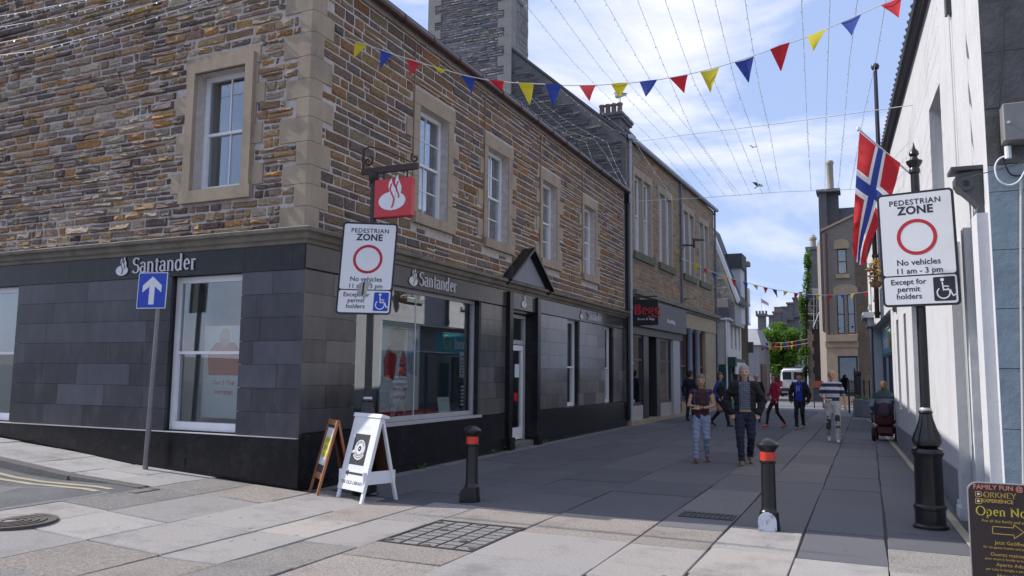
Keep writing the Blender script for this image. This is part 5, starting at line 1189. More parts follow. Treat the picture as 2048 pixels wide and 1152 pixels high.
# brick-edged building with ivy and scaffold
YB = 58.; x0,x1,z0,z1 = boxY(1618,800,1652,590,YB)
bb = thing('ivy_gable_building', 'brown stone building with a pale brick corner, scaffold and chimney, behind the ivy', 'building', (x0,YB,0))
q = MB(); q.box((x0+.35,YB,0),(x1+1.5,YB+8,z1)); q.build('wall', mat('umber_stone', (.10,.075,.055), .9, .3, 3, .5, 10), bb)
for k in range(16):
    h = z1/16; q = MB(); q.box((x0,YB-.06,k*h+.005),(x0+(.42 if k%2 else .33),YB+.5,(k+1)*h-.005)); q.build('corner_stone', mat('pinkish_corner', (.4,.29,.23), .85, .15, 4), bb)
a_, b_ = onY(1620,560,YB), onY(1650,560,YB)
q = MB(); q.hexa([(x0,YB,z1),(x1+1.5,YB,z1),(x1+1.5,YB+8,z1),(x0,YB+8,z1),(x0,YB+2,onY(1630,545,YB+2).z),(x1+1.5,YB+2,onY(1630,545,YB+2).z),(x1+1.5,YB+6,onY(1630,545,YB+2).z),(x0,YB+6,onY(1630,545,YB+2).z)]); q.build('roof', mat('blue_slate', (.12,.12,.15), .7, .25, 2), bb)
cx0,cx1,cz0,cz1 = boxY(1617,580,1641,500,YB+1); q = MB(); q.box((cx0,YB+.6,cz0),(cx1,YB+1.8,cz1)); q.box((cx0-.1,YB+.5,cz1),(cx1+.1,YB+1.9,cz1+.2)); q.build('chimney', mat('grey_cement', (.17,.17,.175), .9, .12, 3), bb)
q = MB(); pt_ = onY(1626,490,YB+1.2); zt = onY(1626,470,YB+1.2).z; q.lathe([(.22,cz1+.1),(.2,zt-.4),(.26,zt-.35),(.26,zt-.2),(.2,zt-.15),(.12,zt)], (pt_.x,YB+1.2,0), 12); q.build('chimney_pot', MATS['buff_pot'], bb, smooth=40)
sc_ = thing('scaffold', 'small steel tube scaffold bay on the brown gable', 'scaffolding', onY(1632,650,YB-.8)); M_scaf = mat('scaffold_steel', (.3,.31,.33), .45, .1, 5, metal=.5)
tbs = [(onY(1616,y_,YB-.7),onY(1649,y_,YB-.7)) for y_ in (598,612,628,642)]+[(onY(x_,592,YB-.75),onY(x_,658,YB-.75)) for x_ in (1628,1634,1646)]+[(onY(1627,655,YB-.8),onY(1648,600,YB-.8))]
for a_, b_ in tbs: q = MB(); q.tube([a_,b_], .05, 6); q.build('tube', M_scaf, sc_)
q = MB(); a_, b_ = onY(1618,630,YB-.75), onY(1649,626,YB-.05); q.box((a_.x,YB-.75,a_.z-.04),(b_.x,YB-.05,a_.z)); q.build('boards', M_hst, sc_)

# foliage
def leafmat(name, c, isl):
    m = mat(name, c, .55, .25, 2, island=isl); t_ = m.node_tree; b_ = t_.nodes['Principled BSDF']; o_ = t_.nodes['Material Output']
    tr = t_.nodes.new('ShaderNodeBsdfTranslucent'); tr.inputs[0].default_value = (c[0]*1.5,c[1]*1.6,c[2],1); x_ = t_.nodes.new('ShaderNodeMixShader'); x_.inputs[0].default_value = .4
    t_.links.new(b_.outputs[0], x_.inputs[1]); t_.links.new(tr.outputs[0], x_.inputs[2]); t_.links.new(x_.outputs[0], o_.inputs[0]); return m
M_leaf = leafmat('sycamore_leaf', (.085,.165,.022), .4); M_ivy = leafmat('ivy_leaf', (.08,.16,.03), .4); M_bark = mat('bark', (.06,.05,.04), .95, .2, 6, .5, 20)
def leaves(mb, c, rad, n, size):
    for _ in range(n):
        d = Vector((random.gauss(0,1),random.gauss(0,1),random.gauss(0,1))); d.normalize(); p = Vector(c)+Vector((d.x*rad[0],d.y*rad[1],d.z*rad[2]))*random.uniform(.55,1.08)
        a = Vector((random.uniform(-1,1),random.uniform(-1,1),random.uniform(-.6,.6))).normalized(); b = a.cross(Vector((random.uniform(-.5,.5),random.uniform(-.5,.5),1))).normalized(); s = size*random.uniform(.6,1.4)
        mb.add([p-a*s*.6, p+b*s*.45-a*s*.1, p+a*s*.7, p-b*s*.45-a*s*.1], [(0,1,2,3)])
YT = 70.; tb = onY(1551,790,YT); tr_ = thing('sycamore_tree', 'bushy green tree standing at the end of the street', 'tree', (tb.x,YT,0))
q = MB(); top = onY(1556,715,YT); q.tube([(tb.x,YT,-.1),(tb.x+.05,YT,1.2),(top.x-.2,YT,top.z-1.2),(top.x,YT,top.z+.5)], [.42,.36,.3,.16], 10)
for (x_,y_) in ((1528,690),(1540,668),(1570,672),(1588,700),(1556,660),(1535,720),(1585,725)): e_ = onY(x_,y_,YT+random.uniform(-1,1)); q.tube([(top.x-.2,YT,top.z-1.0),(top.x,YT,top.z).__class__((top.x,YT,top.z)) if False else Vector((top.x,YT,top.z-.3)).lerp(e_,.45)+Vector((0,0,.1)),e_], [.15,.1,.04], 6)
q.build('trunk', M_bark, tr_)
q = MB()
for _ in range(88):
    while True:
        x_, y_ = random.uniform(1512,1606), random.uniform(648,742)
        if ((x_-1558)/46)**2+((y_-697)/47)**2 < 1: break
    cz_ = onY(x_,y_,YT+random.uniform(-1.8,1.8)); leaves(q, cz_, (.55,.6,.42), 130, .17)
q.build('crown', M_leaf, tr_)
iv = thing('ivy', 'tall column of green ivy climbing the gable beside the tree', 'plant', onY(1610,760,YB-.4)); q = MB()
for k in range(60):
    t_ = random.random(); y_ = 505+t_*255; wd = 3+9*min(1,t_*2.0)*(1 if t_ < .85 else .6); x_ = 1615-wd*.35+random.uniform(-wd,wd)*.6-(3 if t_ > .35 else -2)
    leaves(q, onY(x_,y_,YB-.5+random.uniform(-.2,.3)), (.22,.25,.36), 80, .11)
q.build('leaves', M_ivy, iv); q = MB(); q.tube([onY(1612,770,YB-.3),onY(1613,650,YB-.3),onY(1618,520,YB-.3)], [.1,.07,.03], 6); q.build('stem', M_bark, iv)

# background buildings
YK = 96.; bgk = thing('dark_gabled_building', 'dark grey gabled building with a stair of chimneys beyond the tree', 'building', onY(1600,760,YK)); M_dkg = mat('dark_grey_stone', (.12,.115,.12), .9, .15, 1.2, .3, 6)  # dark grey stone colour shared by gable, chimneys and tower
ps = [onY(x_,y_,YK) for x_,y_ in ((1545,665),(1592,622),(1640,600),(1640,760),(1545,760))]
q = MB(); q.prism(ps, (0,10,0)); q.build('gable', M_dkg, bgk)
q = MB(); a_, b_ = onY(1552,662,YK-.2), onY(1592,622,YK-.2); q.hexa([a_,b_,b_+Vector((0,10,0)),a_+Vector((0,10,0)),a_+Vector((0,0,.3)),b_+Vector((0,0,.3)),b_+Vector((0,10,.3)),a_+Vector((0,10,.3))]); q.build('skew', M_corn, bgk)
for (xa,xb,yt,yb) in ((1564,1574,616,648),(1575,1587,608,640),(1587,1604,598,635),(1547,1563,626,655),(1538,1546,633,655)):
    x0,x1,z0,z1 = boxY(xa,yb,xb,yt,YK-.3+random.uniform(0,.2)); q = MB(); q.box((x0,YK-.3,z0),(x1,YK+1.5,z1)); q.box((x0-.1,YK-.4,z1),(x1+.1,YK+1.6,z1+.2)); q.build('chimney', M_dkg, bgk)
for x_ in (1550,1554,1558,1561,1600,1603):
    p_ = onY(x_,624 if x_ < 1570 else 594,YK+.3); q = MB(); q.lathe([(.14,-.3),(.11,.5),(.14,.6)], p_, 8); q.build('chimney_pot', M_pot, bgk)
YC = 118.; tw = thing('crenellated_tower', 'far square tower with battlements and a flag above the tree', 'tower', onY(1523,700,YC))
x0,x1,z0,z1 = boxY(1517,700,1530,632,YC); q = MB(); q.box((x0,YC,z0-6),(x1,YC+1.5,z1)); q.box((x0-.25,YC-.25,z1),(x1+.25,YC+1.7,z1+.35)); 
q.build('shaft', M_dkg, tw)
for k in range(4):
    q = MB(); xx = x0-.25+k*(x1-x0+.5)*.29; q.box((xx,YC-.25,z1+.35),(xx+.25,YC+.1,z1+.75)); q.build('merlon', M_dkg, tw)
m0, m1 = onY(1523,630,YC+.5), onY(1521.5,592,YC+.5); q = MB(); q.tube([m0,m1], .05, 6); q.build('mast', M_panel, tw)
fg = thing('distant_flag', 'tiny red white and blue flag flying from the far tower', 'flag', m1); 
q = MB(); A_ = [onY(x_,y_,YC+.5) for x_,y_ in ((1522,597),(1529,601),(1537,606),(1537.5,612),(1530,608),(1522.5,605))]
for (i,j,k_,l_) in ((0,1,4,5),(1,2,3,4)):
    p0,p1,p2,p3 = A_[i],A_[j],A_[k_],A_[l_]
    for r_ in range(5):
        t0, t1 = r_/5, (r_+1)/5; q.add([p0.lerp(p3,t0),p1.lerp(p2,t0),p1.lerp(p2,t1),p0.lerp(p3,t1)], [(0,1,2,3)], None, (0,1,2,1,0)[r_])
q.build('cloth', [C_R,C_W,C_B], fg)
YW = 86.; wb = thing('white_terrace', 'pale houses with dark window rows closing the end of the street', 'building', onY(1560,790,YW))
x0,x1,z0,z1 = boxY(1506,800,1648,702,YW); q = MB(); q.box((x0,YW,-.1),(x1,YW+6,z1-.6)); q.build('wall', mat('pale_render', (.5,.5,.52), .9, .1, 1), wb)
for (xa,xb,ya,yb) in ((1574,1584,712,730),(1586,1592,712,728),(1518,1524,728,745),(1527,1532,730,760),(1546,1550,735,760),(1553,1556,735,760),(1598,1604,712,728)):
    a0,a1,b0,b1 = boxY(xa,yb,xb,ya,YW); q = MB(); q.box((a0,YW-.06,b0),(a1,YW-.01,b1)); w__ = q.build('window', M_tim, wb); q = MB(); q.box((a0+.06,YW-.075,b0+.06),(a1-.06,YW-.062,b1-.06)); q.build('pane', G_win, w__)
q = MB(); a0,a1,b0,b1 = boxY(1553,738,1602,733,YW-1); q.box((a0,YW-1.2,b0),(a1,YW-.02,b1)); q.build('porch_roof', M_sdark, wb)
q = MB(); q.hexa([(x0,YW-.2,z1-.6),(x1,YW-.2,z1-.6),(x1,YW+6,z1-.6),(x0,YW+6,z1-.6),(x0,YW+2,z1+.9),(x1,YW+2,z1+.9),(x1,YW+4,z1+.9),(x0,YW+4,z1+.9)]); q.build('roof', M_roof, wb)

hb = onP(1751,546,FP.O+FP.n*.28,FP.n); hbk = thing('hanging_basket', 'faded golden hanging basket on the white house by the downpipe', 'hanging basket', hb)
q = MB(); leaves(q, hb, (.22,.22,.42), 160, .1); q.build('flowers', mat('dried_gold_flowers', (.42,.28,.1), .8, .2, 9, island=.4), hbk)
q = MB(); q.lathe([(.05,-.42),(.14,-.36),(.17,-.25)], hb, 12); q.build('basket', M_tim, hbk); q = MB(); q.tube([hb-FP.n*.28+Vector((0,0,.5)),hb+Vector((0,0,.5)),hb+Vector((0,0,.3))], .015, 6); q.build('bracket', M_sdark, hbk)
# parked van
YV = 66.; va = onY(1586,790,YV); vn = thing('parked_van', 'white panel van parked at the end of the street beside the brown gable', 'van', (va.x,YV,0)); vx = va.x
M_van = mat('van_white', (.72,.73,.76), .35, .03, 2, coat=.3)
bm = bmesh.new(); bmesh.ops.create_cube(bm, size=1)
for v in bm.verts: v.co = Vector((vx+v.co.x*(2.0 if v.co.z < 0 else 1.72), YV+v.co.y*4.8+2.4, 1.28+v.co.z*1.96))
bmesh.ops.bevel(bm, geom=bm.edges[:], offset=.16, segments=3, affect='EDGES'); q = MB(); bm.verts.index_update(); q.add([v.co for v in bm.verts], [[v.index for v in f.verts] for f in bm.faces]); bm.free(); q.build('body', M_van, vn, smooth=40)
for s in (-1,1):
    q = MB(); q.box((vx+s*.42-.34,YV-.03,1.35),(vx+s*.42+.34,YV+.012,1.95)); q.build('rear_window', mat('dark_glass', (.03,.035,.045), .08, 0), vn)
    q = MB(); q.box((vx+s*.86-.08,YV-.04,.75),(vx+s*.86+.08,YV+.03,1.25)); q.build('tail_light', mat('tail_red', (.35,.01,.01), .3, 0), vn)
    for yy in (YV+.9,YV+3.9):
        q = MB(); q.tube([(vx+s*.99,yy,.34),(vx+s*.74,yy,.34)], .34, 16); wl = q.build('wheel', mat('tyre', (.015,.015,.016), .8, 0), vn); q = MB(); q.tube([(vx+s*1.0,yy,.34),(vx+s*.97,yy,.34)], .2, 12); q.build('rim', M_alu, wl)
q = MB(); q.box((vx-.95,YV-.08,.42),(vx+.95,YV+.1,.68)); q.build('bumper', M_sdark, vn)
q = MB(); q.box((vx-.26,YV-.05,.85),(vx+.26,YV-.01,.97)); q.build('number_plate', M_bst if False else mat('plate_yellow', (.55,.45,.05), .5, 0), vn)
q = MB(); q.box((vx-.008,YV-.012,.7),(vx+.008,YV+.01,2.1)); q.build('door_seam', M_sdark, vn)

# planters, litter bin and railing at the right
for k,(xa,xb,ya,yb,Y_) in enumerate(((1707,1724,798,834,35.6),(1724,1742,800,836,35.0))):
    x0,x1,z0,z1 = boxY(xa,yb,xb,ya,Y_); p_ = thing('stone_planter', ('left','right')[k]+' of two grey box planters beside the black railing', 'planter', ((x0+x1)/2,Y_,0), 'planters by the railing')
    q = MB(); q.bbox((x0,Y_,0),(x1,Y_+.5,z1), .02); q.build('box', mat('grey_planter', (.2,.21,.22), .85, .1, 4), p_); q = MB(); leaves(q, ((x0+x1)/2,Y_+.25,z1+.06), ((x1-x0)*.4,.2,.1), 60, .06); q.build('plants', M_leaf, p_)
rl = thing('black_railing', 'black iron railing with posts in front of the arched shop window', 'railing', onG(1705,826))
for x_ in (1699,1712,1730,1741): p_ = onG(x_,826); q = MB(); q.tube([p_,p_+Vector((0,0,1.5 if x_ != 1712 else 2.0))], .04, 8); q.build('post', M_black, rl)
a_, b_ = onG(1699,826), onG(1741,826)
for h in (.5,1.0,1.4): q = MB(); q.tube([a_+Vector((0,0,h)),b_+Vector((0,0,h))], .02, 6); q.build('rail', M_black, rl)
x0,x1,z0,z1 = boxY(1713,822,1722,742,37.5); q = MB(); q.bbox((x0,37.5,0),(x1,37.9,z1*.9), .03); q.bbox((x0-.03,37.47,z1*.9),(x1+.03,37.93,z1), .03); q.build('litter_bin', M_black, label='tall black litter bin behind the railing posts', cat='litter bin')
x0,x1,z0,z1 = boxY(1627,800,1646,762,44); fa = thing('distant_notice_board', 'small red and dark notice board in front of the ivy gable building', 'notice board', ((x0+x1)/2,44,0)); q = MB(); q.box((x0,44,z0 if z0 > 0 else 0),(x1,44.06,z1)); q.build('board', mat('slate_board', (.05,.06,.08), .7, .2, 3), fa); q = MB(); q.box((x0,43.98,z1-.35),(x1,43.998,z1)); q.build('header', mat('brick_red', (.35,.09,.05), .7, .2, 4), fa)
for s in (x0+.03,x1-.03):
    q = MB(); q.box((s-.03,44.07,0),(s+.03,44.12,z1)); q.build('leg', M_tim, fa)

# ================================================================== BUNTING AND LIGHT STRINGS
M_cord = mat('white_cord', (.62,.62,.62), .8, 0)
FLG = {'Y':C_Y,'B':C_B,'R':C_R}
def bunting(name, label, cord, flags, plane, group, fw, fh, rr=.006):
    P0, n_ = plane; f3 = lambda x_,y_: onP(x_,y_,P0,n_)
    c3_ = [f3(*p) for p in cord]; t = thing(name, label, 'bunting', c3_[0], group); q = MB(); q.tube(c3_, rr, 6); q.build('cord', M_cord, t)
    tan = Vector((n_.y,-n_.x,0)); tan = tan if tan.x > 0 else -tan
    for (x_,k_,tw_,fold) in flags:
        for (xa,ya),(xb,yb) in zip(cord, cord[1:]):
            if xa <= x_ <= xb: break
        y_ = ya+(yb-ya)*(x_-xa)/(xb-xa); c_ = f3(x_,y_); d_ = (f3(xb,yb)-f3(xa,ya)).normalized(); sw = Vector((n_.x,n_.y,0))*tw_
        dn = (Vector((0,0,-1))*fold+sw+tan*random.uniform(-.22,.22)).normalized()
        q = MB(); N = 4; rows = []
        for i in range(N+1):
            t_ = i/N; w__ = fw/2*(1-t_)+.004; b_ = n_*(.05*math.sin(t_*3+x_)*fw*2)
            ce = c_+dn*fh*t_*(fold if fold < 1 else 1)+b_; rows += [ce-d_*w__, ce+n_*.02*math.sin(x_), ce+d_*w__]
        q.add(rows, [f for i in range(N) for f in ((i*3,i*3+1,i*3+4,i*3+3),(i*3+1,i*3+2,i*3+5,i*3+4))]); q.build('pennant', FLG[k_], t, smooth=True)
A_ = onX(690,74,-7.03); B_ = onY(1840,-27,9.7); n_ = Vector((B_.y-A_.y, -(B_.x-A_.x), 0)).normalized()
cord = [(690,74),(710,82),(735,90),(785,108),(830,122),(880,137),(930,151),(975,160),(1020,165),(1080,168),(1140,171),(1200,170),(1260,166),(1320,159),(1380,148),(1440,133),(1500,114),(1560,93),(1620,72),(1680,46),(1740,20),(1800,-8),(1840,-27),(1880,-48)]
seq = 'YBRYBRYBRYBRYBRYBR'; xs_ = [722,772,827,881,934,994,1052,1108,1175,1240,1297,1357,1419,1488,1560,1634,1702,1783]
folds = [1,1,1,.35,.8,.5,1,.95,.9,.55,.85,.75,1,1,1,1,1,1]
bunting('bunting_string', 'large red yellow and blue pennant bunting strung high across the street', cord, [(x_,k_,random.uniform(-.5,.5),f_) for x_,k_,f_ in zip(xs_,seq,folds)], (A_,n_), None, .225, .3)
A_ = onP(1362,517,FB.O+FB.n*.1,FB.n); B_ = onY(1760,578,40); n_ = Vector((B_.y-A_.y, -(B_.x-A_.x), 0)).normalized()
cord = [(1362,517),(1390,528),(1420,542),(1450,553),(1480,562),(1510,570),(1550,579),(1590,586),(1630,590),(1670,590),(1710,587),(1735,583),(1760,578)]
xs_ = [1391,1410,1430,1450,1467,1490,1512,1532,1550,1571,1592,1615,1636,1660,1684,1706,1731,1755]; seq = 'YRBYRBYRBYRBYRBYRB'
bunting('bunting_string', 'small bunting hung lower down between the shoe shop and the far house', cord, [(x_,k_,random.uniform(-.3,.3),random.choice([1,1,.7,.6])) for x_,k_ in zip(xs_,seq)], (A_,n_), None, .26, .36, .012)
for lab, y_, Y_ in (('upper of two far bunting strings in front of the tree',683,57),('lower of two far bunting strings in front of the tree',691,55)):
    cord = [(1516,y_+3),(1540,y_+3),(1570,y_+2),(1600,y_-2),(1616,y_-5)]
    bunting('bunting_string', lab, cord, [(1519+k*7.2,'YRBYRRYBRYRBR'[k],0,1) for k in range(13)], (onY(1550,y_,Y_),Vector((0,-1,0))), None, .2, .26, .012)
M_wire = mat('thin_pale_wire', (.5,.5,.52), .5, 0); M_bulb = mat('clear_bulb', (.8,.82,.85), .25, 0)
def lights(label, pts, r_=.0042, sp=.28, name='light_string', bulbs=True, sag=.0):
    pts = [Vector(p) for p in pts]; ps = []
    for i in range(len(pts)-1):
        for k in range(6):
            s = k/6; p_ = pts[i].lerp(pts[i+1], s); p_.z -= sag*4*s*(1-s); ps.append(p_)
    ps.append(pts[-1]); t = thing(name, label, 'light string' if bulbs else 'wire', pts[0]); q = MB(); q.tube(ps, r_, 4); q.build('wire', M_wire, t)
    if not bulbs: return
    q = MB(); acc = 0
    for a_, b_ in zip(ps, ps[1:]):
        L_ = (b_-a_).length; 
        while acc < L_:
            c_ = a_.lerp(b_, acc/L_); dd_ = Vector((random.uniform(-.6,.6),random.uniform(-.6,.6),-.7)).normalized(); e_ = dd_.orthogonal().normalized(); f_ = dd_.cross(e_); l_ = .055; w__ = .011
            q.add([c_, c_+dd_*l_*.5+e_*w__, c_+dd_*l_*.5+f_*w__, c_+dd_*l_*.5-e_*w__, c_+dd_*l_*.5-f_*w__, c_+dd_*l_], [(0,1,2),(0,2,3),(0,3,4),(0,4,1),(5,2,1),(5,3,2),(5,4,3),(5,1,4)]); acc += sp*random.uniform(.8,1.2)
        acc -= L_
    q.build('bulbs', M_bulb, t, kind='stuff')
WA0, WA1 = Vector((-7.0,25.0,9.35)), onP(1826,210,FW.O,FW.n); nA = Vector((WA1.y-WA0.y, -(WA1.x-WA0.x), 0)).normalized()
WB0, WB1 = onP(1272,402,FB.O,FB.n), onY(1722,378,41); nB = Vector((WB1.y-WB0.y, -(WB1.x-WB0.x), 0)).normalized()
lights('upper plain cross wire over the street', [WA0, onP(1384,268,WA0,nA), onP(1543,249,WA0,nA), WA1], .008, name='cross_wire', bulbs=False)
lights('lower plain cross wire over the street', [WB0, onP(1400,396,WB0,nB), onP(1560,384,WB0,nB), WB1], .009, name='cross_wire', bulbs=False)
ST = [((1044,0),(1150,128),1302,277,1405,396),((1102,0),(1205,140),1329,274,1425,394),((1150,0),(1262,172),1358,271,1451,392),((1209,0),(1307,170),1386,268,1473,391),((1275,0),(1344,170),1388,268,1480,391),((1330,0),(1391,170),1443,262,1502,389),((1385,0),(1432,170),1472,259,1525,387),((1430,0),(1472,170),1503,255,1540,386),((1490,0),(1518,170),1537,250,1562,384),((1603,0),(1609,120),1614,241,1622,381),((1660,0),(1656,120),1652,236,1650,380),((1715,0),(1699,120),1690,231,1676,379),((1772,0),(1752,120),1728,226,1700,379)]
ORD = ['first','second','third','fourth','fifth','sixth','seventh','eighth','ninth','tenth','eleventh','twelfth','thirteenth']
for k, (p0,p1,xa,ya,xb,yb) in enumerate(ST):
    a_ = onP(xa,ya,WA0,nA); b_ = onP(xb,yb,WB0,nB); y1 = a_.y-(a_.y-12)*.45; m_ = onY(*p1, y1); t_ = onY(*p0, y1-(a_.y-12)*.4); ex = t_+(t_-m_)*.5
    lights(ORD[k]+' light string from the left across the open sky', [ex,t_,m_,a_,b_], sp=.3, sag=.02)
for k, pts in enumerate((((985,160),(1035,200),(1100,250),(1150,277),(1172,284),(1190,335)),((1035,162),(1080,215),(1135,262),(1190,280),(1212,310),(1245,372)),((1070,195),(1130,240),(1180,268),(1214,284),(1232,330),(1262,385)),((1110,168),(1170,220),(1225,258),(1252,268)),((1165,195),(1210,230),(1262,272),(1300,330),(1345,395)))):
    lights(('lowest','second lowest','middle','second highest','highest')[k]+' of the light strings crossing the dark gable', [onY(x_,y_,22.6+.3*k) for x_,y_ in pts], sp=.3)
for k, pts in enumerate((((-20,36),(60,22),(170,0),(260,-25)),((-20,58),(110,36),(250,0),(320,-20)),((-20,90),(130,60),(330,0),(390,-20)),((-20,113),(70,102),(140,84),(220,64),(300,38),(400,5),(440,-10)))):
    lights(('topmost','second','third','lowest')[k]+' of the light strings across the side street wall, top left', [onY(x_,y_,7.6) for x_,y_ in pts], .007, sp=.22)
# birds on the wing
def bird(name, label, px_, py_, Y, s, m_, ang):
    c_ = onY(px_,py_,Y); t = thing(name, label, 'bird', c_)
    o = blob('body', [((-.16*s,0,0),.03*s,(.1*s,0,.02*s),.06*s),((.1*s,0,.03*s),.05*s,(.2*s,0,.04*s),.02*s)], m_, t, .02*s, 2)
    for sd_ in (-1,1):
        q = MB(); q.add([(.08*s,0,.02*s),(.1*s,sd_*.22*s,.16*s),(.0,sd_*.46*s,.12*s),(-.08*s,sd_*.24*s,.12*s),(-.08*s,0,.02*s),(.08*s,0,0),(.1*s,sd_*.22*s,.145*s),(.0,sd_*.46*s,.11*s),(-.08*s,sd_*.24*s,.105*s),(-.08*s,0,0)], [(0,1,2,3,4),(9,8,7,6,5),(0,5,6,1),(1,6,7,2),(2,7,8,3),(3,8,9,4)]); o = q.build('wing', m_); o.parent = t
    q = MB(); q.add([(-.14*s,-.02*s,0),(-.14*s,.02*s,0),(-.3*s,.06*s,.0),(-.3*s,-.06*s,.0),(-.14*s,0,.02*s),(-.3*s,0,.012*s)], [(0,1,2,3),(0,4,5,3),(1,4,5,2),(0,1,4),(2,5,3)]); o = q.build('tail', m_); o.parent = t
    t.rotation_euler = ang
bird('flying_crow', 'black bird in flight below the cross wires', 1516,372,45,.9,mat('crow_black', (.01,.01,.014), .6, 0),(R(35),R(-35),R(40)))
bird('flying_gull', 'small pale bird in flight high over the street', 1506,295,50,.7,M_gullg,(R(20),R(-20),R(70)))

# ================================================================== STREET FURNITURE
M_signw = mat('sign_white', (.7,.71,.73), .45, .03, 3); M_signk = mat('sign_black_ink', (.012,.012,.02), .5, 0); M_signr = mat('sign_red_ink', (.45,.012,.025), .5, 0); M_signb = mat('sign_blue_ink', (.01,.05,.42), .45, 0)
def post(name, label, loc, top, ztop):
    t = thing(name, label, 'sign post', (loc[0],loc[1],0))
    q = MB(); q.lathe([(.18,0),(.18,.03),(.156,.05),(.156,.2),(.168,.215),(.168,.24),(.146,.26),(.142,.76),(.158,.79),(.168,.82),(.155,.86),(.1,.875)], (*loc,0), 24); q.build('pedestal', M_black, t, smooth=35)
    n = 24; pr = [(.10,.875),(.135,.9),(.152,.94),(.14,1.0),(.105,1.08),(.075,1.18),(.065,1.24),(.075,1.26),(.06,1.28)]; q = MB(); q.lathe(pr, (*loc,0), n, flute=[0,.0,.12,.14,.14,.12,.05,0,0]); q.build('fluted_bulb', M_black, t, smooth=30)
    q = MB(); q.lathe([(.062,1.28),(.062,1.30),(.055,1.31)], (*loc,0), 16); q.build('ring', M_alu, t, smooth=35)
    q = MB(); q.lathe([(.052,1.3),(.045,ztop)], (*loc,0), 16); q.build('shaft', M_black, t, smooth=35)
    if top: 
        q = MB(); q.lathe([(.045,ztop),(.06,ztop+.01),(.06,ztop+.05),(.05,ztop+.07),(.085,ztop+.13),(.088,ztop+.15),(.05,ztop+.165),(.035,ztop+.2),(.055,ztop+.23),(.05,ztop+.26),(.02,ztop+.3),(.004,ztop+.37)], (*loc,0), 16); q.build('finial', M_black, t, smooth=35)
    return t
def stroke(pts, w):
    ps = []
    for (xa,ya),(xb,yb) in zip(pts, pts[1:]):
        d = Vector((xb-xa,yb-ya)); d.normalize(); n_ = Vector((-d.y,d.x))*w/2; e = d*w*.35
        ps.append([(xa-n_.x-e.x,ya-n_.y-e.y),(xb-n_.x+e.x,yb-n_.y+e.y),(xb+n_.x+e.x,yb+n_.y+e.y),(xa+n_.x-e.x,ya+n_.y-e.y)])
    return ps
def rrect(x0,y0,x1,y1,r_,n=5):
    ps = []
    for cx_,cy_,a0 in ((x1-r_,y0+r_,-90),(x1-r_,y1-r_,0),(x0+r_,y1-r_,90),(x0+r_,y0+r_,180)):
        for i in range(n+1): t_ = R(a0+90*i/n); ps.append((cx_+r_*math.cos(t_), cy_+r_*math.sin(t_)))
    return ps
def zone_sign(label, O, ux, uz, w_, h_, blue, torn=False):
    """O: bottom centre of the plate"""
    t = thing('pedestrian_zone_sign', label, 'road sign', O, 'pedestrian zone signs'); ux = Vector(ux).normalized(); uz = Vector(uz).normalized()
    pm = lambda me, nm, m_, d: place_mesh(me, nm, m_, t, O, ux, uz, d)
    pm(poly_mesh([rrect(-w_/2,0,w_/2,h_,.05)], .03), 'backing_plate', M_signk, -.03)
    hb = h_*.265
    pm(poly_mesh([rrect(-w_/2+.025,.025,w_/2-.025,hb-.008,.03)], .003), 'lower_panel', M_signw, .0); pm(poly_mesh([rrect(-w_/2+.025,hb+.008,w_/2-.025,h_-.025,.03)], .003), 'upper_panel', M_signw, .0)
    def tx(s, y_, sz, x_=0, b_=.0, al='CENTER', sp=1.): 
        me = text_mesh(s, sz, extrude=.0006, bold=b_, space=sp, align=al)
        for v in me.vertices: v.co.x += x_; v.co.y += y_
        pm(me, 'sign_lettering', M_signk, .0045)
    tx('PEDESTRIAN', h_*.888, h_*.066, b_=.0012, sp=1.12); tx('ZONE', h_*.805, h_*.098, b_=.004, sp=1.05)
    pm(poly_mesh(ring_poly(0,h_*.6,h_*.128,h_*.157,48), .0012), 'prohibition_ring', M_signr, .004)
    tx('No vehicles', h_*.358, h_*.072, b_=.001); tx('11 am - 3 pm', h_*.285, h_*.068, b_=.001)
    for k, s in enumerate(('Except for','permit','holders')): tx(s, h_*(.192-.063*k), h_*.066, -w_*.15, b_=.001)
    bx = w_*.17; pm(poly_mesh([rrect(bx,.05,w_/2-.045,hb-.03,.015)], .0012), 'symbol_ground', M_signb if blue else M_signk, .004)
    c_, s_ = (bx+w_/2-.045)/2, (hb-.08)/1.0; y0_ = .05
    S_ = lambda pts: [(c_+(x_-.5)*s_*.85, y0_+.02+y_*s_*.86) for x_,y_ in pts]
    sym = stroke(S_([(.42,.8),(.46,.42)]), .014)+stroke(S_([(.44,.62),(.68,.6)]), .012)+stroke(S_([(.46,.45),(.74,.43),(.86,.14),(.97,.2)]), .014)+ring_poly(*S_([(.45,.3)])[0], s_*.21, s_*.26, 24, 130, 410)
    pm(poly_mesh(sym, .0008), 'wheelchair_symbol', M_signw, .0056); pm(poly_mesh([disc_poly(*S_([(.42,.93)])[0], s_*.07, n=16)], .0008), 'symbol_head', M_signw, .0056)
    if torn:
        pm(poly_mesh([[(-.09,h_*.33),(-.02,h_*.36),(.03,h_*.355),(.06,h_*.37),(.075,h_*.35),(.03,h_*.27),(.015,h_*.2),(.0,h_*.15),(-.02,h_*.19),(-.06,h_*.2),(-.1,h_*.22),(-.105,h_*.28)]], .001), 'torn_patch', mat('torn_grey_film', (.36,.34,.33), .7, .3, 12), .0065)
        pm(poly_mesh([[(-.035,h_*.35),(-.012,h_*.35),(-.018,h_*.21),(-.04,h_*.2)]], .001), 'torn_slit', M_signk, .008)
    for z_ in (.25,.75):
        q = MB(); p_ = Vector(O)+uz*h_*z_; n_ = ux.cross(uz); q.tube([p_-n_*.03,p_-n_*.1], .025, 8); q.build('clamp', M_black, t)
    return t
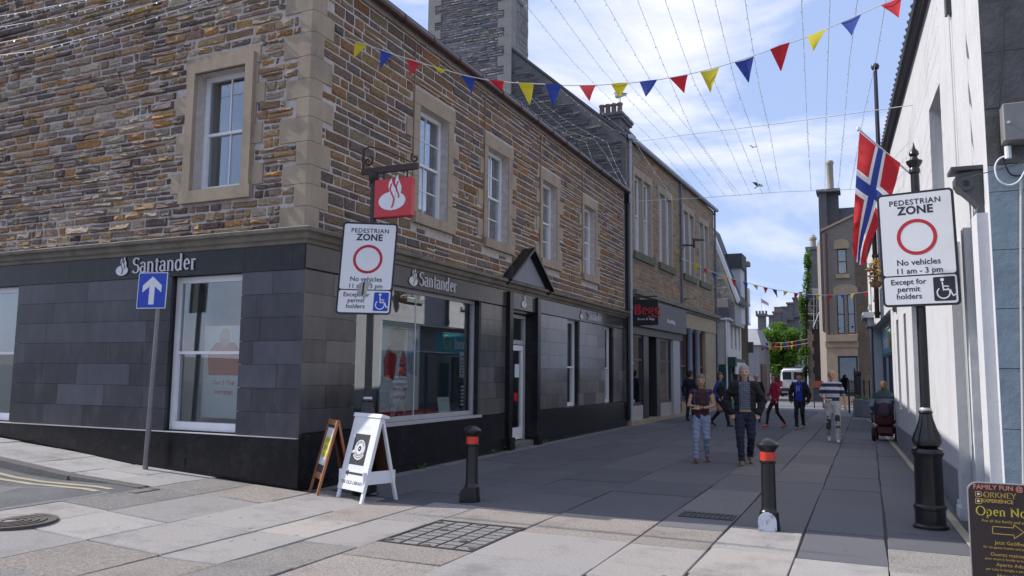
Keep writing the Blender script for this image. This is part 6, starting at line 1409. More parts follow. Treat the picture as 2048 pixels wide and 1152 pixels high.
# right-hand post and sign
RP = onG(1862,1056); post('sign_post', 'black cast iron post carrying the sign on the right, pointed finial on top', (RP.x,RP.y), True, 3.98)
ang = R(-12); zone_sign('upright black-edged white sign on the right post with black wheelchair symbol', (RP.x+.0,RP.y-.12,2.44), (math.cos(ang),math.sin(ang),0), (-.02,0,1), .785, 1.31, False)
LP = Vector((-6.2,9.02,0)); lp_ = post('sign_post', 'black cast iron post at the bank corner carrying the red hanging sign', (LP.x,LP.y), False, 4.36)
ang = R(33); zone_sign('torn white sign on the corner post with blue wheelchair symbol', (LP.x-.03,LP.y-.13,2.42), (math.cos(ang),math.sin(ang),0), (.07,0,1), .74, 1.26, True, True)
# scrolled bracket and hanging bank sign
M_rbr = mat('rusty_black_iron', (.035,.02,.017), .6, .35, 9, .3, 50); yb = LP.y
ba, bb_ = onY(724,347,yb), onY(836,327,yb); bz = (ba.z+bb_.z)/2
br = thing('scroll_bracket', 'rusty iron bracket with scroll ends on top of the corner post', 'bracket', (LP.x,yb,bz))
q = MB(); q.box((ba.x,yb-.025,bz-.05),(bb_.x,yb+.025,bz+.035)); q.build('beam', M_rbr, br)
def spiral(c, r0, turns, yb, s=1): return [(c[0]+s*r0*(1-i/26)*math.cos(turns*2*math.pi*i/24+2), yb, c[1]+r0*(1-i/26)*math.sin(turns*2*math.pi*i/24+2)) for i in range(25)]
q = MB(); q.tube(spiral((bb_.x-.05,bz+.11),.07,1.2,yb), .013, 6); q.tube(spiral((ba.x+.1,bz+.14),.08,1.3,yb,-1), .015, 6); q.tube([(ba.x+.02,yb,bz+.03),(ba.x+.02,yb,bz+.33)], .02, 6)
q.tube([(ba.x+.02,yb,bz+.32),(ba.x+.12,yb,bz+.35),(ba.x+.4,yb,bz+.26),(bb_.x-.12,yb,bz+.06)], .01, 6); q.build('scrolls', M_rbr, br)
q = MB(); q.lathe([(.05,4.25),(.075,4.3),(.08,4.4),(.05,4.42)], (LP.x,LP.y,0), 12); q.build('cap', M_black, br, smooth=35)
r0, r1 = onY(751,438,yb), onY(827,354,yb)
rs = thing('red_hanging_sign', 'glossy red box sign with white flame emblem hanging from the iron bracket', 'sign', ((r0.x+r1.x)/2,yb,r0.z))
q = MB(); q.bbox((r0.x,yb-.055,r0.z),(r1.x,yb+.055,r1.z), .01); q.build('box', mat('sign_box_red', (.5,.008,.012), .3, .05, 4, coat=.3), rs)
flame((r1.x-r0.x)*.72, rs, Vector(((r0.x+r1.x)/2-.0,yb-.057,r0.z+(r1.z-r0.z)*.17)), Vector((1,0,0)), M_signw, MATS['sign_box_red'], .004)
for x_ in (r0.x+.12,r1.x-.1):
    q = MB(); q.tube([(x_,yb,r1.z),(x_,yb,bz-.04)], .012, 6); q.build('hanger', M_rbr, rs)
# one-way sign
yo = 8.5; p0, p1 = onY(291,931,yo), onY(318,612,yo); ow = thing('one_way_sign', 'blue arrow sign on a leaning grey pole against the slate wall', 'road sign', p0)
q = MB(); q.tube([p0-Vector((0,0,.08)),p1,p1+(p1-p0).normalized()*.42], .038, 14); q.build('pole', mat('galvanised_grey', (.2,.19,.195), .4, .15, 6, metal=.5), ow, smooth=40)
s0 = onY(301,617,yo-.06); up_ = (p1-p0).normalized(); uxs = Vector((math.cos(R(12)),math.sin(R(12)),0)); hgt = .54; wdt = .49
pm = lambda me, nm, m_, d: place_mesh(me, nm, m_, ow, s0, uxs, up_, d)
pm(poly_mesh([rrect(-wdt/2,0,wdt/2,hgt,.015)], .012), 'plate', M_signw, -.012); pm(poly_mesh([rrect(-wdt/2+.012,.012,wdt/2-.012,hgt-.012,.01)], .002), 'blue_face', M_signb, .0)
pm(poly_mesh([[(-.045,.06),(.045,.06),(.045,.33),(-.045,.33)],[(-.045,.33),(.045,.33),(.045,.33),(.16,.24),(.16,.345),(0,.48),(-.16,.345),(-.16,.24)]], .001), 'arrow', M_signw, .0025)
# bollards
def bollard(label, c, white):
    t = thing('bollard', label, 'bollard', (c.x,c.y,0), 'bollards across the street')
    q = MB(); q.lathe([(.115,0),(.115,.02),(.105,.1),(.1,.19),(.082,.21),(.078,.24),(.074,.7),(.088,.715),(.088,.73),(.078,.735)], (c.x,c.y,0), 22); q.build('shaft', M_black, t, smooth=35)
    q = MB(); q.lathe([(.079,.735),(.079,.825),(.076,.826)], (c.x,c.y,0), 22); q.build('reflective_band', mat('reflective_red', (.6,.045,.02), .35, .12, 14), t, smooth=35)
    q = MB(); q.lathe([(.076,.825),(.08,.835),(.1,.865),(.115,.885),(.117,.905),(.1,.925),(.07,.945),(.03,.962),(.005,.967)], (c.x,c.y,0), 22); q.build('cap', M_black, t, smooth=35)
    d = -Vector((c.x,c.y,0)).normalized(); s = Vector((-d.y,d.x,0)); q = MB(); o_ = Vector((c.x,c.y,0))+d*.1-(s*.06 if not white else s*.02)
    ps = [(-.095,.0),(.095,.0)]+[(.095*math.cos(R(a_)),.1+.095*math.sin(R(a_))) for a_ in range(0,181,20)]
    q.prism([o_+s*x_+Vector((0,0,z_)) for x_,z_ in ps], d*.02)
    q.build('foot_plate', mat('chipped_white_paint', (.6,.62,.66), .6, .1, 8, dirt=((.015,.015,.018), 1, 12)) if white else M_black, t)
bollard('left bollard in front of the bank with an all-black foot', onG(943,1003), False); bollard('right bollard with chipped white paint on its foot', onG(1539,1059), True)
# ---- A-boards
def aboard(name, label, B0, d, W, H, spread, mframe, leg=.14, fr=.045, top_extra=0.):
    """B0: front-left foot; d: direction of the front edge"""
    d = Vector((d[0],d[1],0)).normalized(); nf = Vector((d.y,-d.x,0)); nf = nf if nf.dot(-Vector((B0[0],B0[1],0))) > 0 else -nf
    B0 = Vector(B0); t = thing(name, label, 'A-board', B0); apex = lambda s: B0+d*s-nf*spread/2+Vector((0,0,H))
    upF = (apex(0)-B0).normalized(); nF = d.cross(upF); nF = nF if nF.dot(nf) > 0 else -nF
    Lg = (apex(0)-B0).length
    def pt(s, l, o=0.): return B0+d*s+upF*l+nF*o
    for s in (0, W-fr):
        q = MB(); q.hexa([pt(s,0,-.03),pt(s+fr,0,-.03),pt(s+fr,0,0),pt(s,0,0),pt(s,Lg,-.03),pt(s+fr,Lg,-.03),pt(s+fr,Lg,0),pt(s,Lg,0)]); q.build('leg', mframe, t)
        b0 = B0+d*s-nf*spread; q = MB(); a_ = apex(s); q.hexa([b0,b0+d*fr,b0+d*fr+nf*.03,b0+nf*.03,a_-nf*.03,a_+d*fr-nf*.03,a_+d*fr-nf*.001,a_-nf*.001]); q.build('leg', mframe, t)
    return t, pt, d, upF, nF, Lg, apex, nf
M_wp = mat('white_board_paint', (.72,.72,.74), .6, .05, 4); M_dkf = mat('brown_hardboard', (.10,.045,.025), .8, .15, 4)
B0 = onG(671,997); t, pt, d, upF, nF, Lg, apex, nf = aboard('cafe_a_board', 'white A-board with a dark coffee cup print and left arrow', (B0.x,B0.y,0), (.93,-.37), .60, 1.07, .56, M_wp, fr=.05)
q = MB(); q.hexa([pt(.0,.14,.001),pt(.60,.14,.001),pt(.60,.14,.016),pt(.0,.14,.016),pt(.0,Lg,.001),pt(.60,Lg,.001),pt(.60,Lg,.016),pt(.0,Lg,.016)]); q.build('front_panel', M_wp, t)
q = MB(); q.hexa([pt(-.02,Lg-.005,-.1),pt(.62,Lg-.005,-.1),pt(.62,Lg-.02,.03),pt(-.02,Lg-.02,.03),pt(-.02,Lg+.03,-.1),pt(.62,Lg+.03,-.1),pt(.62,Lg+.03,.02),pt(-.02,Lg+.03,.02)]); q.build('top_cap', M_wp, t)
q = MB(); b0 = B0+d*.05-nf*.545; q.hexa([b0+Vector((0,0,.3)),b0+d*.5+Vector((0,0,.3)),b0+d*.5+nf*.01+Vector((0,0,.3)),b0+nf*.01+Vector((0,0,.3)),apex(.05)-nf*.03,apex(.55)-nf*.03,apex(.55)-nf*.02,apex(.05)-nf*.02]); q.build('back_panel', M_dkf, t)
for s in (.0,.55):
    q = MB(); a_ = B0+d*s-nf*.04+Vector((0,0,.22)); b_ = B0+d*s-nf*.53+Vector((0,0,.22)); q.hexa([a_,a_+d*.02,b_+d*.02,b_,a_+Vector((0,0,.16)),a_+d*.02+Vector((0,0,.16)),b_+d*.02+Vector((0,0,.16)),b_+Vector((0,0,.16))]); q.build('side_rail', M_wp, t)
OB = pt(.3,0,.0165); ppm = lambda me, nm, m_, dd_=0.: place_mesh(me, nm, m_, t, OB, d, upF, dd_)
M_ink = mat('charcoal_print', (.02,.02,.028), .6, .05, 5)
ppm(poly_mesh([[(-.17,.46),(.17,.46),(.17,.86),(-.17,.86)]], .001), 'dark_print', M_ink)
ppm(poly_mesh([disc_poly(0,.67,.115)], .001), 'cup_saucer', M_signw, .0015); ppm(poly_mesh(ring_poly(0,.67,.07,.074,32)+ring_poly(0,.67,.095,.099,32), .0008), 'groove', mat('print_mid_grey', (.35,.35,.36), .6, 0), .003)
ppm(poly_mesh([disc_poly(0,.67,.036)], .001), 'cup_coffee', M_ink, .003); ppm(poly_mesh([disc_poly(0,.67,.009)], .001), 'cup_centre', M_signw, .0045)
ppm(poly_mesh([[(-.17,.60),(-.11,.615),(-.105,.65),(-.165,.64)]], .001), 'cup_handle', M_signw, .0015); ppm(poly_mesh(ring_poly(0,.665,.122,.14,20,215,330), .001), 'saucer_rim', M_signw, .0015)
for s_, a0, fl_ in (('ARCHIVE',90,1),('COFFEE',270,-1)):
    for i, chh in enumerate(s_):
        a_ = R(a0-fl_*(i-(len(s_)-1)/2)*19); me = text_mesh(chh, .034, extrude=.0004, bold=.001); rr_ = .078; rot = a_-math.pi/2 if fl_ > 0 else a_+math.pi/2; off = 0 if fl_ > 0 else -.024
        me.transform(Matrix.Rotation(rot,4,'Z') @ Matrix.Translation((0,off,0))); me.transform(Matrix.Translation(((rr_ if fl_>0 else rr_)*math.cos(a_),.67+rr_*math.sin(a_),0))); ppm(me, 'curved_lettering', M_ink, .004)
ppm(poly_mesh([[(-.13,.335),(.2,.335),(.2,.365),(-.13,.365)],[(-.2,.35),(-.13,.305),(-.13,.395)]], .001), 'left_arrow', M_ink)
me = text_mesh('THE OLD LIBRARY', .058, extrude=.0005, bold=.0012, space=1.06); me.transform(Matrix.Translation((0,.215,0))); ppm(me, 'lettering', M_ink)
for y_ in (.93,.96,.415,.44): ppm(poly_mesh([[(-.14,y_),(.14,y_),(.14,y_+.0025),(-.14,y_+.0025)]], .0006), 'fine_line', MATS['print_mid_grey'])
# wooden A-board
M_oak = mat('varnished_wood', (.33,.13,.055), .5, .2, 9, .1, 40, stretch=(3,3,.6))
B0 = onG(616,984,.02); t, pt, d, upF, nF, Lg, apex, nf = aboard('wooden_a_board', 'small wooden A-board with a yellow and white poster beside the bank corner', (B0.x,B0.y,.02), (.78,-.62), .46, .98, .5, M_oak, fr=.045)
for l0, l1 in ((.22,.3),(Lg-.07,Lg)):
    q = MB(); q.hexa([pt(.045,l0,-.028),pt(.415,l0,-.028),pt(.415,l0,-.001),pt(.045,l0,-.001),pt(.045,l1,-.028),pt(.415,l1,-.028),pt(.415,l1,-.001),pt(.045,l1,-.001)]); q.build('rail', M_oak, t)
q = MB(); q.hexa([pt(.045,.3,-.02),pt(.415,.3,-.02),pt(.415,.3,-.012),pt(.045,.3,-.012),pt(.045,Lg-.07,-.02),pt(.415,Lg-.07,-.02),pt(.415,Lg-.07,-.012),pt(.045,Lg-.07,-.012)]); q.build('chalk_panel', mat('chalkboard', (.04,.042,.05), .8, .2, 5), t)
q = MB(); b0 = Vector((B0.x,B0.y,.02))+d*.05-nf*.49; q.hexa([b0+Vector((0,0,.25)),b0+d*.36+Vector((0,0,.25)),b0+d*.36+nf*.01+Vector((0,0,.25)),b0+nf*.01+Vector((0,0,.25)),apex(.05)-nf*.03,apex(.41)-nf*.03,apex(.41)-nf*.02,apex(.05)-nf*.02]); q.build('back_panel', M_dkf, t)
OB = pt(.23,0,-.011); ppm = lambda me, nm, m_, dd_=0.: place_mesh(me, nm, m_, t, OB, d, upF, dd_)
ppm(poly_mesh([[(-.16,.40),(.16,.40),(.16,.9),(-.16,.9)]], .001), 'paper', M_signw); ppm(poly_mesh([[(-.12,.5),(.13,.5),(.13,.78),(-.12,.78)]], .001), 'yellow_paper', mat('highlighter_yellow', (.62,.6,.04), .7, .05, 5), .0015)
for k, s in enumerate(('NOW','OPEN','10-4')): me = text_mesh(s, .085, extrude=.0005); me.transform(Matrix.Translation((0,.7-k*.1,0))); ppm(me, 'lettering', mat('olive_ink', (.25,.24,.05), .7, 0), .003)
# brown visitor sign at the lower right
YS = 5.3; tl = onY(1936,965,YS); t = thing('brown_visitor_sign', 'brown panel sign with gold lettering and right arrow at the lower right', 'sign board', (tl.x+.3,YS,0))
M_brn = mat('dark_brown_panel', (.035,.022,.02), .45, .1, 4); M_gold = mat('gold_letters', (.55,.36,.06), .5, 0); M_salm = mat('salmon_marker', (.65,.22,.17), .6, 0); WS = .6; zt = tl.z
x0 = tl.x
place_mesh(poly_mesh([rrect(0,.06,WS,zt,.05,8)], .012), 'panel', M_brn, t, (x0,YS,0), (1,0,0), (0,0,1), -.012)
place_mesh(poly_mesh([rrect(-.006,.054,WS+.006,zt+.006,.055,8)], .006), 'edge_trim', mat('pale_edge', (.5,.48,.47), .5, 0), t, (x0,YS,0), (1,0,0), (0,0,1), -.019)
q = MB(); q.box((x0+.05,YS-.15,0),(x0+.09,YS+.4,.05)); q.build('foot', M_sdark, t); q = MB(); q.box((x0+WS-.09,YS-.15,0),(x0+WS-.05,YS+.4,.05)); q.build('foot', M_sdark, t)
def bt(s, px_, py_, size, m_, serif=False, bold=0., sp=1.):
    p_ = onY(px_,py_,YS)
    if serif:
        me = serif_text(s, size, .1, .045, .0008); mnx = min(v.co.x for v in me.vertices); me.transform(Matrix.Translation((-mnx,0,0)))
    else: me = text_mesh(s, size, extrude=.0005, bold=bold, align='LEFT', space=sp)
    place_mesh(me, 'lettering', m_, t, (p_.x,YS,p_.z), (1,0,0), (0,0,1), .001)
bt('FAMILY FUN @', 1946,977,.036,M_salm,bold=.0008); bt('ORKNEY', 1967,994,.042,M_gold,True); bt('THE',1962,992,.014,M_gold); bt('EXPERIENCE', 1963,1004,.028,M_gold,bold=.0005)
bt('Open Now', 1952,1029,.068,mat('yellow_letters', (.65,.48,.05), .5, 0),True); bt('For all the family and all weathers', 1964,1043,.022,M_gold)
bt('Jetzt Ge\u00f6ffnet', 1990,1088,.027,M_gold); bt('f\u00fcr die ganze Familie und jedes Wetter', 1967,1095,.018,M_gold); bt('Ouvrez maintenant', 1981,1111,.027,M_gold); bt('pour toute la famille et tous les temps', 1970,1118,.018,M_gold); bt('Aperto Adesso', 1993,1132,.027,M_gold); bt('per tutta la famiglia e per tutti', 1972,1139,.018,M_gold); bt('Ahora Abierto',1993,1154,.027,M_gold)
a_ = onY(1986,1074,YS); b_ = onY(2044,1050,YS); sx_, sy_ = (b_.x-a_.x)*1.05, (b_.z-a_.z)
ar = [(0,.25),(.68,.25),(.68,0),(1,.5),(.68,1),(.68,.75),(0,.75),(0,.25)]; place_mesh(poly_mesh(stroke([(x_*sx_,y_*sy_) for x_,y_ in ar], .004), .0008), 'arrow_outline', M_gold, t, (a_.x,YS,a_.z), (1,0,0), (0,0,1), .001)
for (py_) in (986,1000):
    c_ = onY(1951,py_,YS); place_mesh(poly_mesh(stroke([(0,0),(.028,0),(.028,.028),(0,.028),(0,0)], .004), .0008), 'logo_square', M_gold, t, (c_.x,YS,c_.z-.018), (1,0,0), (0,0,1), .001); place_mesh(poly_mesh([disc_poly(.014,.014,.007,n=12)], .0008), 'logo_dot', M_signw, t, (c_.x,YS,c_.z-.018), (1,0,0), (0,0,1), .001)
# small weeds at the wall foot
for k,(x_,y_) in enumerate(((845,938),(985,915),(1010,908),(1090,890),(1035,905))):
    c_ = onX(x_,y_,-7.02); q = MB(); leaves(q, (-7.02,c_.y,.05), (.05,.12 if k == 0 else .2,.06), 40 if k == 0 else 26, .035)
    q.build('weed', M_ivy, label=('leafy green weed at the foot of the big bank window','weed tuft left of the bank doorstep','weed tuft against the doorstep block','weed tuft right of the bank door','weed tuft under the bank doorstep')[k], cat='weed')

# ================================================================== PEOPLE
def skin(n, c): return mat('skin_'+n, c, .55, .06, 12)
SK1, SK2 = skin('fair', (.5,.29,.21)), skin('tanned', (.42,.24,.16))
def clothmat(name, c, var=.12): return mat(name, c, .9, var, 14, .25, 120)
def checked(name, c1, c2, s):
    m = mat(name, c1, .9, 0); t = m.node_tree; b = t.nodes['Principled BSDF']; k = t.links.new
    tcn = t.nodes.new('ShaderNodeTexCoord'); sx = t.nodes.new('ShaderNodeSeparateXYZ'); k(tcn.outputs['Object'], sx.inputs[0]); val = None
    for ax in ('X','Z'):
        a = t.nodes.new('ShaderNodeMath'); a.operation = 'MULTIPLY'; a.inputs[1].default_value = 1/s; k(sx.outputs[ax], a.inputs[0])
        f = t.nodes.new('ShaderNodeMath'); f.operation = 'FRACT'; k(a.outputs[0], f.inputs[0]); g_ = t.nodes.new('ShaderNodeMath'); g_.operation = 'GREATER_THAN'; g_.inputs[1].default_value = .72; k(f.outputs[0], g_.inputs[0])
        if val is None: val = g_.outputs[0]
        else: mm = t.nodes.new('ShaderNodeMath'); mm.operation = 'MAXIMUM'; k(val, mm.inputs[0]); k(g_.outputs[0], mm.inputs[1]); val = mm.outputs[0]
    x = t.nodes.new('ShaderNodeMixRGB'); x.inputs[1].default_value = tuple(c1)+(1,); x.inputs[2].default_value = tuple(c2)+(1,); k(val, x.inputs[0]); k(x.outputs[0], b.inputs['Base Color']); return m
def striped(name, stops):   # (z, colour) bands by height
    m = mat(name, (1,1,1), .9, 0); t = m.node_tree; b = t.nodes['Principled BSDF']; k = t.links.new
    tcn = t.nodes.new('ShaderNodeTexCoord'); sx = t.nodes.new('ShaderNodeSeparateXYZ'); k(tcn.outputs['Object'], sx.inputs[0]); mr = t.nodes.new('ShaderNodeMapRange'); mr.inputs[1].default_value = 0; mr.inputs[2].default_value = 1.8; k(sx.outputs['Z'], mr.inputs[0])
    r_ = t.nodes.new('ShaderNodeValToRGB'); r_.color_ramp.interpolation = 'CONSTANT'; e = r_.color_ramp.elements
    for i, (z_, c_) in enumerate(stops):
        q_ = e[i] if i < 2 else e.new(z_/1.8)
        q_.position = z_/1.8; q_.color = tuple(c_)+(1,)
    k(mr.outputs[0], r_.inputs[0]); k(r_.outputs[0], b.inputs['Base Color']); return m
def blotched(name, c1, c2, sc_): return mat(name, c1, .9, 0, sc_, col2=c2)
def hand(w, dirn, curl, side):   # capsules for palm, four fingers and a thumb
    w = Vector(w); d = Vector(dirn).normalized(); s = d.orthogonal().normalized(); 
    s = Vector((1,0,0))-d*d.x
    s = s.normalized() if s.length > .2 else Vector((0,1,0)); n_ = d.cross(s); caps = [(w, .026, w+d*.07, .033)]
    for i, l in enumerate((.062,.075,.07,.055)):
        b = w+d*.075+s*(i-1.5)*.02; k1 = b+(d*(1-curl)+n_*curl*.8)*l*.6; k2 = k1+(d*(1-curl*1.6)+n_*curl*1.4)*l*.5; caps += [(b,.011,k1,.0105),(k1,.0105,k2,.009)]
    tb = w+d*.03+s*side*.03; caps += [(tb,.013,tb+(d*.6+s*side*.6)*.055,.011)]
    return caps
def person(label, loc, rz, H, arms, legs, o, lean=0., head_turn=0., group=None, hands=(.35,.35), keep_jacket=None, vox=.013):
    t = thing('person', label, 'person', loc, group); k = H/1.75; V = Vector
    hip = V((0,0,.92)); ch = V((0,-lean*.35,1.27)); nk = V((0,-lean*.48,1.475)); hd = V((0,-lean*.55-.015,1.63))
    sh = {s: V((s*.175,-lean*.42,1.405)) for s in (-1,1)}; hp = {s: V((s*.09,0,.9)) for s in (-1,1)}
    fem = o.get('fem', 0); wide = o.get('wide', 1.)
    # skin
    caps = [(nk-V((0,0,.04)),.055,hd-V((0,-.005,.06)),.05),(hd+V((0,.012,.02)),.088,hd+V((0,.004,.045)),.09),(hd+V((0,-.018,-.02)),.072,hd+V((0,-.03,-.085)),.042),(hd+V((0,-.085,.01)),.012,hd+V((0,-.102,-.022)),.016),(ch,.1,nk-V((0,0,.06)),.07,(1.3,.8)),(hip,.1,ch,.1,(1.2,.75))]
    for s in (-1,1): caps += [(hd+V((s*.086,.012,.0)),.016,hd+V((s*.088,.012,-.03)),.012),(hd+V((s*.03,-.068,.03)),.018,hd+V((s*.05,-.06,.03)),.014),(hip,.1,hp[s],.08),(hp[s],.06,V(legs[s][0]),.05),(V(legs[s][0]),.048,V(legs[s][1]),.035)]
    for s in (-1,1):
        e_, w_ = V(arms[s][0]), V(arms[s][1]); caps += [(sh[s],.048,e_,.04),(e_,.04,w_,.028)]+hand(w_, arms[s][2] if len(arms[s]) > 2 else (w_-e_), hands[0 if s < 0 else 1], 1 if s < 0 else -1)
    body = blob('body', caps, o['skin'], t, vox, 3)
    # face: eyes and mouth
    for s in (-1,1):
        q = MB(); q.lathe([(.001,-.011),(.009,-.006),(.011,0),(.009,.006),(.001,.011)], hd+V((s*.034,-.082,.018)), 8); e_ = q.build('eye', mat('eye_dark', (.03,.02,.018), .2, 0)); e_.parent = t
    q = MB(); q.tube([hd+V((-.024,-.078,-.052)),hd+V((0,-.084,-.054)),hd+V((.024,-.078,-.052))], [.003,.006,.003], 6); mo = q.build('mouth', mat('lips', (.32,.11,.09), .5, 0)); mo.parent = t
    # hair
    if o.get('hair'):
        hc = [(hd+V((0,.022,.045)),.096,hd+V((0,.004,.07)),.09)]
        if o.get('long'): hc += [(hd+V((0,.05,.0)),.085,hd+V((0,.055,-.1)),.07)]+[(hd+V((s*.06,.03,.0)),.05,hd+V((s*.065,.03,-.08)),.035) for s in (-1,1)]
        else: hc += [(hd+V((0,.045,.0)),.078,hd+V((0,.045,-.04)),.06)]
        blob('hair', hc, o['hair'], t, vox, 2)
    # trousers
    tc_ = [(hip+V((0,0,.02)),.115*wide,hip-V((0,0,.04)),.12*wide,(1.32,.86))]; tr = o.get('leg', 1.)
    for s in (-1,1): kn, an = V(legs[s][0]), V(legs[s][1]); tc_ += [(hp[s]-V((0,0,.02)),.1*tr,kn,.073*tr),(kn,.071*tr,an+V((0,0,.02)),.058*tr)]
    tro = blob('trousers', tc_, o['trousers'], t, vox, 4)
    for s in (-1,1):
        an = V(legs[s][1]); fd = V(legs[s][2]) if len(legs[s]) > 2 else V((0,-1,-.05)); fd.normalize()
        q = blob('shoe', [(an+V((0,.03,-.045)),.04,an+fd*.15+V((0,0,-.055)),.034,(1.05,1)),(an+V((0,.01,-.0)),.042,an+V((0,-.03,-.04)),.045)], o['shoes'], t, vox, 2)
    # top
    tw = o.get('topw', 1.)
    tp = [(hip+V((0,0,o.get('hem',.0))),.125*tw,ch,.132*tw,(1.3,.84)),(ch,.132*tw,V((0,-lean*.42,1.38)),.105,(1.45,.85)),(V((0,-lean*.45,1.4)),.09,nk-V((0,0,.03)),.066,(1.2,1))]
    for s in (-1,1):
        tp += [(sh[s]-V((s*.07,0,.0)),.07,sh[s],.066)]
        e_, w_ = V(arms[s][0]), V(arms[s][1])
        if o['sleeve'] == 2: tp += [(sh[s],.066,e_,.055),(e_,.055,w_,.043)]
        elif o['sleeve'] == 1: tp += [(sh[s],.068,sh[s].lerp(e_,.75),.06)]
    top = blob('top', tp, o['top'], t, vox, 4)
    if o.get('jacket'):
        jp = [(a,r0+.017,b,r1+.017,*f) for a,r0,b,r1,*f in tp]; jp[0] = (hip+V((0,0,-.12)),.145,ch,.152,(1.3,.86))
        if o['sleeve'] != 2:
            for s in (-1,1): jp += [(sh[s],.075,V(arms[s][0]),.066),(V(arms[s][0]),.066,V(arms[s][1]),.055)]
        op = o.get('open', .09)
        blob('jacket', jp, o['jacket'], t, vox, 4, keep=lambda c: not (c.y < -.02 and abs(c.x) < op+.05*max(0,(1.0-c.z)) and c.z < 1.5))
    t.scale = (k,k,k); t.rotation_euler = (0,0,rz); return t
def face_cam(x, y, extra=0.): return math.atan2(-x, y)*-1*-1 + R(extra) if False else math.atan2(-x, y)+R(extra)
def at(px_, py_): g_ = onG(px_, py_); return (g_.x, g_.y, 0)
H_grey, H_brn, H_dk, H_blond = mat('hair_grey', (.3,.28,.27), .8, .2, 20), mat('hair_brown', (.10,.055,.03), .7, .2, 20), mat('hair_dark', (.025,.018,.015), .7, .2, 20), mat('hair_blond', (.4,.27,.14), .8, .2, 20)
C_navy, C_black, C_jean, C_pale = clothmat('navy_denim', (.016,.02,.04)), clothmat('black_fleece', (.011,.011,.013)), clothmat('pale_blue_jean', (.22,.27,.38)), clothmat('pale_work_cloth', (.42,.41,.41))
C_leath, C_dshoe, C_white = mat('tan_leather', (.19,.12,.07), .6, .15, 9), mat('dark_trainer', (.03,.022,.02), .6, .2, 9), clothmat('white_trainer', (.6,.6,.6))
# man in open black jacket, hands in pockets, walking towards us
x, y, _ = p_ = at(1492,929)
man = person('tall man walking in an open black jacket over a checked shirt, hands in pockets', p_, face_cam(x,y,4), 1.82,
  {-1:[(-.33,.06,1.13),(-.24,-.05,.92),(.3,-.2,-1)],1:[(.33,.06,1.13),(.24,-.05,.92),(-.3,-.2,-1)]},
  {-1:[(-.10,-.16,.5),(-.085,-.17,.09)],1:[(.10,-.05,.49),(.09,.2,.13),(.05,-1,-.35)]},
  dict(skin=SK1,hair=H_grey,trousers=C_navy,shoes=C_leath,top=checked('navy_check_shirt',(.04,.048,.085),(.17,.185,.22),.03),sleeve=2,jacket=C_black,open=.10,hem=.02,wide=1.05,leg=1.08), vox=.012)
q = MB(); q.lathe([(.152,.985),(.156,.987),(.156,1.02),(.152,1.022)], (0,0,0), 28)
for i, v in enumerate(q.v): q.v[i] = (v[0]*1.03, v[1]*.74, v[2]-.05)
bl = q.build('belt', mat('tan_belt', (.33,.22,.1), .5, .1, 9)); bl.parent = man
# woman with crossed arms and backpack
x, y, _ = p_ = at(1404,924)
wo = person('woman walking with folded arms in a dark sleeveless top, pale jeans and a backpack', p_, face_cam(x,y,2), 1.64,
  {-1:[(-.25,-.05,1.14),(.06,-.24,1.1),(1,.12,.12)],1:[(.25,-.05,1.14),(-.06,-.21,1.07),(-1,.1,.1)]},
  {-1:[(-.11,-.13,.5),(-.12,-.15,.09)],1:[(.09,-.08,.5),(.12,.14,.12),(.1,-1,-.3)]},
  dict(skin=SK2,hair=mat('hair_ash', (.16,.12,.09), .8, .2, 20),long=1,trousers=C_jean,shoes=mat('black_orange_trainer',(.04,.03,.03),.6,0,18,col2=(.3,.07,.03)),top=blotched('dark_floral',(.012,.01,.015),(.09,.03,.04),16),sleeve=0,hem=.0,leg=1.02), hands=(.15,.15), vox=.012)
bp = [((-.13,-.1,1.42),.022,(-.135,-.135,1.15),.02),((.13,-.1,1.42),.022,(.135,-.135,1.15),.02),((-.13,-.08,1.43),.022,(-.12,.08,1.43),.022),((.13,-.08,1.43),.022,(.12,.08,1.43),.022)]
blob('backpack_straps', bp, clothmat('blue_webbing', (.05,.09,.2)), wo, .012, 1); blob('backpack', [((0,.17,1.05),.12,(0,.17,1.35),.1,(1.2,.7))], clothmat('blue_pack', (.03,.05,.12)), wo, .02, 3)
# person in navy seen from behind, by the shop
x, y, _ = p_ = at(1381,842)
person('person in navy clothes standing by the beige shop, seen from behind', p_, face_cam(x,y,150), 1.78, {-1:[(-.28,.02,1.16),(-.2,-.2,1.2)],1:[(.28,.04,1.14),(.26,-.02,.9)]}, {-1:[(-.1,-.02,.5),(-.11,.0,.09)],1:[(.1,-.02,.5),(.11,.02,.09)]},
  dict(skin=SK2,hair=mat('maroon_beanie',(.05,.02,.03),.9,.1,20),trousers=C_navy,shoes=C_dshoe,top=clothmat('navy_coat',(.014,.018,.04)),sleeve=2,hem=-.05,topw=1.12), vox=.016)
# woman striding right with red patterned bag
x, y, _ = p_ = at(1441,853)
w2 = person('woman striding right in a black waistcoat with blue sleeves and a red patterned skirt', p_, R(78), 1.72, {-1:[(-.25,.1,1.15),(-.2,-.02,.93)],1:[(.25,-.1,1.16),(.2,-.26,.98)]}, {-1:[(-.1,-.24,.52),(-.1,-.32,.1)],1:[(.1,.08,.48),(.1,.34,.16),(0,-1,-.5)]},
  dict(skin=SK1,hair=H_brn,long=1,trousers=C_black,shoes=C_dshoe,top=clothmat('bright_blue_sleeve',(.02,.05,.2)),sleeve=2,jacket=None,hem=.0), vox=.016)
blob('waistcoat', [((0,0,.95),.14,(0,0,1.28),.147,(1.25,.9)),((0,0,1.28),.147,(0,0,1.38),.115,(1.3,.9))], C_black, w2, .016, 3)
blob('wrap_skirt', [((0,.02,.93),.135,(0,-.06,.6),.15,(1.1,1.15))], blotched('red_white_pattern',(.45,.02,.03),(.55,.45,.42),26), w2, .016, 3)
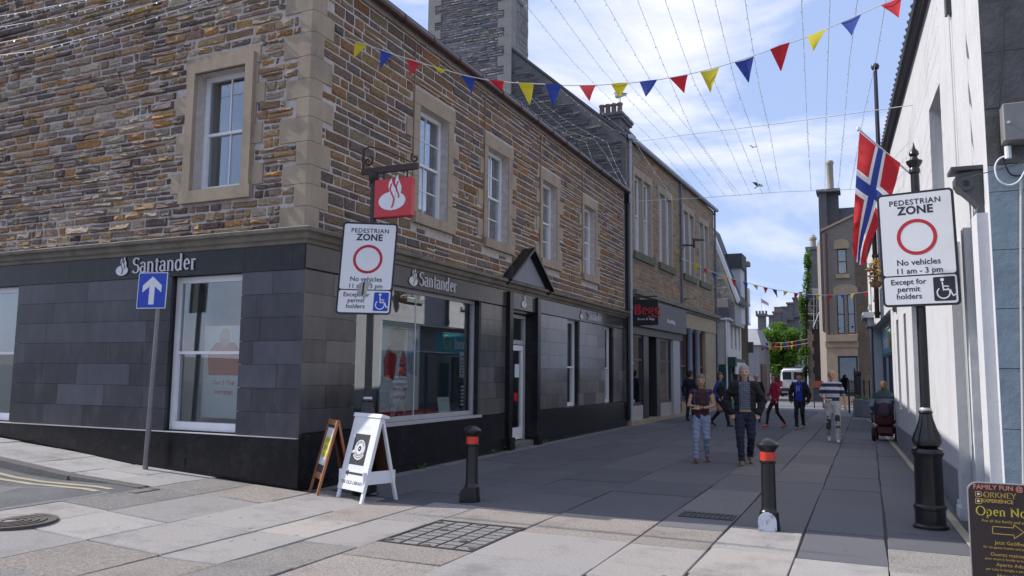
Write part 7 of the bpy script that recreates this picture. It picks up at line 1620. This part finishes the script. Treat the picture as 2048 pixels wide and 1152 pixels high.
blob('teal_scarf', [((-.08,.0,1.42),.07,(.08,.0,1.42),.07),((0,.08,1.42),.06,(0,.1,1.25),.06)], clothmat('teal_wool',(.01,.09,.1)), w2, .016, 2)
# man behind in black
x, y, _ = p_ = at(1514,845)
person('bald man in black clothes mostly hidden behind the tall man', p_, face_cam(x,y,10), 1.7, {-1:[(-.26,.02,1.14),(-.26,-.04,.9)],1:[(.26,.02,1.14),(.26,-.04,.9)]}, {-1:[(-.1,-.04,.5),(-.1,-.06,.09)],1:[(.1,-.02,.5),(.1,.06,.09)]},
  dict(skin=SK1,trousers=C_navy,shoes=C_dshoe,top=C_black,sleeve=2,hem=-.05,topw=1.05), vox=.018)
# woman in magenta jacket
x, y, _ = p_ = at(1551,855)
person('woman in a magenta jacket and black leggings walking left with pink shoes', p_, R(-62), 1.7, {-1:[(-.25,-.02,1.15),(-.17,-.2,1.02)],1:[(.25,.04,1.14),(.24,-.02,.9)]}, {-1:[(-.09,-.2,.52),(-.09,-.25,.1)],1:[(.09,.04,.48),(.09,.28,.13),(0,-1,-.4)]},
  dict(skin=SK1,hair=H_brn,long=1,trousers=C_black,shoes=mat('pink_trainer',(.5,.12,.1),.6,.1,9),top=clothmat('magenta_shell',(.36,.012,.06)),sleeve=2,hem=-.06,topw=1.06,leg=.86), vox=.014)
# person in blue hoodie
x, y, _ = p_ = at(1601,859)
ph = person('person in a bright blue hoodie under an open black jacket, walking', p_, face_cam(x,y,-18), 1.72, {-1:[(-.3,.04,1.13),(-.24,-.08,.9)],1:[(.3,.02,1.12),(.27,-.06,.88)]}, {-1:[(-.08,-.12,.5),(-.06,-.16,.09)],1:[(.09,-.06,.49),(.05,.16,.13),(-.3,-1,-.3)]},
  dict(skin=SK2,hair=H_dk,trousers=C_black,shoes=mat('black_white_trainer',(.02,.02,.02),.6,0,22,col2=(.4,.4,.4)),top=clothmat('royal_blue_fleece',(.012,.04,.3)),sleeve=2,jacket=C_black,open=.115,hem=.0,topw=1.06,leg=.95), vox=.014)
q = MB(); q.tube([(-.03,-.128,1.37),(-.035,-.142,1.16)], .006, 6); o = q.build('drawstring', M_signw); o.parent = ph; q = MB(); q.tube([(.03,-.128,1.37),(.035,-.142,1.2)], .006, 6); o = q.build('drawstring', M_signw); o.parent = ph
# man in striped T-shirt and work trousers
x, y, _ = p_ = at(1667,884)
NV, WH = (.03,.03,.075), (.5,.52,.56)
sm = person('man in a navy and white striped T-shirt and pale work trousers with knee pads', p_, face_cam(x,y,2), 1.79, {-1:[(-.27,-.02,1.15),(-.14,-.2,1.03),(.6,-.6,-.1)],1:[(.28,.04,1.13),(.3,-.02,.9)]}, {-1:[(-.1,-.02,.5),(-.09,.2,.14),(.0,-1,-.4)],1:[(.1,-.16,.5),(.1,-.17,.09)]},
  dict(skin=SK1,trousers=C_pale,shoes=C_white,top=striped('navy_white_stripes',[(0,NV),(.9,WH),(1.0,NV),(1.09,WH),(1.18,NV),(1.27,WH),(1.35,NV),(1.43,WH)]),sleeve=1,hem=.03,topw=1.1,leg=1.12,wide=1.03), vox=.013)
for s, kn in ((-1,(-.1,-.02,.5)),(1,(.1,-.16,.5))):
    kn = Vector(kn); blob('knee_pad', [(kn+Vector((0,-.03,.12)),.062,kn+Vector((0,-.02,-.13)),.066,(1.0,.9))], clothmat('charcoal_pad',(.05,.05,.06)), sm, .014, 2)
blob('bread_roll', [((-.12,-.27,1.02),.035,(-.04,-.28,1.03),.035)], mat('bread',(.5,.36,.22),.8,.15,20), sm, .012, 1)
# powered wheelchair and its user, seen from behind
x, y, _ = at(1772,882); CHR = (x,y,0); rzc = R(176)   # facing away, local -y is forward
wc = thing('powered_wheelchair', 'red and black powered wheelchair driving away along the right wall', 'wheelchair', CHR)
def wpart(q, n, m_, par=None, sm_=False): o = q.build(n, m_, smooth=sm_); o.parent = par or wc; return o
M_tyre = mat('tyre', (.015,.015,.016), .8, 0); M_wred = mat('wheelchair_red', (.1,.01,.015), .4, .1, 6); M_wbk = mat('wheelchair_black', (.02,.02,.023), .6, .15, 8)
for s in (-1,1):
    q = MB(); q.lathe([(.08,-.045),(.15,-.045),(.178,-.02),(.18,0),(.178,.02),(.15,.045),(.08,.045)], (0,0,0), 24); q.v = [(s*.27+v[2],.16+v[0],.18+v[1]) for v in q.v]; w_ = wpart(q, 'wheel', M_tyre, None, 40)
    q = MB(); q.lathe([(.01,-.048),(.09,-.046),(.1,.046),(.01,.05)], (0,0,0), 12); q.v = [(s*.27+v[2],.16+v[0],.18+v[1]) for v in q.v]; wpart(q, 'rim', M_alu, w_)
    q = MB(); q.lathe([(.04,-.03),(.1,-.025),(.11,0),(.1,.025),(.04,.03)], (0,0,0), 18); q.v = [(s*.22+v[2],-.36+v[0],.11+v[1]) for v in q.v]; wpart(q, 'caster', M_tyre, None, 40)
    q = MB(); q.bbox((s*.3-.035,-.3,.66),(s*.3+.035,.1,.72), .015); q.tube([(s*.3,.08,.45),(s*.3,.08,.68)], .018, 8); wpart(q, 'armrest', M_wbk)
    q = MB(); q.tube([(s*.19,.18,.5),(s*.2,.24,1.02),(s*.2,.32,1.05)], .016, 8); wpart(q, 'push_handle', M_wbk)
q = MB(); q.bbox((-.22,-.34,.16),(.22,.2,.42), .05); wpart(q, 'chassis', M_wred); q = MB(); q.bbox((-.24,-.34,.44),(.24,.18,.54), .03); wpart(q, 'seat', M_wbk); q = MB(); q.bbox((-.22,.15,.52),(.22,.22,.98), .03); wpart(q, 'backrest', M_wbk); q = MB(); q.bbox((-.16,-.55,.1),(.16,-.33,.13), .01); wpart(q, 'footplate', M_wbk)
q = MB(); q.tube([(.3,-.28,.72),(.3,-.3,.82)], .014, 8); wpart(q, 'joystick', M_wbk)
wc.rotation_euler = (0,0,rzc)
bgk_ = thing('purple_rucksack', 'purple rucksack over a red bag hung on the wheelchair back', 'rucksack', CHR); o = blob('bag', [((0,.31,.72),.13,(0,.29,.92),.1,(1.15,.75))], clothmat('purple_nylon',(.06,.035,.06)), bgk_, .018, 3); o = blob('lower_bag', [((-.1,.29,.5),.1,(.1,.29,.5),.1,(1.2,.8)),((-.12,.28,.6),.08,(.12,.28,.6),.08)], clothmat('dark_red_nylon',(.06,.01,.014)), bgk_, .018, 3); bgk_.rotation_euler = (0,0,rzc)
us = thing('person', 'person in a grey-blue jacket riding the wheelchair, seen from behind', 'person', CHR)
sit = [((0,.02,.6),.14,(0,-.02,1.1),.15,(1.2,.85)),((0,-.02,1.1),.15,(0,-.04,1.22),.1,(1.4,.9)),((0,-.04,1.22),.06,(0,-.06,1.36),.055),((0,-.05,1.4),.092,(0,-.06,1.43),.09)]
for s in (-1,1): sit += [((s*.1,0,.58),.085,(s*.12,-.4,.57),.07),((s*.12,-.4,.57),.06,(s*.12,-.45,.16),.045),((s*.12,-.45,.13),.04,(s*.12,-.58,.11),.035),((s*.2,-.03,1.16),.055,(s*.3,-.02,.9),.045),((s*.3,-.02,.9),.042,(s*.29,-.24,.76),.03)]+hand((s*.29,-.24,.76),(0,-1,-.1),.3,-s)
blob('body', sit, SK1, us, .014, 3)
jk = [((0,.02,.6),.165,(0,-.02,1.08),.172,(1.22,.88)),((0,-.02,1.08),.172,(0,-.04,1.2),.12,(1.45,.95)),((0,-.03,1.22),.09,(0,-.04,1.28),.07)]
for s in (-1,1): jk += [((s*.2,-.03,1.16),.078,(s*.31,-.02,.9),.068),((s*.31,-.02,.9),.066,(s*.29,-.2,.78),.05)]
blob('jacket', jk, striped('grey_blue_jacket',[(0,(.2,.25,.32)),(1.08,(.035,.05,.06))]), us, .016, 4); blob('trousers', [((s*.1,0,.58),.1,(s*.12,-.4,.57),.085) for s in (-1,1)]+[((s*.12,-.4,.57),.08,(s*.12,-.45,.18),.06) for s in (-1,1)], C_navy, us, .018, 3)
blob('hair', [((0,-.04,1.43),.096,(0,-.045,1.46),.092),((0,-.015,1.38),.08,(0,-.01,1.34),.06)], H_brn, us, .016, 2); us.rotation_euler = (0,0,rzc)
bpy.data.scenes.remove(TMP)
